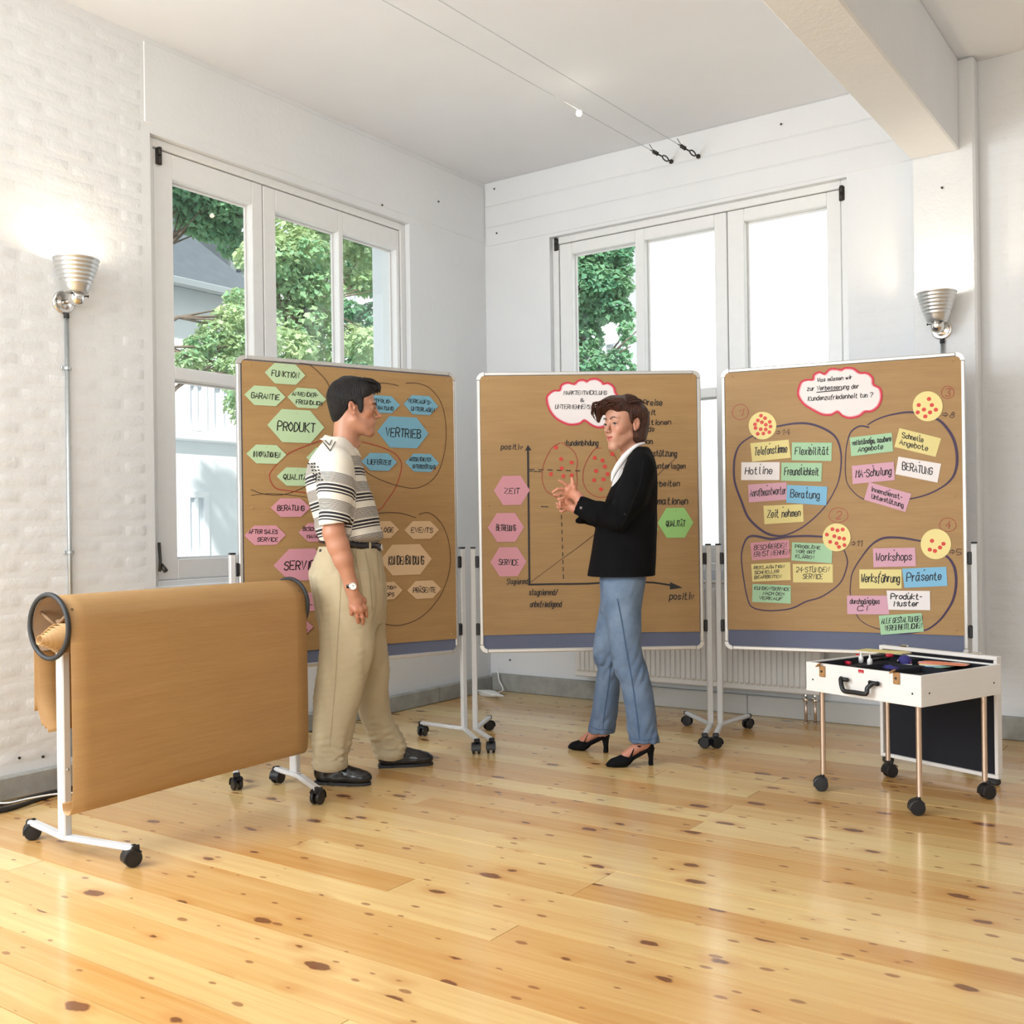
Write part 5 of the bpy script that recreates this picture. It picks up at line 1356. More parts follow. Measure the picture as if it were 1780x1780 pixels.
sconce(c1_, AB, AA, 'aluminium cone wall lamp left of the left window, lit upwards', 3.5)
WALLD = .105
a2_, z2_ = wall_r(1629, 559, TF + WALLD); c2_ = W(a2_, TF + WALLD, z2_)
sconce(c2_, AA, AB, 'aluminium cone wall lamp on the pillar above the right pinboard', 4.5)
def conduit(top, bot, nrm, label, clips):
    root = thing('conduit', bot, 0, label, 'pipe', 'lamp conduits')
    g = G(); g.tube([top, bot], .0095, 12); part('tube', g, M_STEEL, root, True)
    for z in clips:
        p = np.array([top[0], top[1], z]); side = np.cross(nrm, UPV)
        g = G(); g.lathe(p - UPV * .008, UPV, [(.0105, 0), (.0135, .002), (.0135, .014), (.0105, .016)], 12); g.box(p - nrm * .006, (.05, .006, .014), np.array([side, nrm, UPV]), .002); part('clip', g, M_STEEL, root)
    g = G(); g.lathe(top, UPV, [(.0105, -.02), (.012, -.02), (.012, .0), (.006, .004), (0, .004)], 12); part('end_bush', g, M_RUBBER, root, True)
a_, z_ = wall_l(115.5, 545, .012); conduit(W(.012, a_, z_), W(.012, a_, .125), AB, 'grey steel conduit running down the wall under the left lamp', [wall_l(116, 640, .012)[1], wall_l(119, 960, .012)[1]])
a_, z_ = wall_r(1638, 590, TF + .012); conduit(W(a_, TF + .012, z_), W(a_, TF + .012, .125), AA, 'grey steel conduit under the pillar lamp, mostly behind the right pinboard', [1.2])

# ------------------------------------------------------------------ low-voltage cable lights near the ceiling
ends = []
for (px, py, qx, qy) in ((1167, 281, 1008, 192), (1214, 272, 1063, 181)):
    s_, z_ = wall_r(px, py, .01); A = W(s_, .01, z_)
    # the cable runs towards the camera, level with its anchor
    B = on_plane(qx, qy, (0, 0, z_ + .0), UPV); d = unit(B - A); ends.append((A, d))
for k, (A, d) in enumerate(ends):
    root = thing('cable_wire', A, 0, ('left', 'right')[k] + ' tensioned light cable with turnbuckle under the ceiling', 'cable', 'tensioned light cables')
    side = unit(np.cross(d, UPV)); up = np.cross(side, d)
    g = G(); g.tube([A + d * .26, A + d * 5.6], .0016, 6); part('wire', g, M_STEEL, root, True)
    g = G(); g.lathe(A, AA, [(0, 0), (.014, 0), (.014, .006), (.006, .012), (.006, .02), (0, .02)], 12); part('wall_anchor', g, M_DARKIRON, root, True)
    g = G(); ring = [A + d * (.075 + .038 * math.cos(a) + .0) + side * (.0 ) + up * .014 * math.sin(a) for a in [2 * math.pi * i / 20 for i in range(21)]]
    g.tube(ring, .0042, 8, caps=False); g.tube([A + d * .01, A + d * .04], .0045, 8); g.tube([A + d * .11, A + d * .16], .0045, 8); part('turnbuckle', g, M_DARKIRON, root, True)
    g = G()
    for j in range(3): g.box(A + d * (.175 + j * .022), (.010, .018, .022), np.array([d, side, up]), .003)
    g.tube([A + d * .16, A + d * .26], .0028, 6); g.tube([A + d * .21, A + d * .27 + up * .03], .0022, 6); part('wire_clamp', g, M_DARKIRON, root, True)
A, d = ends[0]; P_ = on_plane(1008, 190, A, np.array([1., 0, 0])) if 0 else None
tt_ = None
for k in range(400):
    P_ = A + d * (k * .01); dd = P_ - CAMO; u = dd[0] / dd[1] * F_PX; v = -dd[2] / dd[1] * F_PX
    if 890 + CR * u + SR * v < 1008: break
root = thing('cable_spotlight', P_, 0, 'small lit halogen bulb hanging on the left ceiling cable', 'spotlight')
g = G(); g.lathe(P_ - UPV * .035, UPV, [(0, 0), (.010, .004), (.016, .014), (.014, .026), (.006, .033), (0, .034)], 14); part('bulb', g, M_BULB, root, True)
g = G(); g.tube([P_ - UPV * .004, P_ + UPV * .004], .006, 8); part('cable_clip', g, M_CHROME, root, True)

# ------------------------------------------------------------------ cables on the floor
def cable(name, pts, r, mat, label, cat='cable', group=None):
    g = G(); g.tube(catmull([np.array(p) for p in pts], 6), r, 8); return single(name, g, mat, label, cat, group, True)
fl = lambda x, y, z=.008: on_floor(x, y, z)
cable('black_cable', [fl(-60, 1418), fl(10, 1408), fl(60, 1392), fl(110, 1378), fl(170, 1370), fl(300, 1345)], .008, M_RUBBER, 'thick black cable lying nearest the viewer along the left wall', group='black cables by the left wall')
cable('black_cable', [fl(-60, 1410), fl(10, 1397), fl(60, 1384), fl(110, 1372), fl(200, 1355), fl(300, 1338)], .007, M_RUBBER, 'black cable lying against the plinth of the left wall', group='black cables by the left wall')
cable('black_cable', [fl(-50, 1414, .02), fl(20, 1402, .022), fl(70, 1388, .02), fl(130, 1373, .02), fl(250, 1350, .02)], .006, M_RUBBER, 'thin black cable resting on top of the two thick ones', group='black cables by the left wall')
cable('white_cable', [fl(-30, 1392, .045), fl(10, 1396, .03), fl(50, 1388, .034), fl(90, 1381, .034), fl(126, 1378, .03), fl(180, 1368, .03)], .0035, M_WPLASTIC, 'thin white cable looped over the black cables at the left wall')
def wr3(px, py, off): q = wall_r(px, py, off); return W(q[0], off, q[1])
cable('white_cable', [wr3(866, 1162, .055), wr3(866, 1172, .07), wr3(868, 1184, .07), wr3(873, 1193, .08), wr3(874, 1200, .10), wr3(866, 1204, .16)], .005, M_WPLASTIC, 'white cable dropping from the socket in the room corner')
g = G()
for k in range(6):
    pts = [on_floor(848 + 22 * math.cos(a) * (.7 + .06 * k) + k, 1205 + 5 * math.sin(a + k * .3), .006 + .006 * k) for a in [2 * math.pi * i / 16 for i in range(17)]]
    g.tube(pts, .005, 6)
single('cable_coil', g, M_WPLASTIC, 'loose coil of white cable on the floor in the corner', 'cable', None, True)
# ------------------------------------------------------------------ small signed-distance modeller (numpy) + surface nets
class SDF:
    def __init__(s, lo, hi, h):
        s.lo = np.array(lo, float); s.h = h
        n = np.ceil((np.array(hi, float) - s.lo) / h).astype(int) + 1
        s.ax = [s.lo[i] + h * np.arange(n[i]) for i in range(3)]
        s.D = np.full(n, 1.0, np.float32); s.n = n
    def _ap(s, f, blo, bhi, k, sub, clip=False):
        pad = k + 2.5 * s.h
        i0 = np.maximum(0, np.floor((np.asarray(blo) - pad - s.lo) / s.h).astype(int)); i1 = np.minimum(s.n, np.ceil((np.asarray(bhi) + pad - s.lo) / s.h).astype(int) + 1)
        if (i1 <= i0).any(): return s
        sl = tuple(slice(a, b) for a, b in zip(i0, i1))
        x, y, z = s.ax[0][sl[0]][:, None, None], s.ax[1][sl[1]][None, :, None], s.ax[2][sl[2]][None, None, :]
        d = f(x, y, z).astype(np.float32); A = s.D[sl]
        d = np.broadcast_to(d, A.shape)
        if sub:
            if k > 0:
                hh = np.maximum(k - np.abs(A + d), 0) / k; s.D[sl] = np.maximum(A, -d) + hh * hh * k * .25
            else: s.D[sl] = np.maximum(A, -d)
        else:
            if k > 0:
                hh = np.maximum(k - np.abs(A - d), 0) / k; s.D[sl] = np.minimum(A, d) - hh * hh * k * .25
            else: s.D[sl] = np.minimum(A, d)
        return s
    def cone(s, p, q, r1, r2=None, k=.01, sub=False, flat=None):
        r2 = r1 if r2 is None else r2
        p, q = np.asarray(p, float), np.asarray(q, float); d = q - p; L2 = float(d @ d) + 1e-12
        def f(x, y, z):
            vx, vy, vz = x - p[0], y - p[1], z - p[2]
            t = np.clip((vx * d[0] + vy * d[1] + vz * d[2]) / L2, 0, 1)
            vx, vy, vz = vx - t * d[0], vy - t * d[1], vz - t * d[2]
            if flat is not None:
                n, ratio = flat; m = (vx * n[0] + vy * n[1] + vz * n[2]) * (1 / ratio - 1)
                vx, vy, vz = vx + m * n[0], vy + m * n[1], vz + m * n[2]
            return np.sqrt(vx * vx + vy * vy + vz * vz) - (r1 + (r2 - r1) * t)
        R = max(r1, r2) * (max(1, flat[1]) if flat else 1)
        return s._ap(f, np.minimum(p, q) - R, np.maximum(p, q) + R, k, sub)
    def chain(s, pts, rs, k=.01, sub=False, flat=None):
        for i in range(len(pts) - 1): s.cone(pts[i], pts[i + 1], rs[i], rs[i + 1], k if i == 0 else k, sub, flat)
        return s
    def ell(s, c, r, k=.01, sub=False, R=None):
        c = np.asarray(c, float); r = np.asarray(r if hasattr(r, '__len__') else (r, r, r), float); R = np.eye(3) if R is None else np.asarray(R)
        def f(x, y, z):
            vx, vy, vz = x - c[0], y - c[1], z - c[2]
            a = [(vx * R[i, 0] + vy * R[i, 1] + vz * R[i, 2]) for i in range(3)]
            k0 = np.sqrt(sum((a[i] / r[i]) ** 2 for i in range(3))); k1 = np.sqrt(sum((a[i] / r[i] ** 2) ** 2 for i in range(3)))
            return k0 * (k0 - 1) / (k1 + 1e-9)
        m = float(r.max()) if not np.allclose(R, np.eye(3)) else r
        return s._ap(f, c - m, c + m, k, sub)
    def loft(s, secs, k=.01, sub=False, p=2.2, noise=None):
        """secs: (z, cx, cy, a, b); horizontal super-elliptic sections"""
        S = np.array(sorted(secs, key=lambda q: q[0])); z0, z1 = S[0, 0], S[-1, 0]
        zz = np.linspace(z0, z1, 160); t = (1 - np.cos(0)) ; cols = []
        # smooth (Catmull-Rom in z) interpolation
        for j in range(1, 5):
            m = np.gradient(S[:, j], S[:, 0]); out = np.empty_like(zz)
            idx = np.clip(np.searchsorted(S[:, 0], zz) - 1, 0, len(S) - 2); h = S[idx + 1, 0] - S[idx, 0]; u = (zz - S[idx, 0]) / h
            out = (2 * u ** 3 - 3 * u ** 2 + 1) * S[idx, j] + (u ** 3 - 2 * u ** 2 + u) * h * m[idx] + (-2 * u ** 3 + 3 * u ** 2) * S[idx + 1, j] + (u ** 3 - u ** 2) * h * m[idx + 1]
            cols.append(out)
        def f(x, y, z):
            zc = z.ravel(); cx, cy, a, b = [np.interp(zc, zz, c)[None, None, :] for c in cols]
            q = (np.abs((x - cx) / a) ** p + np.abs((y - cy) / b) ** p) ** (1 / p)
            d = (q - 1) * np.minimum(a, b)
            if noise is not None: d = d + noise(x, y, z)
            return np.maximum(d, np.maximum(z - z1, z0 - z))
        lo = [min((S[:, 1] - S[:, 3])), min(S[:, 2] - S[:, 4]), z0]; hi = [max(S[:, 1] + S[:, 3]), max(S[:, 2] + S[:, 4]), z1]
        return s._ap(f, np.array(lo) - .02, np.array(hi) + .02, k, sub)
    def plane(s, pt, n):            # remove everything on the side n points to
        n = unit(n); x, y, z = s.ax[0][:, None, None], s.ax[1][None, :, None], s.ax[2][None, None, :]
        s.D = np.maximum(s.D, ((x - pt[0]) * n[0] + (y - pt[1]) * n[1] + (z - pt[2]) * n[2]).astype(np.float32)); return s
    def disp(s, fn):
        x, y, z = s.ax[0][:, None, None], s.ax[1][None, :, None], s.ax[2][None, None, :]
        s.D = (s.D + fn(x, y, z)).astype(np.float32); return s
    def mesh(s, smooth=1):
        D = s.D.copy(); D[0] = D[-1] = 1; D[:, 0] = D[:, -1] = 1; D[:, :, 0] = D[:, :, -1] = 1
        I = D < 0
        c = I[:-1, :-1, :-1].astype(np.int8)
        tot = sum(I[a:I.shape[0] - 1 + a, b:I.shape[1] - 1 + b, e:I.shape[2] - 1 + e].astype(np.int8) for a in (0, 1) for b in (0, 1) for e in (0, 1))
        act = np.argwhere((tot > 0) & (tot < 8)); n = len(act)
        idm = np.full(tot.shape, -1, np.int32); idm[tuple(act.T)] = np.arange(n)
        C = [(a, b, e) for a in (0, 1) for b in (0, 1) for e in (0, 1)]
        vals = {q: D[act[:, 0] + q[0], act[:, 1] + q[1], act[:, 2] + q[2]] for q in C}
        acc = np.zeros((n, 3)); cnt = np.zeros(n)
        for q in C:
            for ax_ in range(3):
                if q[ax_] == 0:
                    r = list(q); r[ax_] = 1; r = tuple(r); d0, d1 = vals[q], vals[r]
                    m = (d0 < 0) != (d1 < 0); t = np.where(m, d0 / np.where(m, d0 - d1, 1), 0)
                    P = np.tile(np.array(q, float), (n, 1)); P[:, ax_] = t; acc += P * m[:, None]; cnt += m
        V = s.lo + (act + acc / cnt[:, None]) * s.h
        F = []
        for ax_ in range(3):
            o = [i for i in range(3) if i != ax_]
            a = np.take(I, range(I.shape[ax_] - 1), ax_); b = np.take(I, range(1, I.shape[ax_]), ax_)
            e = np.argwhere(a != b); e = e[(e[:, o[0]] > 0) & (e[:, o[1]] > 0) & (e[:, o[0]] < tot.shape[o[0]]) & (e[:, o[1]] < tot.shape[o[1]])]
            sg = a[tuple(e.T)]
            def cell(d0, d1):
                q = e.copy(); q[:, o[0]] += d0; q[:, o[1]] += d1; return idm[tuple(q.T)]
            Q = np.stack([cell(-1, -1), cell(0, -1), cell(0, 0), cell(-1, 0)], 1)
            flip = sg if ax_ != 1 else ~sg
            Q[~flip] = Q[~flip][:, ::-1]; F.append(Q)
        F = np.concatenate(F); F = F[(F >= 0).all(1)]
        for _ in range(smooth):       # light Laplacian pass
            A = np.zeros_like(V); w = np.zeros(len(V))
            for i in range(4):
                np.add.at(A, F[:, i], V[F[:, (i + 1) % 4]]); np.add.at(w, F[:, i], 1)
            V = V * .5 + .5 * A / np.maximum(w, 1)[:, None]
        return V, F
def wave(seed, freq, n=5, zs=1.0):
    r = np.random.RandomState(seed); K = r.normal(size=(n, 3)); K /= np.linalg.norm(K, axis=1)[:, None]; K *= freq * r.uniform(.6, 1.4, (n, 1)); K[:, 2] *= zs; ph = r.uniform(0, 6.28, n)
    return lambda x, y, z: sum(np.sin(K[i, 0] * x + K[i, 1] * y + K[i, 2] * z + ph[i]) for i in range(n)) / n
def color_attr(o, cols, name='paint'):
    a = o.data.color_attributes.new(name, 'FLOAT_COLOR', 'POINT'); c = np.ones((len(o.data.vertices), 4), np.float32); c[:, :3] = cols; a.data.foreach_set('color', c.ravel())
def float_attr(o, v, name):
    a = o.data.attributes.new(name, 'FLOAT', 'POINT'); a.data.foreach_set('value', np.asarray(v, np.float32))

def mat_skin(name, rough=.45, sss=.06):
    k = N(name); at = k.n('ShaderNodeVertexColor'); at.layer_name = 'paint'
    nz = k.noise(k.coord('Object'), 45, 3)
    k.col(k.mix(k.math('MULTIPLY', nz, .22), at.outputs[0], (0.42, 0.16, 0.11))); k.rough(rough)
    k.b.inputs['Subsurface Weight'].default_value = sss; k.b.inputs['Subsurface Radius'].default_value = (.012, .005, .003); k.b.inputs['Subsurface Scale'].default_value = 1.0
    return k.m
M_SKIN = mat_skin('skin')
SK_M = np.array([0.50, 0.245, 0.150]); SK_W = np.array([0.57, 0.30, 0.205])

def lip_lines(female, smile):
    w = .0295 if smile else .0250; c = -.0440 if smile else -.0525
    Y = (-1, -.5, 0, .5, 1); X = (.0850, .0960, .0990, .0960, .0850) if smile else (.0850, .0950, .0980, .0950, .0850)
    z = lambda m, cc: [m + (cc - m) * q for q in (1, .28, 0, .28, 1)]
    f = lambda m, dx=0: [(x + dx, y * w, q) for x, y, q in zip(X, Y, z(m, c))]
    return f(-.0500), f(-.0645, -.0015), [(x + (.0018 if smile else .0055), y, q) for x, y, q in f(-.0566)]
def head_sdf(female=False, smile=False):
    S = SDF((-.125, -.10, -.235), (.14, .10, .175), .0023)
    S.ell((-.012, 0, .058), (.096, .072, .088), 0)
    S.ell((.040, 0, .055), (.056, .058, .058), .03)
    S.ell((.043, 0, -.008), (.050, .055, .066), .03)
    S.ell((.045, 0, -.065 if not female else -.060), (.044, .045 if not female else .036, .042 if not female else .038), .03)
    for sg in (-1, 1):
        S.cone((.008, sg * (.050 if not female else .044), -.045), (.070, sg * (.016 if not female else .011), -.094), .017 if not female else .014, .017 if not female else .014, .025)
        S.ell((.062, sg * .040, -.008), (.024, .020, .020), .02)
        if smile: S.ell((.074, sg * .036, -.024), (.017, .015, .015), .014)
        S.cone((.094, sg * .012, .034), (.080, sg * .042, .034), .009 if not female else .005, .008 if not female else .005, .012)
    S.ell((.082, 0, -.098), (.016, .022, .016), .02)
    S.ell((.080, 0, -.052), (.022, .032, .026), .02)
    # neck
    nr = .056 if not female else .047
    S.cone((-.025, 0, -.02), (-.040 if not female else -.035, 0, -.23), nr, nr * 1.06, .03)
    if not female: S.ell((.020, 0, -.150), (.016, .013, .016), .012)
    # eye sockets
    for sg in (-1, 1): S.ell((.106, sg * .034, .010), (.016, .019, .013), .012, sub=True)
    # nose
    S.cone((.092, 0, .026), (.114, 0, -.016), .0072, .0092, .012)
    S.ell((.121 if not female else .118, 0, -.022), (.0115, .0105 if not female else .0085, .0095 if not female else .0080), .008)
    for sg in (-1, 1):
        S.ell((.106, sg * (.0125 if not female else .0105), -.027), (.0100, .0060 if not female else .0048, .0070 if not female else .006), .006)
        S.ell((.111, sg * .0065, -.0365), (.0050, .0028, .0030), .002, sub=True)
    # eyelids round the eyes
    for sg in (-1, 1):
        S.ell((.0835, sg * .0325, .010), (.0150, .0155, .0145), .006)
        S.ell((.0990, sg * .0335, .0085), (.0100, .0135, .0066 if female else .0036), .0015, sub=True)
    # mouth
    up, lw, md = lip_lines(female, smile)
    S.chain(up, [.0018, .0040, .0052, .0040, .0018], .003); S.chain(lw, [.0018, .0046, .0062, .0046, .0018], .003)
    S.chain(md, [.0012, .0036, .0044, .0036, .0012] if smile else [.0006, .0013, .0015, .0013, .0006], .001, sub=True)
    # ears
    a = .22; R = np.array([[math.cos(a), 0, math.sin(a)], [0, 1, 0], [-math.sin(a), 0, math.cos(a)]])
    for sg in (-1, 1):
        tl = np.array([[1, sg * -.35, 0], [sg * .35, 1, 0], [0, 0, 1]]) / math.sqrt(1 + .35 ** 2); tl[2] = (0, 0, 1)
        S.ell((-.006, sg * .077, .006), (.017, .0055, .030), .004, R=R @ tl)
        S.ell((-.001, sg * .0865, .010), (.0095, .0100, .017), .002, sub=True, R=R @ tl)
        S.ell((.003, sg * .076, -.018), (.009, .005, .010), .004)
        S.cone((.006, sg * .074, .000), (.008, sg * .075, .008), .0045, .004, .004)
    return S
def place_head(name_parent, o, fwd, S, skin, female, smile):
    f = unit(fwd); l = unit(np.cross(UPV, f)); u = np.cross(f, l); R = np.array([f, l, u])
    V, F = S.mesh(1)
    C = np.tile(skin, (len(V), 1))
    def mask(c, r, soft=.35):
        q = np.sqrt((((V - np.array(c)) / np.array(r)) ** 2).sum(1)); return np.clip((1 + soft - q) / (2 * soft), 0, 1)[:, None]
    lipc = np.array([0.46, 0.10, 0.09]) if female else skin * np.array([.80, .55, .52])
    up, lw, _m = lip_lines(female, smile)
    for ch, rs in ((up, (.003, .0052, .0062, .0052, .003)), (lw, (.003, .0055, .0070, .0055, .003))):
        for p, q, r1, r2 in zip(ch[:-1], ch[1:], rs[:-1], rs[1:]):
            p, q = np.array(p), np.array(q); d = q - p; t = np.clip(((V - p) @ d) / (d @ d), 0, 1); dist = np.linalg.norm(V - p - t[:, None] * d, axis=1) - (r1 + (r2 - r1) * t)
            m = np.clip(.5 - dist / .0012, 0, 1)[:, None]; C = C * (1 - m) + lipc * m
    for sg in (-1, 1):
        m = mask((.078, sg * .042, -.018), (.03, .026, .024), .6) * .35; C = C * (1 - m) + skin * np.array([1.0, .70, .66]) * m
        m = mask((-.004, sg * .08, .005), (.03, .02, .04), .3) * .35; C = C * (1 - m) + skin * np.array([1.0, .68, .62]) * m
    if not female:
        m = mask((.06, 0, -.085), (.055, .075, .045), .5) * .16; C = C * (1 - m) + np.array([.16, .10, .09]) * m
    return V, F, C, R
def eyes(parent, o, R, look, iris=(.035, .02, .014), female=False, hair=(.012, .008, .006)):
    M_EYE = simple('eye_white', (0.78, 0.75, 0.72), .12, var=.02); M_IRIS = simple('iris_brown', iris, .1); M_BROW = simple('eyebrow_hair', hair, .7)
    to = lambda p: np.asarray(o) + np.asarray(p) @ R
    for sg in (-1, 1):
        c = np.array((.0838, sg * .0325, .010)); g = G(); g.sphere(to(c), .0128, 18, 12); e = part('eye', g, M_EYE, parent, True)
        d = unit(look[0] if len(look) == 2 and hasattr(look[0], '__len__') else look)
        g = G(); q = c + d * .0100; r_ = .0062
        V = [to(q + d * .0030)]; u = unit(np.cross(d, (0, 0, 1))); w = np.cross(u, d)
        for rr, dd in ((r_ * .5, .0028), (r_, .0016)):
            for k in range(14): a = 2 * math.pi * k / 14; V.append(to(q + d * dd + (u * math.cos(a) + w * math.sin(a)) * rr))
        Fc = [(0, 1 + k, 1 + (k + 1) % 14) for k in range(14)] + [(1 + k, 15 + k, 15 + (k + 1) % 14, 1 + (k + 1) % 14) for k in range(14)]
        g.add(V, Fc); part('iris', g, M_IRIS, e, True)
        # lash line and brow
        g = G(); z_ = .0135 if female else .0122
        g.tube([to((.0965, sg * .021, .0085 + .001)), to((.0992, sg * .028, z_)), to((.0975, sg * .037, z_)), to((.0905, sg * .0465, .0095))], [.0008, .0020, .0023, .0016] if female else [.0007, .0015, .0017, .0012], 6); part('eyelash', g, M_BROW, parent, True)
        g = G()
        if female: g.tube([to(p) for p in catmull([np.array(q) for q in ((.1040, sg * .013, .0315), (.1045, sg * .022, .0375), (.1000, sg * .035, .0415), (.0890, sg * .048, .0345))], 4)], list(np.interp(np.linspace(0, 1, 13), [0, .3, .7, 1], [.0015, .0021, .0017, .0006])), 8)
        else: g.tube([to((.1045, sg * .013, .028)), to((.1045, sg * .022, .031)), to((.0985, sg * .035, .033)), to((.0860, sg * .049, .026))], [.0024, .0034, .0028, .0010], 8)
        part('eyebrow', g, M_BROW, parent, True)

def mat_hair(name, c1, c2):
    k = N(name); v = k.coord('Object', (1, 1, 1)); nz = k.noise(k.coord('Object', (60, 60, 12)), 3, 4, .65)
    k.col(k.mix(k.ramp(nz, [(.35, 0.), (.7, 1.)]), c1, c2)); k.rough(.45); k.b.inputs['Specular IOR Level'].default_value = .3; k.bump(nz, 1.0, .008); return k.m
def cloth(name, color, bump=.25, scale=700, var=.05, rough=.85, sheen=.1):
    k = N(name); v = k.coord('Object'); nz = k.noise(v, 14, 4); f = k.noise(v, scale, 2)
    k.col(k.mix(nz, tuple(c * (1 - var) for c in color), tuple(c * (1 + var) for c in color))); k.rough(rough)
    k.bump(k.math('ADD', k.math('MULTIPLY', nz, .6), k.math('MULTIPLY', f, .1)), bump, .006); k.b.inputs['Sheen Weight'].default_value = sheen; k.b.inputs['Specular IOR Level'].default_value = .12
    return k.m

def rad_cam(d): return d / F_PX
class Fig:
    def __init__(s, D): s.D = D
    def P(s, x, y, dy=0.0): return at_depth(x, y, s.D + dy)
    def secs(s, rows):
        """rows: (py, xl, xr, dy, b) -> loft sections"""
        out = []
        for py, xl, xr, dy, b in rows:
            p = s.P((xl + xr) / 2, py, dy); out.append((p[2], p[0], p[1], (xr - xl) / 2 * (s.D + dy) / F_PX, b))
        return out
def bvh_of(V, F): return BVHTree.FromPolygons([tuple(v) for v in V], [tuple(int(i) for i in f) for f in F])
def hit(bvh, px, py):
    r = ray(px, py); d = Vector(unit(r)); loc, nrm, i, dist = bvh.ray_cast(Vector(CAMO), d)
    if loc is None: return None, None
    n = np.array(nrm); n = n if np.dot(n, np.array(d)) < 0 else -n
    return np.array(loc), n
def seam(name, bvh, pts, w, mat, parent, off=.0022, sub=6, closed=False, straight=False):
    """narrow strip of cloth laid on a garment surface"""
    Q = []
    PL = catmull([np.array(p, float) for p in pts], sub, closed) + ([np.array(pts[0], float)] if closed else [])
    if straight: PL = [np.array(a) + (np.array(b) - np.array(a)) * t for a, b in zip(pts[:-1], pts[1:]) for t in np.linspace(0, 1, 9)]
    for p in PL:
        a, n = hit(bvh, *p)
        if a is not None: Q.append((a + n * off, n))
    V = []
    for i, (a, n) in enumerate(Q):
        t = Q[min(i + 1, len(Q) - 1)][0] - Q[max(i - 1, 0)][0]; t = t / (np.linalg.norm(t) + 1e-9); b = np.cross(n, t); V += [a + b * w / 2, a - b * w / 2]
    if len(Q) < 2: return None
    g = G(); g.add(V, [(2 * i, 2 * i + 1, 2 * i + 3, 2 * i + 2) for i in range(len(Q) - 1)]); return part(name, g, mat, parent)
def knob(name, bvh, px, py, r, mat, parent, h=.003):
    a, n = hit(bvh, px, py)
    if a is None: return
    g = G(); g.lathe(a, n, [(0, h), (r * .8, h), (r, h * .6), (r, -.001)], 14); return part(name, g, mat, parent, True)

def hand(S, wrist, palm_c, kn, fingers, thumb, r=.0085, back=None, pk=.012):
    """wrist: point; kn: 4 knuckle points; fingers: lists of points after each knuckle; thumb: chain"""
    for i, q in enumerate(kn):
        S.cone(wrist + (q - wrist) * .12, q, r * 1.7, r * 1.22, pk)
    for i in range(3): S.cone(kn[i], kn[i + 1], r * 1.25, r * 1.2, pk)
    S.ell(palm_c, (r * 2.6, r * 1.9, r * 2.6), pk)
    for q, ch in zip(kn, fingers):
        pts = [q] + list(ch); rs = [r * 1.12, r * .98, r * .9, r * .74][:len(pts)]
        S.chain(pts, rs, .004)
    S.chain(thumb, [r * 1.55, r * 1.35, r * 1.12, r * .85][:len(thumb)], .007)

# ================================================================== the man
mf = Fig(4.78); P = mf.P
man = thing('person', (P(600, 1345)[0], 4.78, 0), 0, 'dark-haired man in striped polo shirt, beige pleated trousers and black shoes, standing in profile', 'person', 'the two people talking')
ho = P(613.5, 714, 0); fw = (math.cos(.17), math.sin(.17), -.02)
Vh, Fh, Ch, Rh = place_head(man, ho, fw, head_sdf(False, False), SK_M, False, False)
Vhw = ho + Vh @ Rh
# near (right) arm with hand
S = SDF((-1.0, 4.45, .60), (-.55, 4.85, 1.50), .0034)
sh, el, fo, wr_ = P(585, 835, -.195), P(580, 926, -.225), P(596, 972, -.225), P(610, 1017, -.215)
S.chain([sh, el], [.040, .045], 0); S.chain([el, (el + fo) / 2 + np.array([.0, 0, 0]), fo, wr_ ], [.0455, .0455, .040, .0275], .02, flat=(np.array([0, 1., 0]), .9))
S.cone(wr_, P(613, 1030, -.213), .027, .028, .02, flat=(np.array([0, 1., 0]), .72))
kn = [P(633.5, 1057, -.185), P(626.5, 1061, -.207), P(618.5, 1060, -.214), P(611, 1055, -.207)]
fin = [[P(636.5, 1068, -.175), P(636.8, 1074, -.163), P(636, 1080, -.155)], [P(630, 1073, -.203), P(631, 1080, -.190), P(630, 1086, -.180)], [P(621, 1072, -.210), P(622.5, 1079, -.197), P(622, 1085, -.187)], [P(611, 1065, -.203), P(612, 1071, -.192), P(612.5, 1077, -.183)]]
hand(S, P(612, 1026, -.213), P(620, 1044, -.203), kn, fin, [P(622, 1034, -.20), P(632, 1043, -.175), P(638, 1056, -.150), P(640, 1068, -.140)], r=.0088)
Va, Fa = S.mesh(1)
# far arm (bent, hand in the pocket) and the body inside the clothes
S = SDF((-1.05, 4.40, .06), (-.45, 5.15, 1.58), .012)
S.loft(mf.secs([(806, 558, 612, 0, .11), (840, 550, 625, 0, .13), (900, 560, 640, 0, .12), (950, 568, 646, 0, .12), (1010, 558, 650, 0, .14), (1060, 565, 650, 0, .12)]), 0)
S.chain([P(598, 835, .17), P(596, 915, .20), P(628, 975, .16)], [.05, .042, .034], .03)
S.chain([P(598, 1040, -.09), P(600, 1160, -.125), P(578, 1318, -.165)], [.075, .052, .036], .04)
S.chain([P(618, 1040, .09), P(645, 1160, .13), P(672, 1300, .175)], [.075, .052, .036], .04)
S.cone(P(590, 812, 0), P(594, 785, 0), .06, .05, .02)
Vb, Fb = S.mesh(1)
n1, n2 = len(Vhw), len(Va)
body = part('body', (np.concatenate([Vhw, Va, Vb]), np.concatenate([Fh, Fa + n1, Fb + n1 + n2])), M_SKIN, man, True)
Ca = np.tile(SK_M * np.array([1.0, .95, .92]), (n2, 1)); zk = P(600, 1050)[2]; m = np.clip((zk + .03 - Va[:, 2]) / .05, 0, 1)[:, None] * .35; Ca = Ca * (1 - m) + SK_M * np.array([1.05, .70, .66]) * m
color_attr(body, np.concatenate([Ch, Ca, np.tile(SK_M, (len(Vb), 1))]))
eyes(body, ho, Rh, (1, 0, -.05))
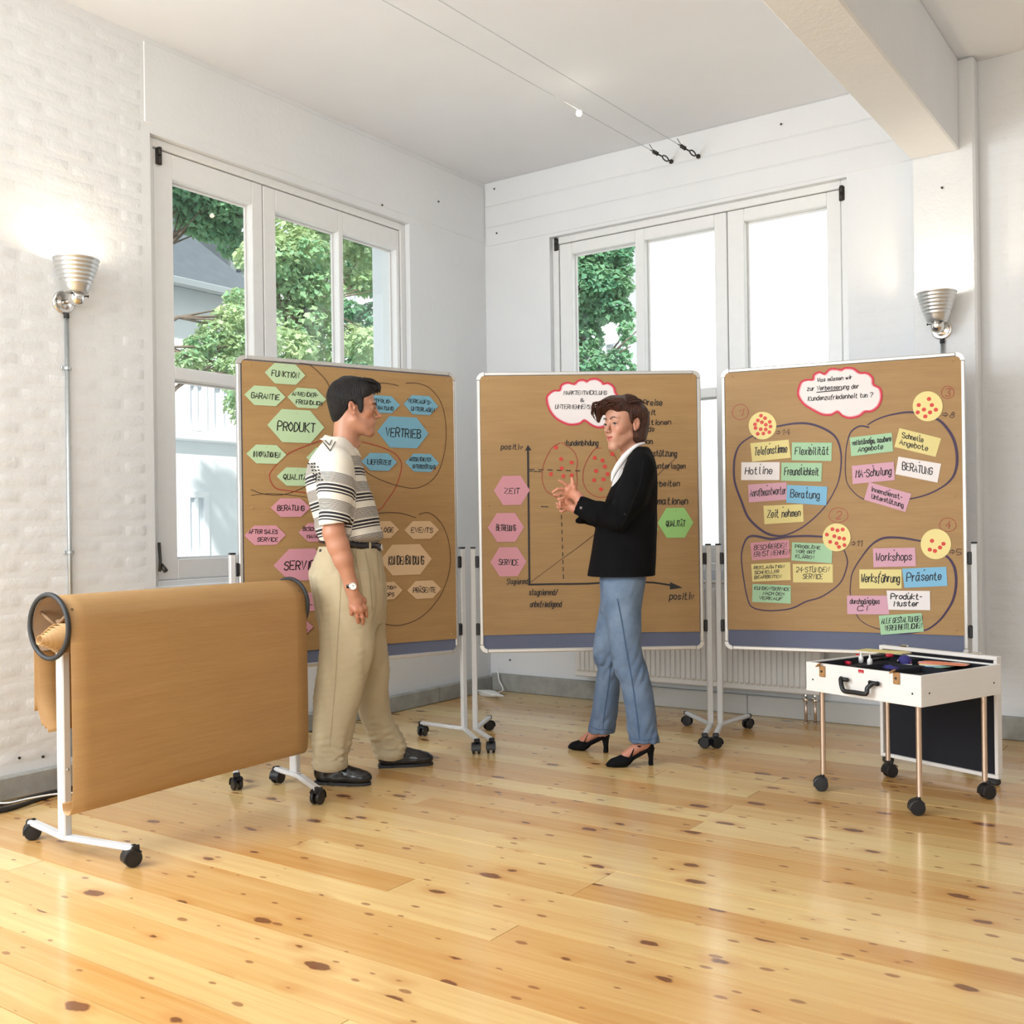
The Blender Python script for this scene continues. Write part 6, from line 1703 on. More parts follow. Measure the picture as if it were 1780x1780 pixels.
# finger nails
# hair
S = SDF((-.15, -.12, -.12), (.15, .12, .20), .0026)
S.ell((-.020, 0, .062), (.102, .083, .098), 0); S.ell((-.062, 0, -.010), (.042, .056, .058), .03); S.ell((.045, 0, .098), (.066, .066, .052), .03)
S.ell((.092, .0, .115), (.028, .045, .018), .02); S.ell((.102, -.012, .100), (.012, .030, .016), .015)
S.ell((.030, 0, -.030), (.075, .12, .070), .012, sub=True)
S.ell((.120, 0, .022), (.062, .12, .062), .010, sub=True)
for sg in (-1, 1):
    S.ell((-.006, sg * .082, .004), (.022, .030, .034), .008, sub=True)
    S.ell((.034, sg * .069, .018), (.011, .010, .036), .010)
st = wave(3, 130, 7, .55); st2 = wave(5, 40, 4, .6)
S.disp(lambda x, y, z: .0038 * st(x, y, z) + .0040 * st2(x, y, z))
rl = random.Random(16); gl_ = G(); tm = lambda p: ho + np.asarray(p) @ Rh
for k in range(34):
    y0 = rl.uniform(-.055, .05); p0_ = np.array((.045 + rl.uniform(-.03, .02), y0, .140 + rl.uniform(-.004, .004)))
    gl_.tube([tm(p) for p in catmull([p0_, (.085, y0 * 1.0, .130 + rl.uniform(-.004, .008)), (.112 + rl.uniform(-.004, .010), y0 * .9, .112 + rl.uniform(-.006, .010)), (.116 + rl.uniform(-.012, .010), y0 * .9 + rl.uniform(-.01, .01), .092 + rl.uniform(-.012, .010))], 4)], list(np.linspace(.0058, .0014, 13)), 6)
V, F = S.mesh(1); hair1 = part('hair', (ho + V @ Rh, F), mat_hair('black_hair', (.0035, .003, .003), (.014, .010, .009)), man, True); part('hair_locks', gl_, bpy.data.materials['black_hair'], man, True)
# shirt
def mat_stripes():
    k = N('striped_knit'); at = k.n('ShaderNodeAttribute'); at.attribute_name = 'stripe'; s_ = at.outputs['Fac']
    # s_ counts bands of .12 m downwards; below zero = plain yoke
    fr = k.math('FRACT', s_)
    def band(lo, hi, x=fr): return k.math('MULTIPLY', k.math('GREATER_THAN', x, lo), k.math('LESS_THAN', x, hi))
    hair_ = k.math('MULTIPLY', band(.0, .42), k.math('GREATER_THAN', k.math('FRACT', k.math('MULTIPLY', fr, 21.0)), .46))
    bold = k.math('ADD', band(.47, .555), k.math('ADD', band(.60, .68), band(.725, .775)))
    a = k.math('MULTIPLY', k.math('MINIMUM', 1.0, k.math('ADD', hair_, bold)), k.math('GREATER_THAN', s_, 0.0))
    nz = k.noise(k.coord('Object'), 300, 2)
    k.col(k.mix(a, (0.74, 0.69, 0.60), (0.018, 0.016, 0.022))); k.rough(.85); k.bump(k.math('ADD', nz, k.math('MULTIPLY', a, .3)), .15, .003)
    return k.m
S = SDF((-1.04, 4.42, .98), (-.50, 5.14, 1.56), .0048)
fold = wave(11, 26, 4, .55); _f2 = wave(12, 58, 3, .6); fold2 = lambda x, y, z: .7 - 2 * np.abs(_f2(x, y, z))
tor = mf.secs([(762, 570, 610, 0, .075), (770, 563, 616, 0, .105), (781, 554, 621, 0, .150), (796, 544, 626, 0, .185), (813, 536, 631, 0, .205), (843, 533, 641, 0, .205), (870, 537.5, 650, 0, .195), (903, 546, 657.5, 0, .185), (922, 549, 661, 0, .185), (932, 553, 665, 0, .182), (938, 556, 663, 0, .172), (943, 561, 656, 0, .155)])
S.loft(tor, 0, p=2.1)
slv = [P(588, 806, -.165), P(583, 850, -.195), P(582, 908, -.222)]
S.chain(slv, [.066, .070, .0675], .035)
S.chain([P(600, 806, .165), P(600, 850, .195), P(606, 905, .215)], [.064, .068, .066], .035)
sn = unit(P(588, 908, -.222) - P(583, 850, -.195)); cutp = P(583, 911, -.222)
ndir = unit(np.array([.10, 0, -.99]))
S.disp(lambda x, y, z: .0060 * fold(x, y, z) + .0022 * fold2(x, y, z))
# cut the sleeve ends and hollow them, trunk untouched (sleeves stand clear of it)
def cut(x, y, z):
    d = ((x - cutp[0]) * ndir[0] + (z - cutp[2]) * ndir[2])
    near = np.abs(y - 4.78) - .158
    return np.where((near > 0) & (d > 0) , 1.0, -1.0)
ct = cut(S.ax[0][:, None, None], S.ax[1][None, :, None], S.ax[2][None, None, :])
dd = ((S.ax[0][:, None, None] - cutp[0]) * ndir[0] + (S.ax[2][None, None, :] - cutp[2]) * ndir[2]) + 0 * S.ax[1][None, :, None]
msk = (np.abs(S.ax[1][None, :, None] - 4.78) > .172) & (dd > -.01)
S.D = np.where(msk, np.maximum(S.D, dd), S.D).astype(np.float32)
S.cone(P(582, 899, -.222), P(583, 928, -.226), .050, .060, .0, sub=True)
S.cone(P(605, 897, .214), P(606, 925, .216), .050, .058, .0, sub=True)
S.cone(P(592, 740, 0), P(593, 778, 0), .064, .060, .004, sub=True)
V, F = S.mesh(1)
# stripe coordinate
z790 = P(600, 790)[2]; x0 = P(640, 850)[0]
s_t = (z790 - V[:, 2] + .20 * (V[:, 0] - x0) * np.sign(1) - .02 * 0) / .121
axs = unit(slv[2] - slv[0]); along = (V - slv[0]) @ axs
s_s = (along - .055 + .10 * (V[:, 0] - slv[1][0]) * -1) / .121
dS = np.linalg.norm((V - slv[0]) - along[:, None] * axs, axis=1)
is_s = (V[:, 1] < 4.78 - .135) & (dS < .088)
yoke = np.abs(V[:, 0] - P(578, 800)[0]) < .045
sv = np.where(is_s, s_s, np.where(yoke & (V[:, 2] > P(600, 822)[2]), -1, s_t)); sv = np.where(V[:, 2] > P(600, 786)[2], -1, sv)
shirt = part('shirt', (V, F), mat_stripes(), man, True); float_attr(shirt, sv, 'stripe')
bs = bvh_of(V, F)
M_STRIPE = cloth('black_knit_trim', (.016, .015, .02), .1); M_CREAM = cloth('cream_knit', (.76, .71, .62), .2)
for pts in ([(561, 768), (574.5, 785), (583, 768.5)], [(564.5, 765.5), (573, 775), (577, 765.5)]): seam('v_motif', bs, pts, .0042, M_STRIPE, shirt, off=.004, straight=True)
for r_, row in enumerate(((536, 806), (539, 811.5), (543, 817), (542, 823), (544, 829), (546, 834))):
    for c_ in range(3):
        x = row[0] + c_ * 5.2 + (2.6 if r_ % 2 else 0); seam('check_motif', bs, [(x, row[1]), (x + 2.8, row[1] + .8)], .0062, M_STRIPE, shirt, off=.0035, straight=True)
# collar: a turned-down band, rising at the back
ctr_t, ctr_b = P(593, 766, 0), P(592, 775, 0)
V = []; Fc = []; n = 40; prof = [(.062, .004), (.064, .014), (.069, .014), (.080, -.004), (.092, -.028), (.088, -.031), (.072, -.006), (.066, .000)]
for k in range(n + 1):
    a = math.radians(14 + 332 * k / n); d = np.array([math.cos(a), math.sin(a), 0])
    tilt = -.36 * math.cos(a)
    for r_, h_ in prof:
        if h_ < -.01: h_ = h_ * .5 if math.cos(a) < .3 else h_ * (.5 + .8 * (math.cos(a) - .3))
        sx = 1.02; p = ctr_b + np.array([d[0] * r_ * sx, d[1] * r_ * 1.12, 0]) + UPV * (h_ + .012 + tilt * r_ * 1.0)
        V.append(p)
m = len(prof)
for k in range(n):
    for j in range(m): a = k * m + j; b = k * m + (j + 1) % m; Fc.append((a, b, b + m, a + m))
Fc += [tuple(range(m)), tuple(range(n * m + m - 1, n * m - 1, -1))]
col_o = part('collar', (V, Fc), M_CREAM, man, True)
# trousers
S = SDF((-1.05, 4.40, .0), (-.38, 5.16, 1.05), .0062)
tf = wave(21, 30, 4, .2); _t2 = wave(22, 62, 3, .22); tf2 = lambda x, y, z: .7 - 2 * np.abs(_t2(x, y, z)); _hz = wave(23, 60, 3, 2.0); hz = lambda x, y, z: .6 - 2 * np.abs(_hz(x, y, z))
S.loft(mf.secs([(930, 562, 656, 0, .142), (940, 558, 659, 0, .148), (950, 555, 661, 0, .158), (965, 549, 663, 0, .170), (990, 541.5, 666, 0, .180), (1025, 544, 669, 0, .182), (1052, 550, 668, 0, .170), (1085, 556, 664, 0, .12)]), 0)
S.loft(mf.secs([(1000, 542, 640, -.09, .095), (1060, 551, 650, -.100, .100), (1120, 557, 651, -.110, .098), (1170, 550, 641, -.122, .094), (1240, 546, 622, -.145, .088), (1297, 543, 607, -.160, .080), (1318, 545, 602, -.165, .078), (1332, 547, 598, -.165, .075)]), .035)
S.loft(mf.secs([(1000, 575, 666, .09, .1), (1060, 585, 669, .09, .1), (1113, 598, 671, .10, .1), (1158, 611, 677, .125, .095), (1210, 617, 678, .14, .09), (1250, 628, 683, .155, .086), (1275, 639, 695, .165, .082), (1299, 650, 706, .175, .078), (1316, 655, 699, .175, .075)]), .02)
zl = P(600, 1255)[2]
S.disp(lambda x, y, z: ((.0080 * tf(x, y, z) + .0050 * tf2(x, y, z)) + .0065 * hz(x, y, z) * np.clip((zl - z) / .12, 0, 1) + .002 * hz(x, y, z) * np.clip((.75 - np.abs(z - .45)) , 0, 1)))
# cut hems level-ish and hollow them out
S.cone(P(572, 1322, -.165), P(572, 1350, -.165), .050, .052, .0, sub=True); S.cone(P(678, 1306, .175), P(678, 1330, .175), .046, .048, .0, sub=True)
V, F = S.mesh(1)
M_TROU = cloth('beige_twill', (.47, .39, .255), .7, 900, .07)
trousers = part('trousers', (V, F), M_TROU, man, True); bt = bvh_of(V, F)
M_TSEAM = cloth('dark_beige_seam', (.33, .26, .155), .2)
seam('side_seam', bt, [(590, 960), (592, 1025), (587, 1115), (582, 1200), (573, 1300)], .0016, M_TSEAM, trousers)
seam('pleat', bt, [(634, 958), (641, 990), (645, 1030), (647, 1060)], .0035, M_TSEAM, trousers); seam('pleat', bt, [(618, 952), (619, 972), (620, 985)], .003, M_TSEAM, trousers)
seam('fly_seam', bt, [(655, 958), (657, 980), (659, 1010)], .0028, M_TSEAM, trousers)
seam('pocket_edge', bt, [(611, 952), (622, 990), (630, 1040), (628, 1080)], .0026, M_TSEAM, trousers)
knob('button', bt, 557, 957, .007, M_BLACK, trousers)
for hx, hy, hz_, a_, b_ in ((574, 1322, -.165, .070, .078), (679, 1304, .175, .060, .078)):     # turned-up cuffs
    c = P(hx, hy, hz_); V = []; Fc = []; n = 36; prof = [(0, .018), (.006, .018), (.008, -.030), (.003, -.032), (-.004, -.030), (-.004, .014)]
    for k in range(n):
        a = 2 * math.pi * k / n
        for dr, h_ in prof: V.append(c + np.array([math.cos(a) * (a_ + dr), math.sin(a) * (b_ + dr), h_ + .004 * math.sin(2 * a + 1)]))
    m = len(prof)
    for k in range(n):
        for j in range(m): a = k * m + j; b = k * m + (j + 1) % m; a2 = ((k + 1) % n) * m + j; b2 = ((k + 1) % n) * m + (j + 1) % m; Fc.append((a, b, b2, a2))
    part('trouser_cuff', (V, Fc), M_TROU, man, True)
# belt with loops and buckle
c = P(609, 944, 0); V = []; Fc = []; n = 48
for k in range(n):
    a = 2 * math.pi * k / n; x = math.cos(a) * .1385; y = math.sin(a) * .160
    for dr, h_ in ((0, .015), (.004, .015), (.004, -.015), (0, -.015)): V.append(c + np.array([x + math.cos(a) * dr, y + math.sin(a) * dr, h_ - x * .16]))
for k in range(n):
    for j in range(4): Fc.append((k * 4 + j, k * 4 + (j + 1) % 4, ((k + 1) % n) * 4 + (j + 1) % 4, ((k + 1) % n) * 4 + j))
belt = part('belt', (V, Fc), simple('black_belt_leather', (.012, .012, .018), .3), man, True)
for a in (-2.0, -1.45, -.75):
    x = math.cos(a) * .1435; y = math.sin(a) * .165; g = G(); g.box(c + np.array([x, y, -x * .16]), (.010, .004, .044), np.array([[-math.sin(a), math.cos(a), 0], [math.cos(a), math.sin(a), 0], [0, 0, 1]]), .001); part('belt_loop', g, M_TROU, man)
g = G(); x = .1435 * math.cos(-.12); y = .165 * math.sin(-.12); bc = c + np.array([x + .003, y, -x * .16]); g.tube([bc + np.array([0, .02 * math.cos(t), .017 * math.sin(t)]) for t in [2 * math.pi * i / 20 for i in range(21)]], .003, 6, caps=False); part('buckle', g, M_CHROME, belt, True)
# wrist watch
wc = P(610, 1018, -.2145); wd = unit(P(613, 1030, -.213) - fo); g = G(); g.lathe(wc - wd * .009, wd, [(.0265, 0), (.0290, .001), (.0290, .017), (.0265, .018)], 28, closed=True)
watch = part('watch_strap', g, M_BLACK, man, True); 
fc = unit(np.array([.12, -1.0, .05])); wq = P(615, 1018.5, -.2145) + np.array([0, -.0275, 0])
g = G(); g.lathe(wq, fc, [(0, -.003), (.0165, -.003), (.0175, .000), (.0165, .005), (.0135, .006), (.0130, .0045), (0, .0045)], 24); part('watch_case', g, M_CHROME, watch, True)
g = G(); g.lathe(wq + fc * .0048, fc, [(0, 0), (.0125, 0), (.0125, .0003), (0, .0003)], 24); part('watch_dial', g, simple('watch_dial_white', (.75, .75, .70), .3), watch)
g = G(); g.tube([wq + fc * .006, wq + fc * .006 + UPV * .008], .0007, 5); g.tube([wq + fc * .006, wq + fc * .006 + np.array([.006, 0, .003])], .0007, 5); part('watch_hand', g, M_BLACK, watch)

def man_shoe(heel, toe, name='shoe'):
    h_, t_ = np.array([*heel, 0.]), np.array([*toe, 0.]); f = unit(t_ - h_); L = float(np.linalg.norm(t_ - h_)); l = np.cross(UPV, f); R = np.array([f, l, UPV]); k = L / .27
    S = SDF((-.03, -.08, -.01), (.32, .08, .16), .0034)
    S.ell((.050, 0, .050), (.050, .034, .052), 0); S.cone((.055, 0, .075), (.062, 0, .105), .036, .038, .02)
    S.cone((.080, 0, .075), (.185, 0, .042), .036, .032, .03); S.ell((.205, .004, .032), (.062, .043, .034), .02); S.ell((.12, 0, .028), (.09, .036, .026), .02)
    S.cone((.052, 0, .100), (.060, 0, .150), .030, .030, .002, sub=True)
    S.plane((0, 0, .012), (0, 0, -1))
    V, F = S.mesh(1); V[:, 0] *= k
    M_SHOE = simple('polished_black_leather', (.010, .010, .011), .16, var=.2, nscale=60, bump=.15, bscale=60)
    sh_ = part('shoe', (h_ + V @ R, F), M_SHOE, man, True)
    g = G(); out = []
    for i in range(32):
        a = 2 * math.pi * i / 32; x = .134 + .131 * math.cos(a); w = .040 * (1 if x > .17 else .82 + .18 * max(0, (x - .05) / .12)) ; out.append((x * k, w * .98 * math.sin(a) * (1 + .12 * math.cos(a))))
    g.prism(out, h_ + UPV * .001, f, l, UPV, .012); g.prism([(.0 * k + .004, -.032), (.075, -.034), (.075, .034), (.004, .032)], h_ + UPV * .0005, f, l, UPV, .012)
    part('sole', g, M_RUBBER, sh_)
    g = G()
    for i in range(4):
        x = .118 + .020 * i; z = .080 - .0105 * i - .010; g.tube(catmull([h_ + f * x * k + l * -.018 + UPV * (z - .004), h_ + f * (x + .003) * k + UPV * (z + .008), h_ + f * x * k + l * .018 + UPV * (z - .004)], 4), .0022, 6)
    part('laces', g, M_BLACK, sh_, True)
man_shoe((-.893, 4.652), (-.628, 4.600)); man_shoe((-.650, 4.945), (-.385, 4.985))

# ================================================================== the woman
wf = Fig(5.03); Q = wf.P
wom = thing('person', (Q(1090, 1320)[0], 5.03, 0), 0, 'auburn-haired woman in black blazer, blue jeans and black heels, gesturing with both hands', 'person', 'the two people talking')
ho2 = Q(1086, 741.5, 0); a_ = math.radians(36); fw2 = (-math.cos(a_), -math.sin(a_), -.03)
Vh, Fh, Ch, Rh2 = place_head(wom, ho2, fw2, head_sdf(True, True), SK_W, True, True)
Vhw = ho2 + Vh @ Rh2
S = SDF((Q(945, 800, -.2)[0], 4.62, 1.0), (Q(1080, 800, 0)[0], 5.05, 1.40), .0028)
wrn = Q(1010, 872, -.19)
S.cone(Q(1040, 893, -.21), wrn, .030, .024, 0)
S.cone(wrn, Q(1004, 862, -.19), .024, .025, .015)
# near (left) hand: thumb side up, fingers spread towards the left
kn = [Q(990.5, 846, -.205), Q(986.5, 851.5, -.195), Q(985, 857, -.180), Q(986.5, 862, -.165)]
fin = [[Q(983, 841.5, -.215), Q(977.5, 838, -.222), Q(972.5, 835.5, -.228)], [Q(977, 849.5, -.205), Q(969, 850.5, -.215), Q(961, 855.5, -.222)], [Q(976.5, 857, -.185), Q(970, 860.5, -.190), Q(963, 860, -.195)], [Q(979, 865, -.165), Q(973.5, 868, -.165), Q(970, 867, -.165)]]
hand(S, Q(1004, 863, -.19), Q(996, 856, -.187), kn, fin, [Q(1000, 857, -.195), Q(998, 847, -.205), Q(996, 839, -.212), Q(994.3, 831.5, -.216)], r=.0082)
# far (right) hand below, palm up
wf2 = Q(1000, 884, -.04)
S.cone(Q(1030, 895, .02), wf2, .028, .023, 0)
kn = [Q(984, 872, -.045), Q(983, 876, -.025), Q(983.5, 880, -.005), Q(986, 884, .012)]
fin = [[Q(978, 870, -.055), Q(973.5, 872.5, -.06), Q(974, 879, -.062)], [Q(976, 876, -.030), Q(971, 877, -.032), Q(968, 875, -.034)], [Q(977, 881, -.008), Q(972, 882.5, -.010), Q(969, 881, -.012)], [Q(981, 887, .012), Q(977, 889, .012), Q(974, 888, .012)]]
hand(S, Q(998, 883, -.04), Q(990, 880, -.025), kn, fin, [Q(993, 873, -.05), Q(987, 866, -.065), Q(982, 862, -.075)], r=.0080)
Va, Fa = S.mesh(1)
S = SDF((Q(1000, 900)[0], 4.70, .02), (Q(1175, 900)[0], 5.36, 1.52), .011)
S.loft(wf.secs([(800, 1090, 1126, 0, .12), (840, 1080, 1130, 0, .14), (900, 1062, 1128, 0, .12), (950, 1060, 1125, 0, .12), (1010, 1056, 1122, 0, .14), (1050, 1058, 1112, 0, .12)]), 0)
S.chain([Q(1108, 815, -.15), Q(1075, 903, -.21), Q(1035, 892, -.21)], [.045, .038, .032], .03); S.chain([Q(1100, 815, .15), Q(1070, 905, .15), Q(1030, 895, .02)], [.045, .038, .030], .03)
S.chain([Q(1083, 1040, -.07), Q(1098, 1160, -.095), Q(1122, 1290, -.125)], [.065, .042, .030], .04); S.chain([Q(1070, 1040, .08), Q(1060, 1150, .12), Q(1048, 1275, .175)], [.065, .042, .030], .04)
S.cone(Q(1104, 800, 0), Q(1103, 785, 0), .06, .05, .04)
Vb, Fb = S.mesh(1)
# feet (skin between hem and shoe)
def heel_frame(heel, toe):
    h_, t_ = np.array([*heel, 0.]), np.array([*toe, 0.]); f = unit(t_ - h_); l = np.cross(UPV, f); return h_, f, l, np.array([f, l, UPV])
SHO = [((.640, 4.915), (.415, 4.880)), ((.455, 5.200), (.262, 5.300))]
feetV, feetF = [], []
for hl, to_ in SHO:
    h_, f, l, R = heel_frame(hl, to_)
    S = SDF((-.06, -.06, .0), (.20, .06, .24), .0032)
    S.chain([(.025, 0, .23), (.030, 0, .135), (.040, 0, .105)], [.034, .026, .028], 0); S.cone((.040, 0, .105), (.125, 0, .048), .027, .023, .02); S.ell((.018, 0, .095), (.022, .022, .022), .02)
    v, ff = S.mesh(1); feetV.append(h_ + v @ R); feetF.append(ff)
allV = [Vhw, Va, Vb] + feetV; allF = [Fh, Fa, Fb] + feetF; off = 0; FF = []
for v, ff in zip(allV, allF): FF.append(ff + off); off += len(v)
body2 = part('body', (np.concatenate(allV), np.concatenate(FF)), M_SKIN, wom, True)
hc = np.tile(SK_W * np.array([1.04, .88, .85]), (len(Va), 1))
color_attr(body2, np.concatenate([Ch, hc, np.tile(SK_W, (len(Vb), 1))] + [np.tile(SK_W * np.array([.85, .68, .66]), (len(v), 1)) for v in feetV]))
eyes(body2, ho2, Rh2, (.93, .30, -.02), female=True, hair=(.05, .02, .012))
g = G(); to = lambda p: ho2 + np.asarray(p) @ Rh2
g.add([to((.0790 + .0165 * math.cos(t * 1.25), .0235 * t, -.0560 + z + .010 * t * t)) for z in (-.0046, .0046) for t in np.linspace(-1, 1, 11)], [(i, i + 1, i + 12, i + 11) for i in range(10)]); part('teeth', g, simple('tooth_enamel', (.80, .77, .70), .2), body2, True)
# hair, swept back and full at the front
S = SDF((-.15, -.13, -.13), (.18, .13, .20), .0027)
S.ell((-.022, 0, .052), (.100, .088, .098), 0); S.ell((-.050, 0, -.018), (.058, .070, .060), .03); S.ell((.050, -.005, .098), (.070, .076, .050), .03)
S.ell((.098, -.030, .100), (.036, .052, .030), .02); S.ell((.104, -.064, .075), (.020, .022, .034), .015); S.ell((.102, -.074, .045), (.012, .012, .024), .012); S.ell((.105, .015, .098), (.028, .035, .020), .015)
S.ell((.055, 0, -.045), (.072, .13, .078), .012, sub=True); S.ell((.122, .008, .010), (.066, .072, .070), .010, sub=True)
S.ell((.070, .075, .018), (.040, .028, .036), .010, sub=True)
S.ell((-.006, .086, .004), (.018, .026, .030), .008, sub=True)
S.ell((-.045, .052, -.040), (.040, .032, .045), .02); S.ell((-.050, -.050, -.050), (.034, .030, .038), .015); S.ell((-.075, 0, .03), (.055, .075, .075), .03)
S.ell((.028, .080, .040), (.012, .008, .030), .010)
st = wave(31, 120, 7, .7); st2 = wave(32, 38, 4, .9)
S.disp(lambda x, y, z: .0042 * st(x, y, z) + .0062 * st2(x, y, z))
V, F = S.mesh(1); hair2 = part('hair', (ho2 + V @ Rh2, F), mat_hair('auburn_hair', (.009, .003, .002), (.125, .040, .018)), wom, True)
# loose locks over the forehead
rl = random.Random(6); g = G()
for k in range(26):
    y0 = rl.uniform(-.070, .04); z0 = .100 + rl.uniform(-.01, .02); x0_ = .09
    pts = [(x0_ + .01, y0 + .02, z0), (x0_ + .040 + rl.uniform(0, .012), y0, z0 + rl.uniform(-.012, .010)), (x0_ + .036 + rl.uniform(-.008, .01), y0 - .018, z0 - .030 + rl.uniform(-.012, .01)), (x0_ + .018 + rl.uniform(-.01, .01), y0 - .022, z0 - .055 + rl.uniform(-.014, .014) * 1.2)]
    if y0 > -.03: pts = pts[:3]
    g.tube([to(p) for p in catmull([np.array(q) for q in pts], 4)], list(np.linspace(.0042, .0012, 4 * (len(pts) - 1) + 1)), 6)
for k in range(46):
    y0 = rl.uniform(-.075, .078); a0 = rl.uniform(.25, 1.15); f_ = lambda a, r=1.0: (-.022 + .101 * math.cos(a), y0 * (1 - .12 * math.cos(a)), .052 + math.sqrt(max(.05, 1 - (y0 / .098) ** 2)) * (.0985 * math.sin(a) + rl.uniform(0, .002)))
    pts = [f_(a0), f_(a0 + .4), f_(a0 + .8), tuple(np.array(f_(a0 + 1.2)) * np.array([.93, 1, .95]))]
    g.tube([to(p) for p in catmull([np.array(q) for q in pts], 4)], list(np.interp(np.linspace(0, 1, 13), [0, .4, 1], [.0015, .0055, .0015])), 6)
part('hair_locks', g, bpy.data.materials['auburn_hair'], wom, True)
# blazer
S = SDF((Q(988, 900, -.2)[0], 4.66, .88), (Q(1160, 900)[0], 5.34, 1.50), .0050)
S.loft(wf.secs([(774, 1098, 1122, 0, .065), (781, 1092, 1127, 0, .105), (792, 1086, 1132, 0, .150), (806, 1080, 1136, 0, .180), (835, 1068, 1139, 0, .195), (866, 1053, 1141, 0, .195), (905, 1040, 1142, 0, .185), (925, 1035, 1142, 0, .185), (960, 1028.5, 1141, 0, .190), (1000, 1021.5, 1138.5, 0, .198), (1018, 1019, 1137, 0, .200), (1045, 1018, 1135, 0, .200)]), 0, p=2.15)
S.chain([Q(1112, 815, -.150), Q(1098, 862, -.190), Q(1073, 903, -.215)], [.062, .064, .056], .035); S.chain([Q(1073, 903, -.215), Q(1040, 893, -.212), Q(1007, 879, -.195)], [.056, .054, .047], .02)
S.chain([Q(1106, 815, .150), Q(1085, 905, .17)], [.062, .056], .035); S.chain([Q(1085, 905, .17), Q(1010, 893, -.02)], [.054, .044], .02)
wv = wave(41, 24, 5, .5); _w2 = wave(42, 50, 3, .5); wv2 = lambda x, y, z: .7 - 2 * np.abs(_w2(x, y, z))
S.disp(lambda x, y, z: .0050 * wv(x, y, z) + .0035 * wv2(x, y, z))
cn = unit(Q(1007, 879, -.195) - Q(1040, 893, -.212)); cd = Q(1004, 876, -.195)
x, y, z = S.ax[0][:, None, None], S.ax[1][None, :, None], S.ax[2][None, None, :]
dc = (x - cd[0]) * cn[0] + (y - cd[1]) * cn[1] + (z - cd[2]) * cn[2]
reg = (x < Q(1025, 880, 0)[0]) & (z > Q(1000, 945)[2]); S.D = np.where(reg, np.maximum(S.D, dc), S.D).astype(np.float32)
S.cone(Q(1012, 882, -.197), Q(992, 870, -.190), .036, .040, 0, sub=True); S.cone(Q(1012, 893, -.02), Q(990, 887, -.05), .032, .036, 0, sub=True)
hp, hq = Q(1019, 1013, 0), Q(1134, 1041, 0); hn = unit(np.array([(hq - hp)[2], 0, -(hq - hp)[0]])); S.plane(hp, hn if hn[2] < 0 else -hn)
S.loft(wf.secs([(990, 1034, 1126, 0, .175), (1050, 1034, 1126, 0, .175)]), 0, sub=True)
S.cone(Q(1098, 745, 0), Q(1100, 790, 0), .060, .054, .004, sub=True)
S.cone(Q(1080, 800, -.03), Q(1070, 830, -.03), .030, .016, .01, sub=True)
V, F = S.mesh(1)
M_BLAZER = cloth('black_wool', (.0045, .0045, .0055), .5, 900, .1, .9, 0)
blazer = part('blazer', (V, F), M_BLAZER, wom, True); bb = bvh_of(V, F)
M_BTN = simple('smoke_button', (.10, .09, .09), .15)
knob('button', bb, 1010, 883, .0075, M_BTN, blazer); knob('button', bb, 1086, 894, .004, M_BLACK, blazer)
M_LAPEL = cloth('black_lapel_edge', (.016, .016, .019), .2)
seam('lapel_edge', bb, [(1098, 796), (1086, 812), (1076, 826), (1066, 842)], .004, M_LAPEL, blazer); seam('hem_edge', bb, [(1021, 1010), (1045, 1020), (1090, 1030), (1132, 1036)], .003, M_LAPEL, blazer)
seam('sleeve_seam', bb, [(1118, 800), (1112, 840), (1096, 880), (1080, 915)], .0022, M_LAPEL, blazer)
# blouse collar: white folded band from the nape down to the lapel
M_BLOUSE = cloth('white_blouse', (.84, .83, .84), .2)
top = [Q(1120, 772, -.045), Q(1109, 776, -.085), Q(1098, 785, -.100), Q(1088, 797, -.105), Q(1078, 811, -.105), Q(1069, 825, -.100), Q(1063, 838, -.095)]
wd_ = [.010, .014, .018, .024, .025, .020, .003]
V = []; Fc = []
cen = catmull(top, 5); ws = np.interp(np.linspace(0, 1, len(cen)), np.linspace(0, 1, len(wd_)), wd_)
for i, (p, w) in enumerate(zip(cen, ws)):
    t = unit(cen[min(i + 1, len(cen) - 1)] - cen[max(i - 1, 0)]); out = unit(np.array([.30, -1.0, .25])); b = unit(np.cross(t, out))
    if b[0] > 0: b = -b
    for q, h_ in ((-.15, .004), (.0, .009), (.5, .011), (1.0, .004), (1.0, .000), (.5, .006), (0., .004)): V.append(p + b * w * q + out * h_)
for i in range(len(cen) - 1):
    for j in range(7): Fc.append((i * 7 + j, i * 7 + (j + 1) % 7, (i + 1) * 7 + (j + 1) % 7, (i + 1) * 7 + j))
Fc += [tuple(range(6, -1, -1)), tuple(range((len(cen) - 1) * 7, len(cen) * 7))]
part('blouse_collar', (V, Fc), M_BLOUSE, wom, True)
S = SDF((Q(1040, 900)[0], 4.80, 1.10), (Q(1130, 900)[0], 5.24, 1.46), .0065)
S.loft(wf.secs([(786, 1086, 1118, 0, .085), (800, 1078, 1122, 0, .12), (830, 1067, 1124, 0, .13), (870, 1058, 1124, 0, .13)]), 0); S.cone(Q(1098, 745, 0), Q(1101, 800, 0), .056, .050, .004, sub=True)
V, F = S.mesh(1); part('blouse', (V, F), M_BLOUSE, wom, True)
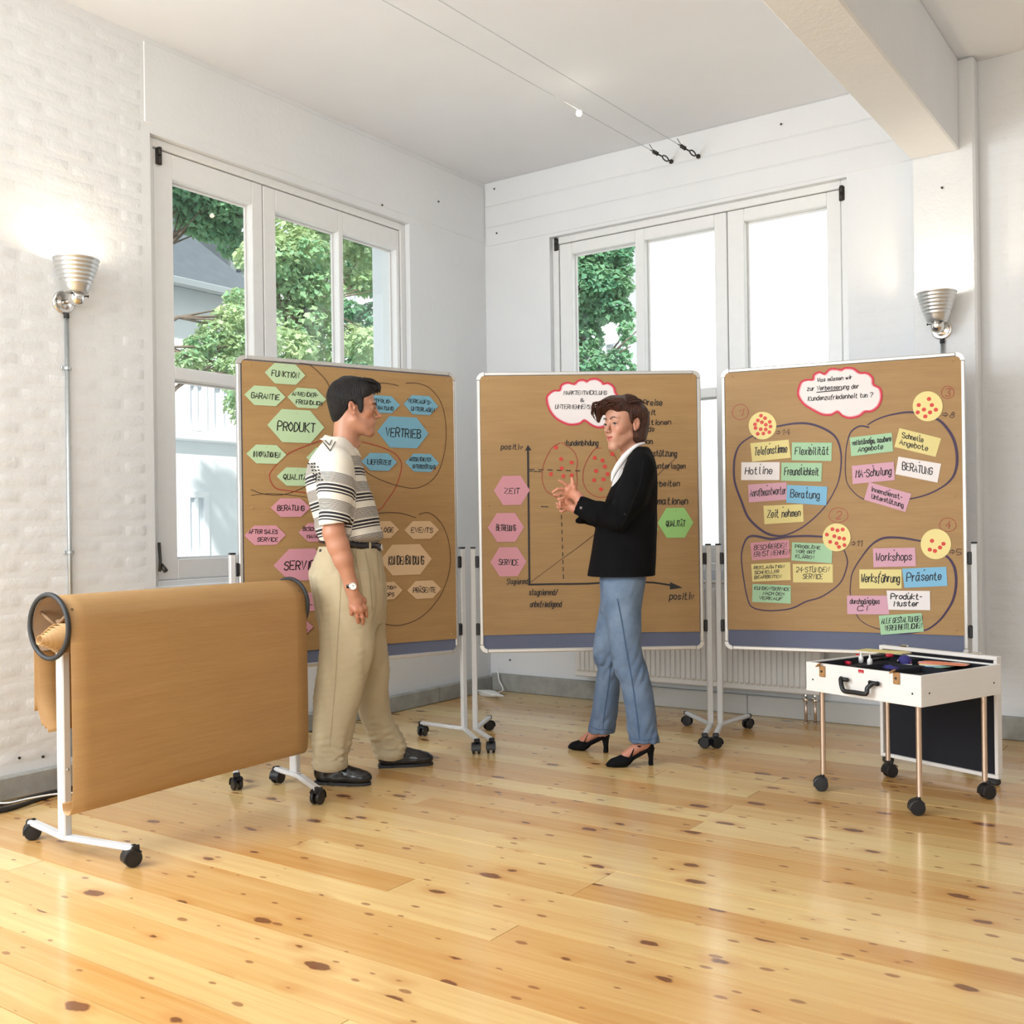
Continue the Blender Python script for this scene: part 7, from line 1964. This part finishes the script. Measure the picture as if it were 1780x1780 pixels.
# jeans
S = SDF((Q(1005, 1000, .2)[0], 4.72, .05), (Q(1165, 1000)[0], 5.36, 1.06), .0058)
jf = wave(51, 34, 5, .5); _jh = wave(52, 75, 3, 1.3); zk1 = Q(1080, 1160)[2]; jh = lambda x, y, z: (.6 - 2 * np.abs(_jh(x, y, z))) * (.5 + 1.6 * np.exp(-((z - zk1) / .07) ** 2) + 1.2 * np.exp(-((z - .16) / .06) ** 2))
S.loft(wf.secs([(960, 1046, 1124, 0, .135), (1000, 1042, 1122, 0, .16), (1040, 1044, 1115, 0, .155), (1065, 1044, 1112, 0, .11)]), 0)
S.loft(wf.secs([(1010, 1046, 1118, -.07, .09), (1041, 1048, 1113, -.075, .088), (1086, 1055, 1115, -.08, .085), (1130, 1061, 1117, -.085, .082), (1158, 1067, 1125, -.092, .080), (1196, 1081, 1134, -.102, .076), (1232, 1088, 1139, -.112, .076), (1260, 1091.5, 1142.5, -.118, .078), (1289, 1095.5, 1146, -.125, .080)]), .03)
S.loft(wf.secs([(1010, 1042, 1105, .07, .09), (1040, 1042.5, 1102, .08, .088), (1097, 1035, 1095, .10, .084), (1130, 1031.5, 1090, .11, .080), (1144, 1032, 1086, .12, .078), (1158, 1037, 1084, .125, .076), (1187, 1034, 1078, .14, .072), (1221, 1030, 1074, .155, .074), (1243, 1027, 1071, .165, .076), (1272, 1022.5, 1067, .175, .078)]), .012)
S.disp(lambda x, y, z: .0050 * jf(x, y, z) + .0026 * jh(x, y, z))
S.cone(Q(1121, 1262, -.122), Q(1122, 1300, -.128), .055, .060, 0, sub=True); S.cone(Q(1046, 1250, .172), Q(1045, 1285, .178), .050, .056, 0, sub=True)
V, F = S.mesh(1)
def mat_denim():
    k = N('blue_denim'); v = k.coord('Object'); at = k.n('ShaderNodeVertexColor'); at.layer_name = 'paint'
    n1_ = k.noise(v, 10, 4); n2_ = k.noise(k.coord('Object', (1, 1, .35)), 420, 3, .7)
    c = k.mix(k.math('MULTIPLY', n2_, .5), at.outputs[0], (.30, .38, .48)); c = k.mix(k.ramp(k.noise(v, 7, 5, .6), [(.35, 0.), (.65, .55)]), c, (.04, .075, .15))
    k.col(c); k.rough(.85); k.bump(k.math('ADD', n1_, k.math('MULTIPLY', n2_, .12)), .45, .004); return k.m
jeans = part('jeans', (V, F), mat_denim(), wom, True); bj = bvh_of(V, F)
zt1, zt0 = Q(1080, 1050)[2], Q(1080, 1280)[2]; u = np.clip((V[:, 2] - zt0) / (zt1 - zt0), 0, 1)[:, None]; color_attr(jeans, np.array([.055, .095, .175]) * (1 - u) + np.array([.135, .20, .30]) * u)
M_JSEAM = cloth('denim_seam', (.06, .10, .18), .3, 300)
seam('side_seam', bj, [(1073, 1040), (1080, 1075), (1089, 1130), (1098, 1180), (1104, 1220), (1109, 1260), (1112, 1287)], .0055, M_JSEAM, jeans, sub=10)
seam('inner_seam', bj, [(1062, 1150), (1058, 1190), (1052, 1230), (1048, 1268)], .0045, M_JSEAM, jeans)
seam('hem_stitch', bj, [(1097, 1283), (1110, 1286), (1128, 1286), (1144, 1281)], .0035, M_JSEAM, jeans); seam('hem_stitch', bj, [(1025, 1262), (1040, 1268), (1064, 1268)], .0035, M_JSEAM, jeans)
# heeled shoes
M_SUEDE = cloth('black_suede', (.005, .005, .006), .25, 500, .1, .8, 0)
for hl, to_ in SHO:
    h_, f, l, R = heel_frame(hl, to_); L = float(np.linalg.norm(np.array(to_) - np.array(hl)))
    S = SDF((-.03, -.06, -.005), (.26, .06, .15), .0030)
    k_ = L / .226
    S.chain([(.135, 0, .030), (.175, 0, .020), (.210, 0, .0095)], [.032, .026, .0085], 0, flat=(np.array([0, 0, 1.]), .85)); S.ell((.160, 0, .018), (.052, .036, .017), .015)
    S.cone((.020, 0, .080), (.135, 0, .020), .016, .014, .02, flat=(np.array([0, 1., 0]), 1.7))
    S.ell((.012, 0, .090), (.022, .027, .026), .012); S.cone((.030, 0, .095), (.12, 0, .045), .024, .018, .006, sub=True)
    S.cone((.035, 0, .125), (.035, 0, .10), .026, .022, .004, sub=True); S.cone((.045, 0, -.01), (.098, 0, -.012), .040, .022, .01, sub=True)
    S.plane((0, 0, .002), (0, 0, -1))
    V, F = S.mesh(1); V[:, 0] *= k_
    so_ = part('shoe', (h_ + V @ R, F), M_SUEDE, wom, True)
    g = G(); w0, w1 = .013, .010
    V = []
    for z, xa, xb, w in ((.085, -.010, .034, .020), (.06, -.006, .018, .014), (.03, -.004, .012, .0115), (0.001, -.004, .014, .012)): V += [h_ + f * xa + l * -w + UPV * z, h_ + f * xb + l * -w + UPV * z, h_ + f * xb + l * w + UPV * z, h_ + f * xa + l * w + UPV * z]
    g.add(V, [(i * 4 + j, i * 4 + (j + 1) % 4, i * 4 + (j + 1) % 4 + 4, i * 4 + j + 4) for i in range(3) for j in range(4)] + [(3, 2, 1, 0), (12, 13, 14, 15)]); part('heel', g, M_SUEDE, so_)
    for pts in ([(.118, -.034, .036), (.100, -.022, .078), (.080, .004, .100), (.058, .028, .096)], [(.112, .032, .038), (.092, .012, .083), (.066, -.022, .096), (.030, -.030, .088)]):
        V = []; Fc = []; C3 = catmull([h_ + f * a + l * b + UPV * c_ for a, b, c_ in pts], 5)
        for i, p in enumerate(C3):
            t = unit(C3[min(i + 1, len(C3) - 1)] - C3[max(i - 1, 0)]); nn = unit(p - (h_ + f * .05 + UPV * .06)); b = unit(np.cross(t, nn))
            for q, o_ in ((-.010, 0), (.010, 0), (.010, .0025), (-.010, .0025)): V.append(p + b * q + nn * (o_ + .001))
        for i in range(len(C3) - 1):
            for j in range(4): Fc.append((i * 4 + j, i * 4 + (j + 1) % 4, (i + 1) * 4 + (j + 1) % 4, (i + 1) * 4 + j))
        part('strap', (V, Fc), M_SUEDE, so_, True)
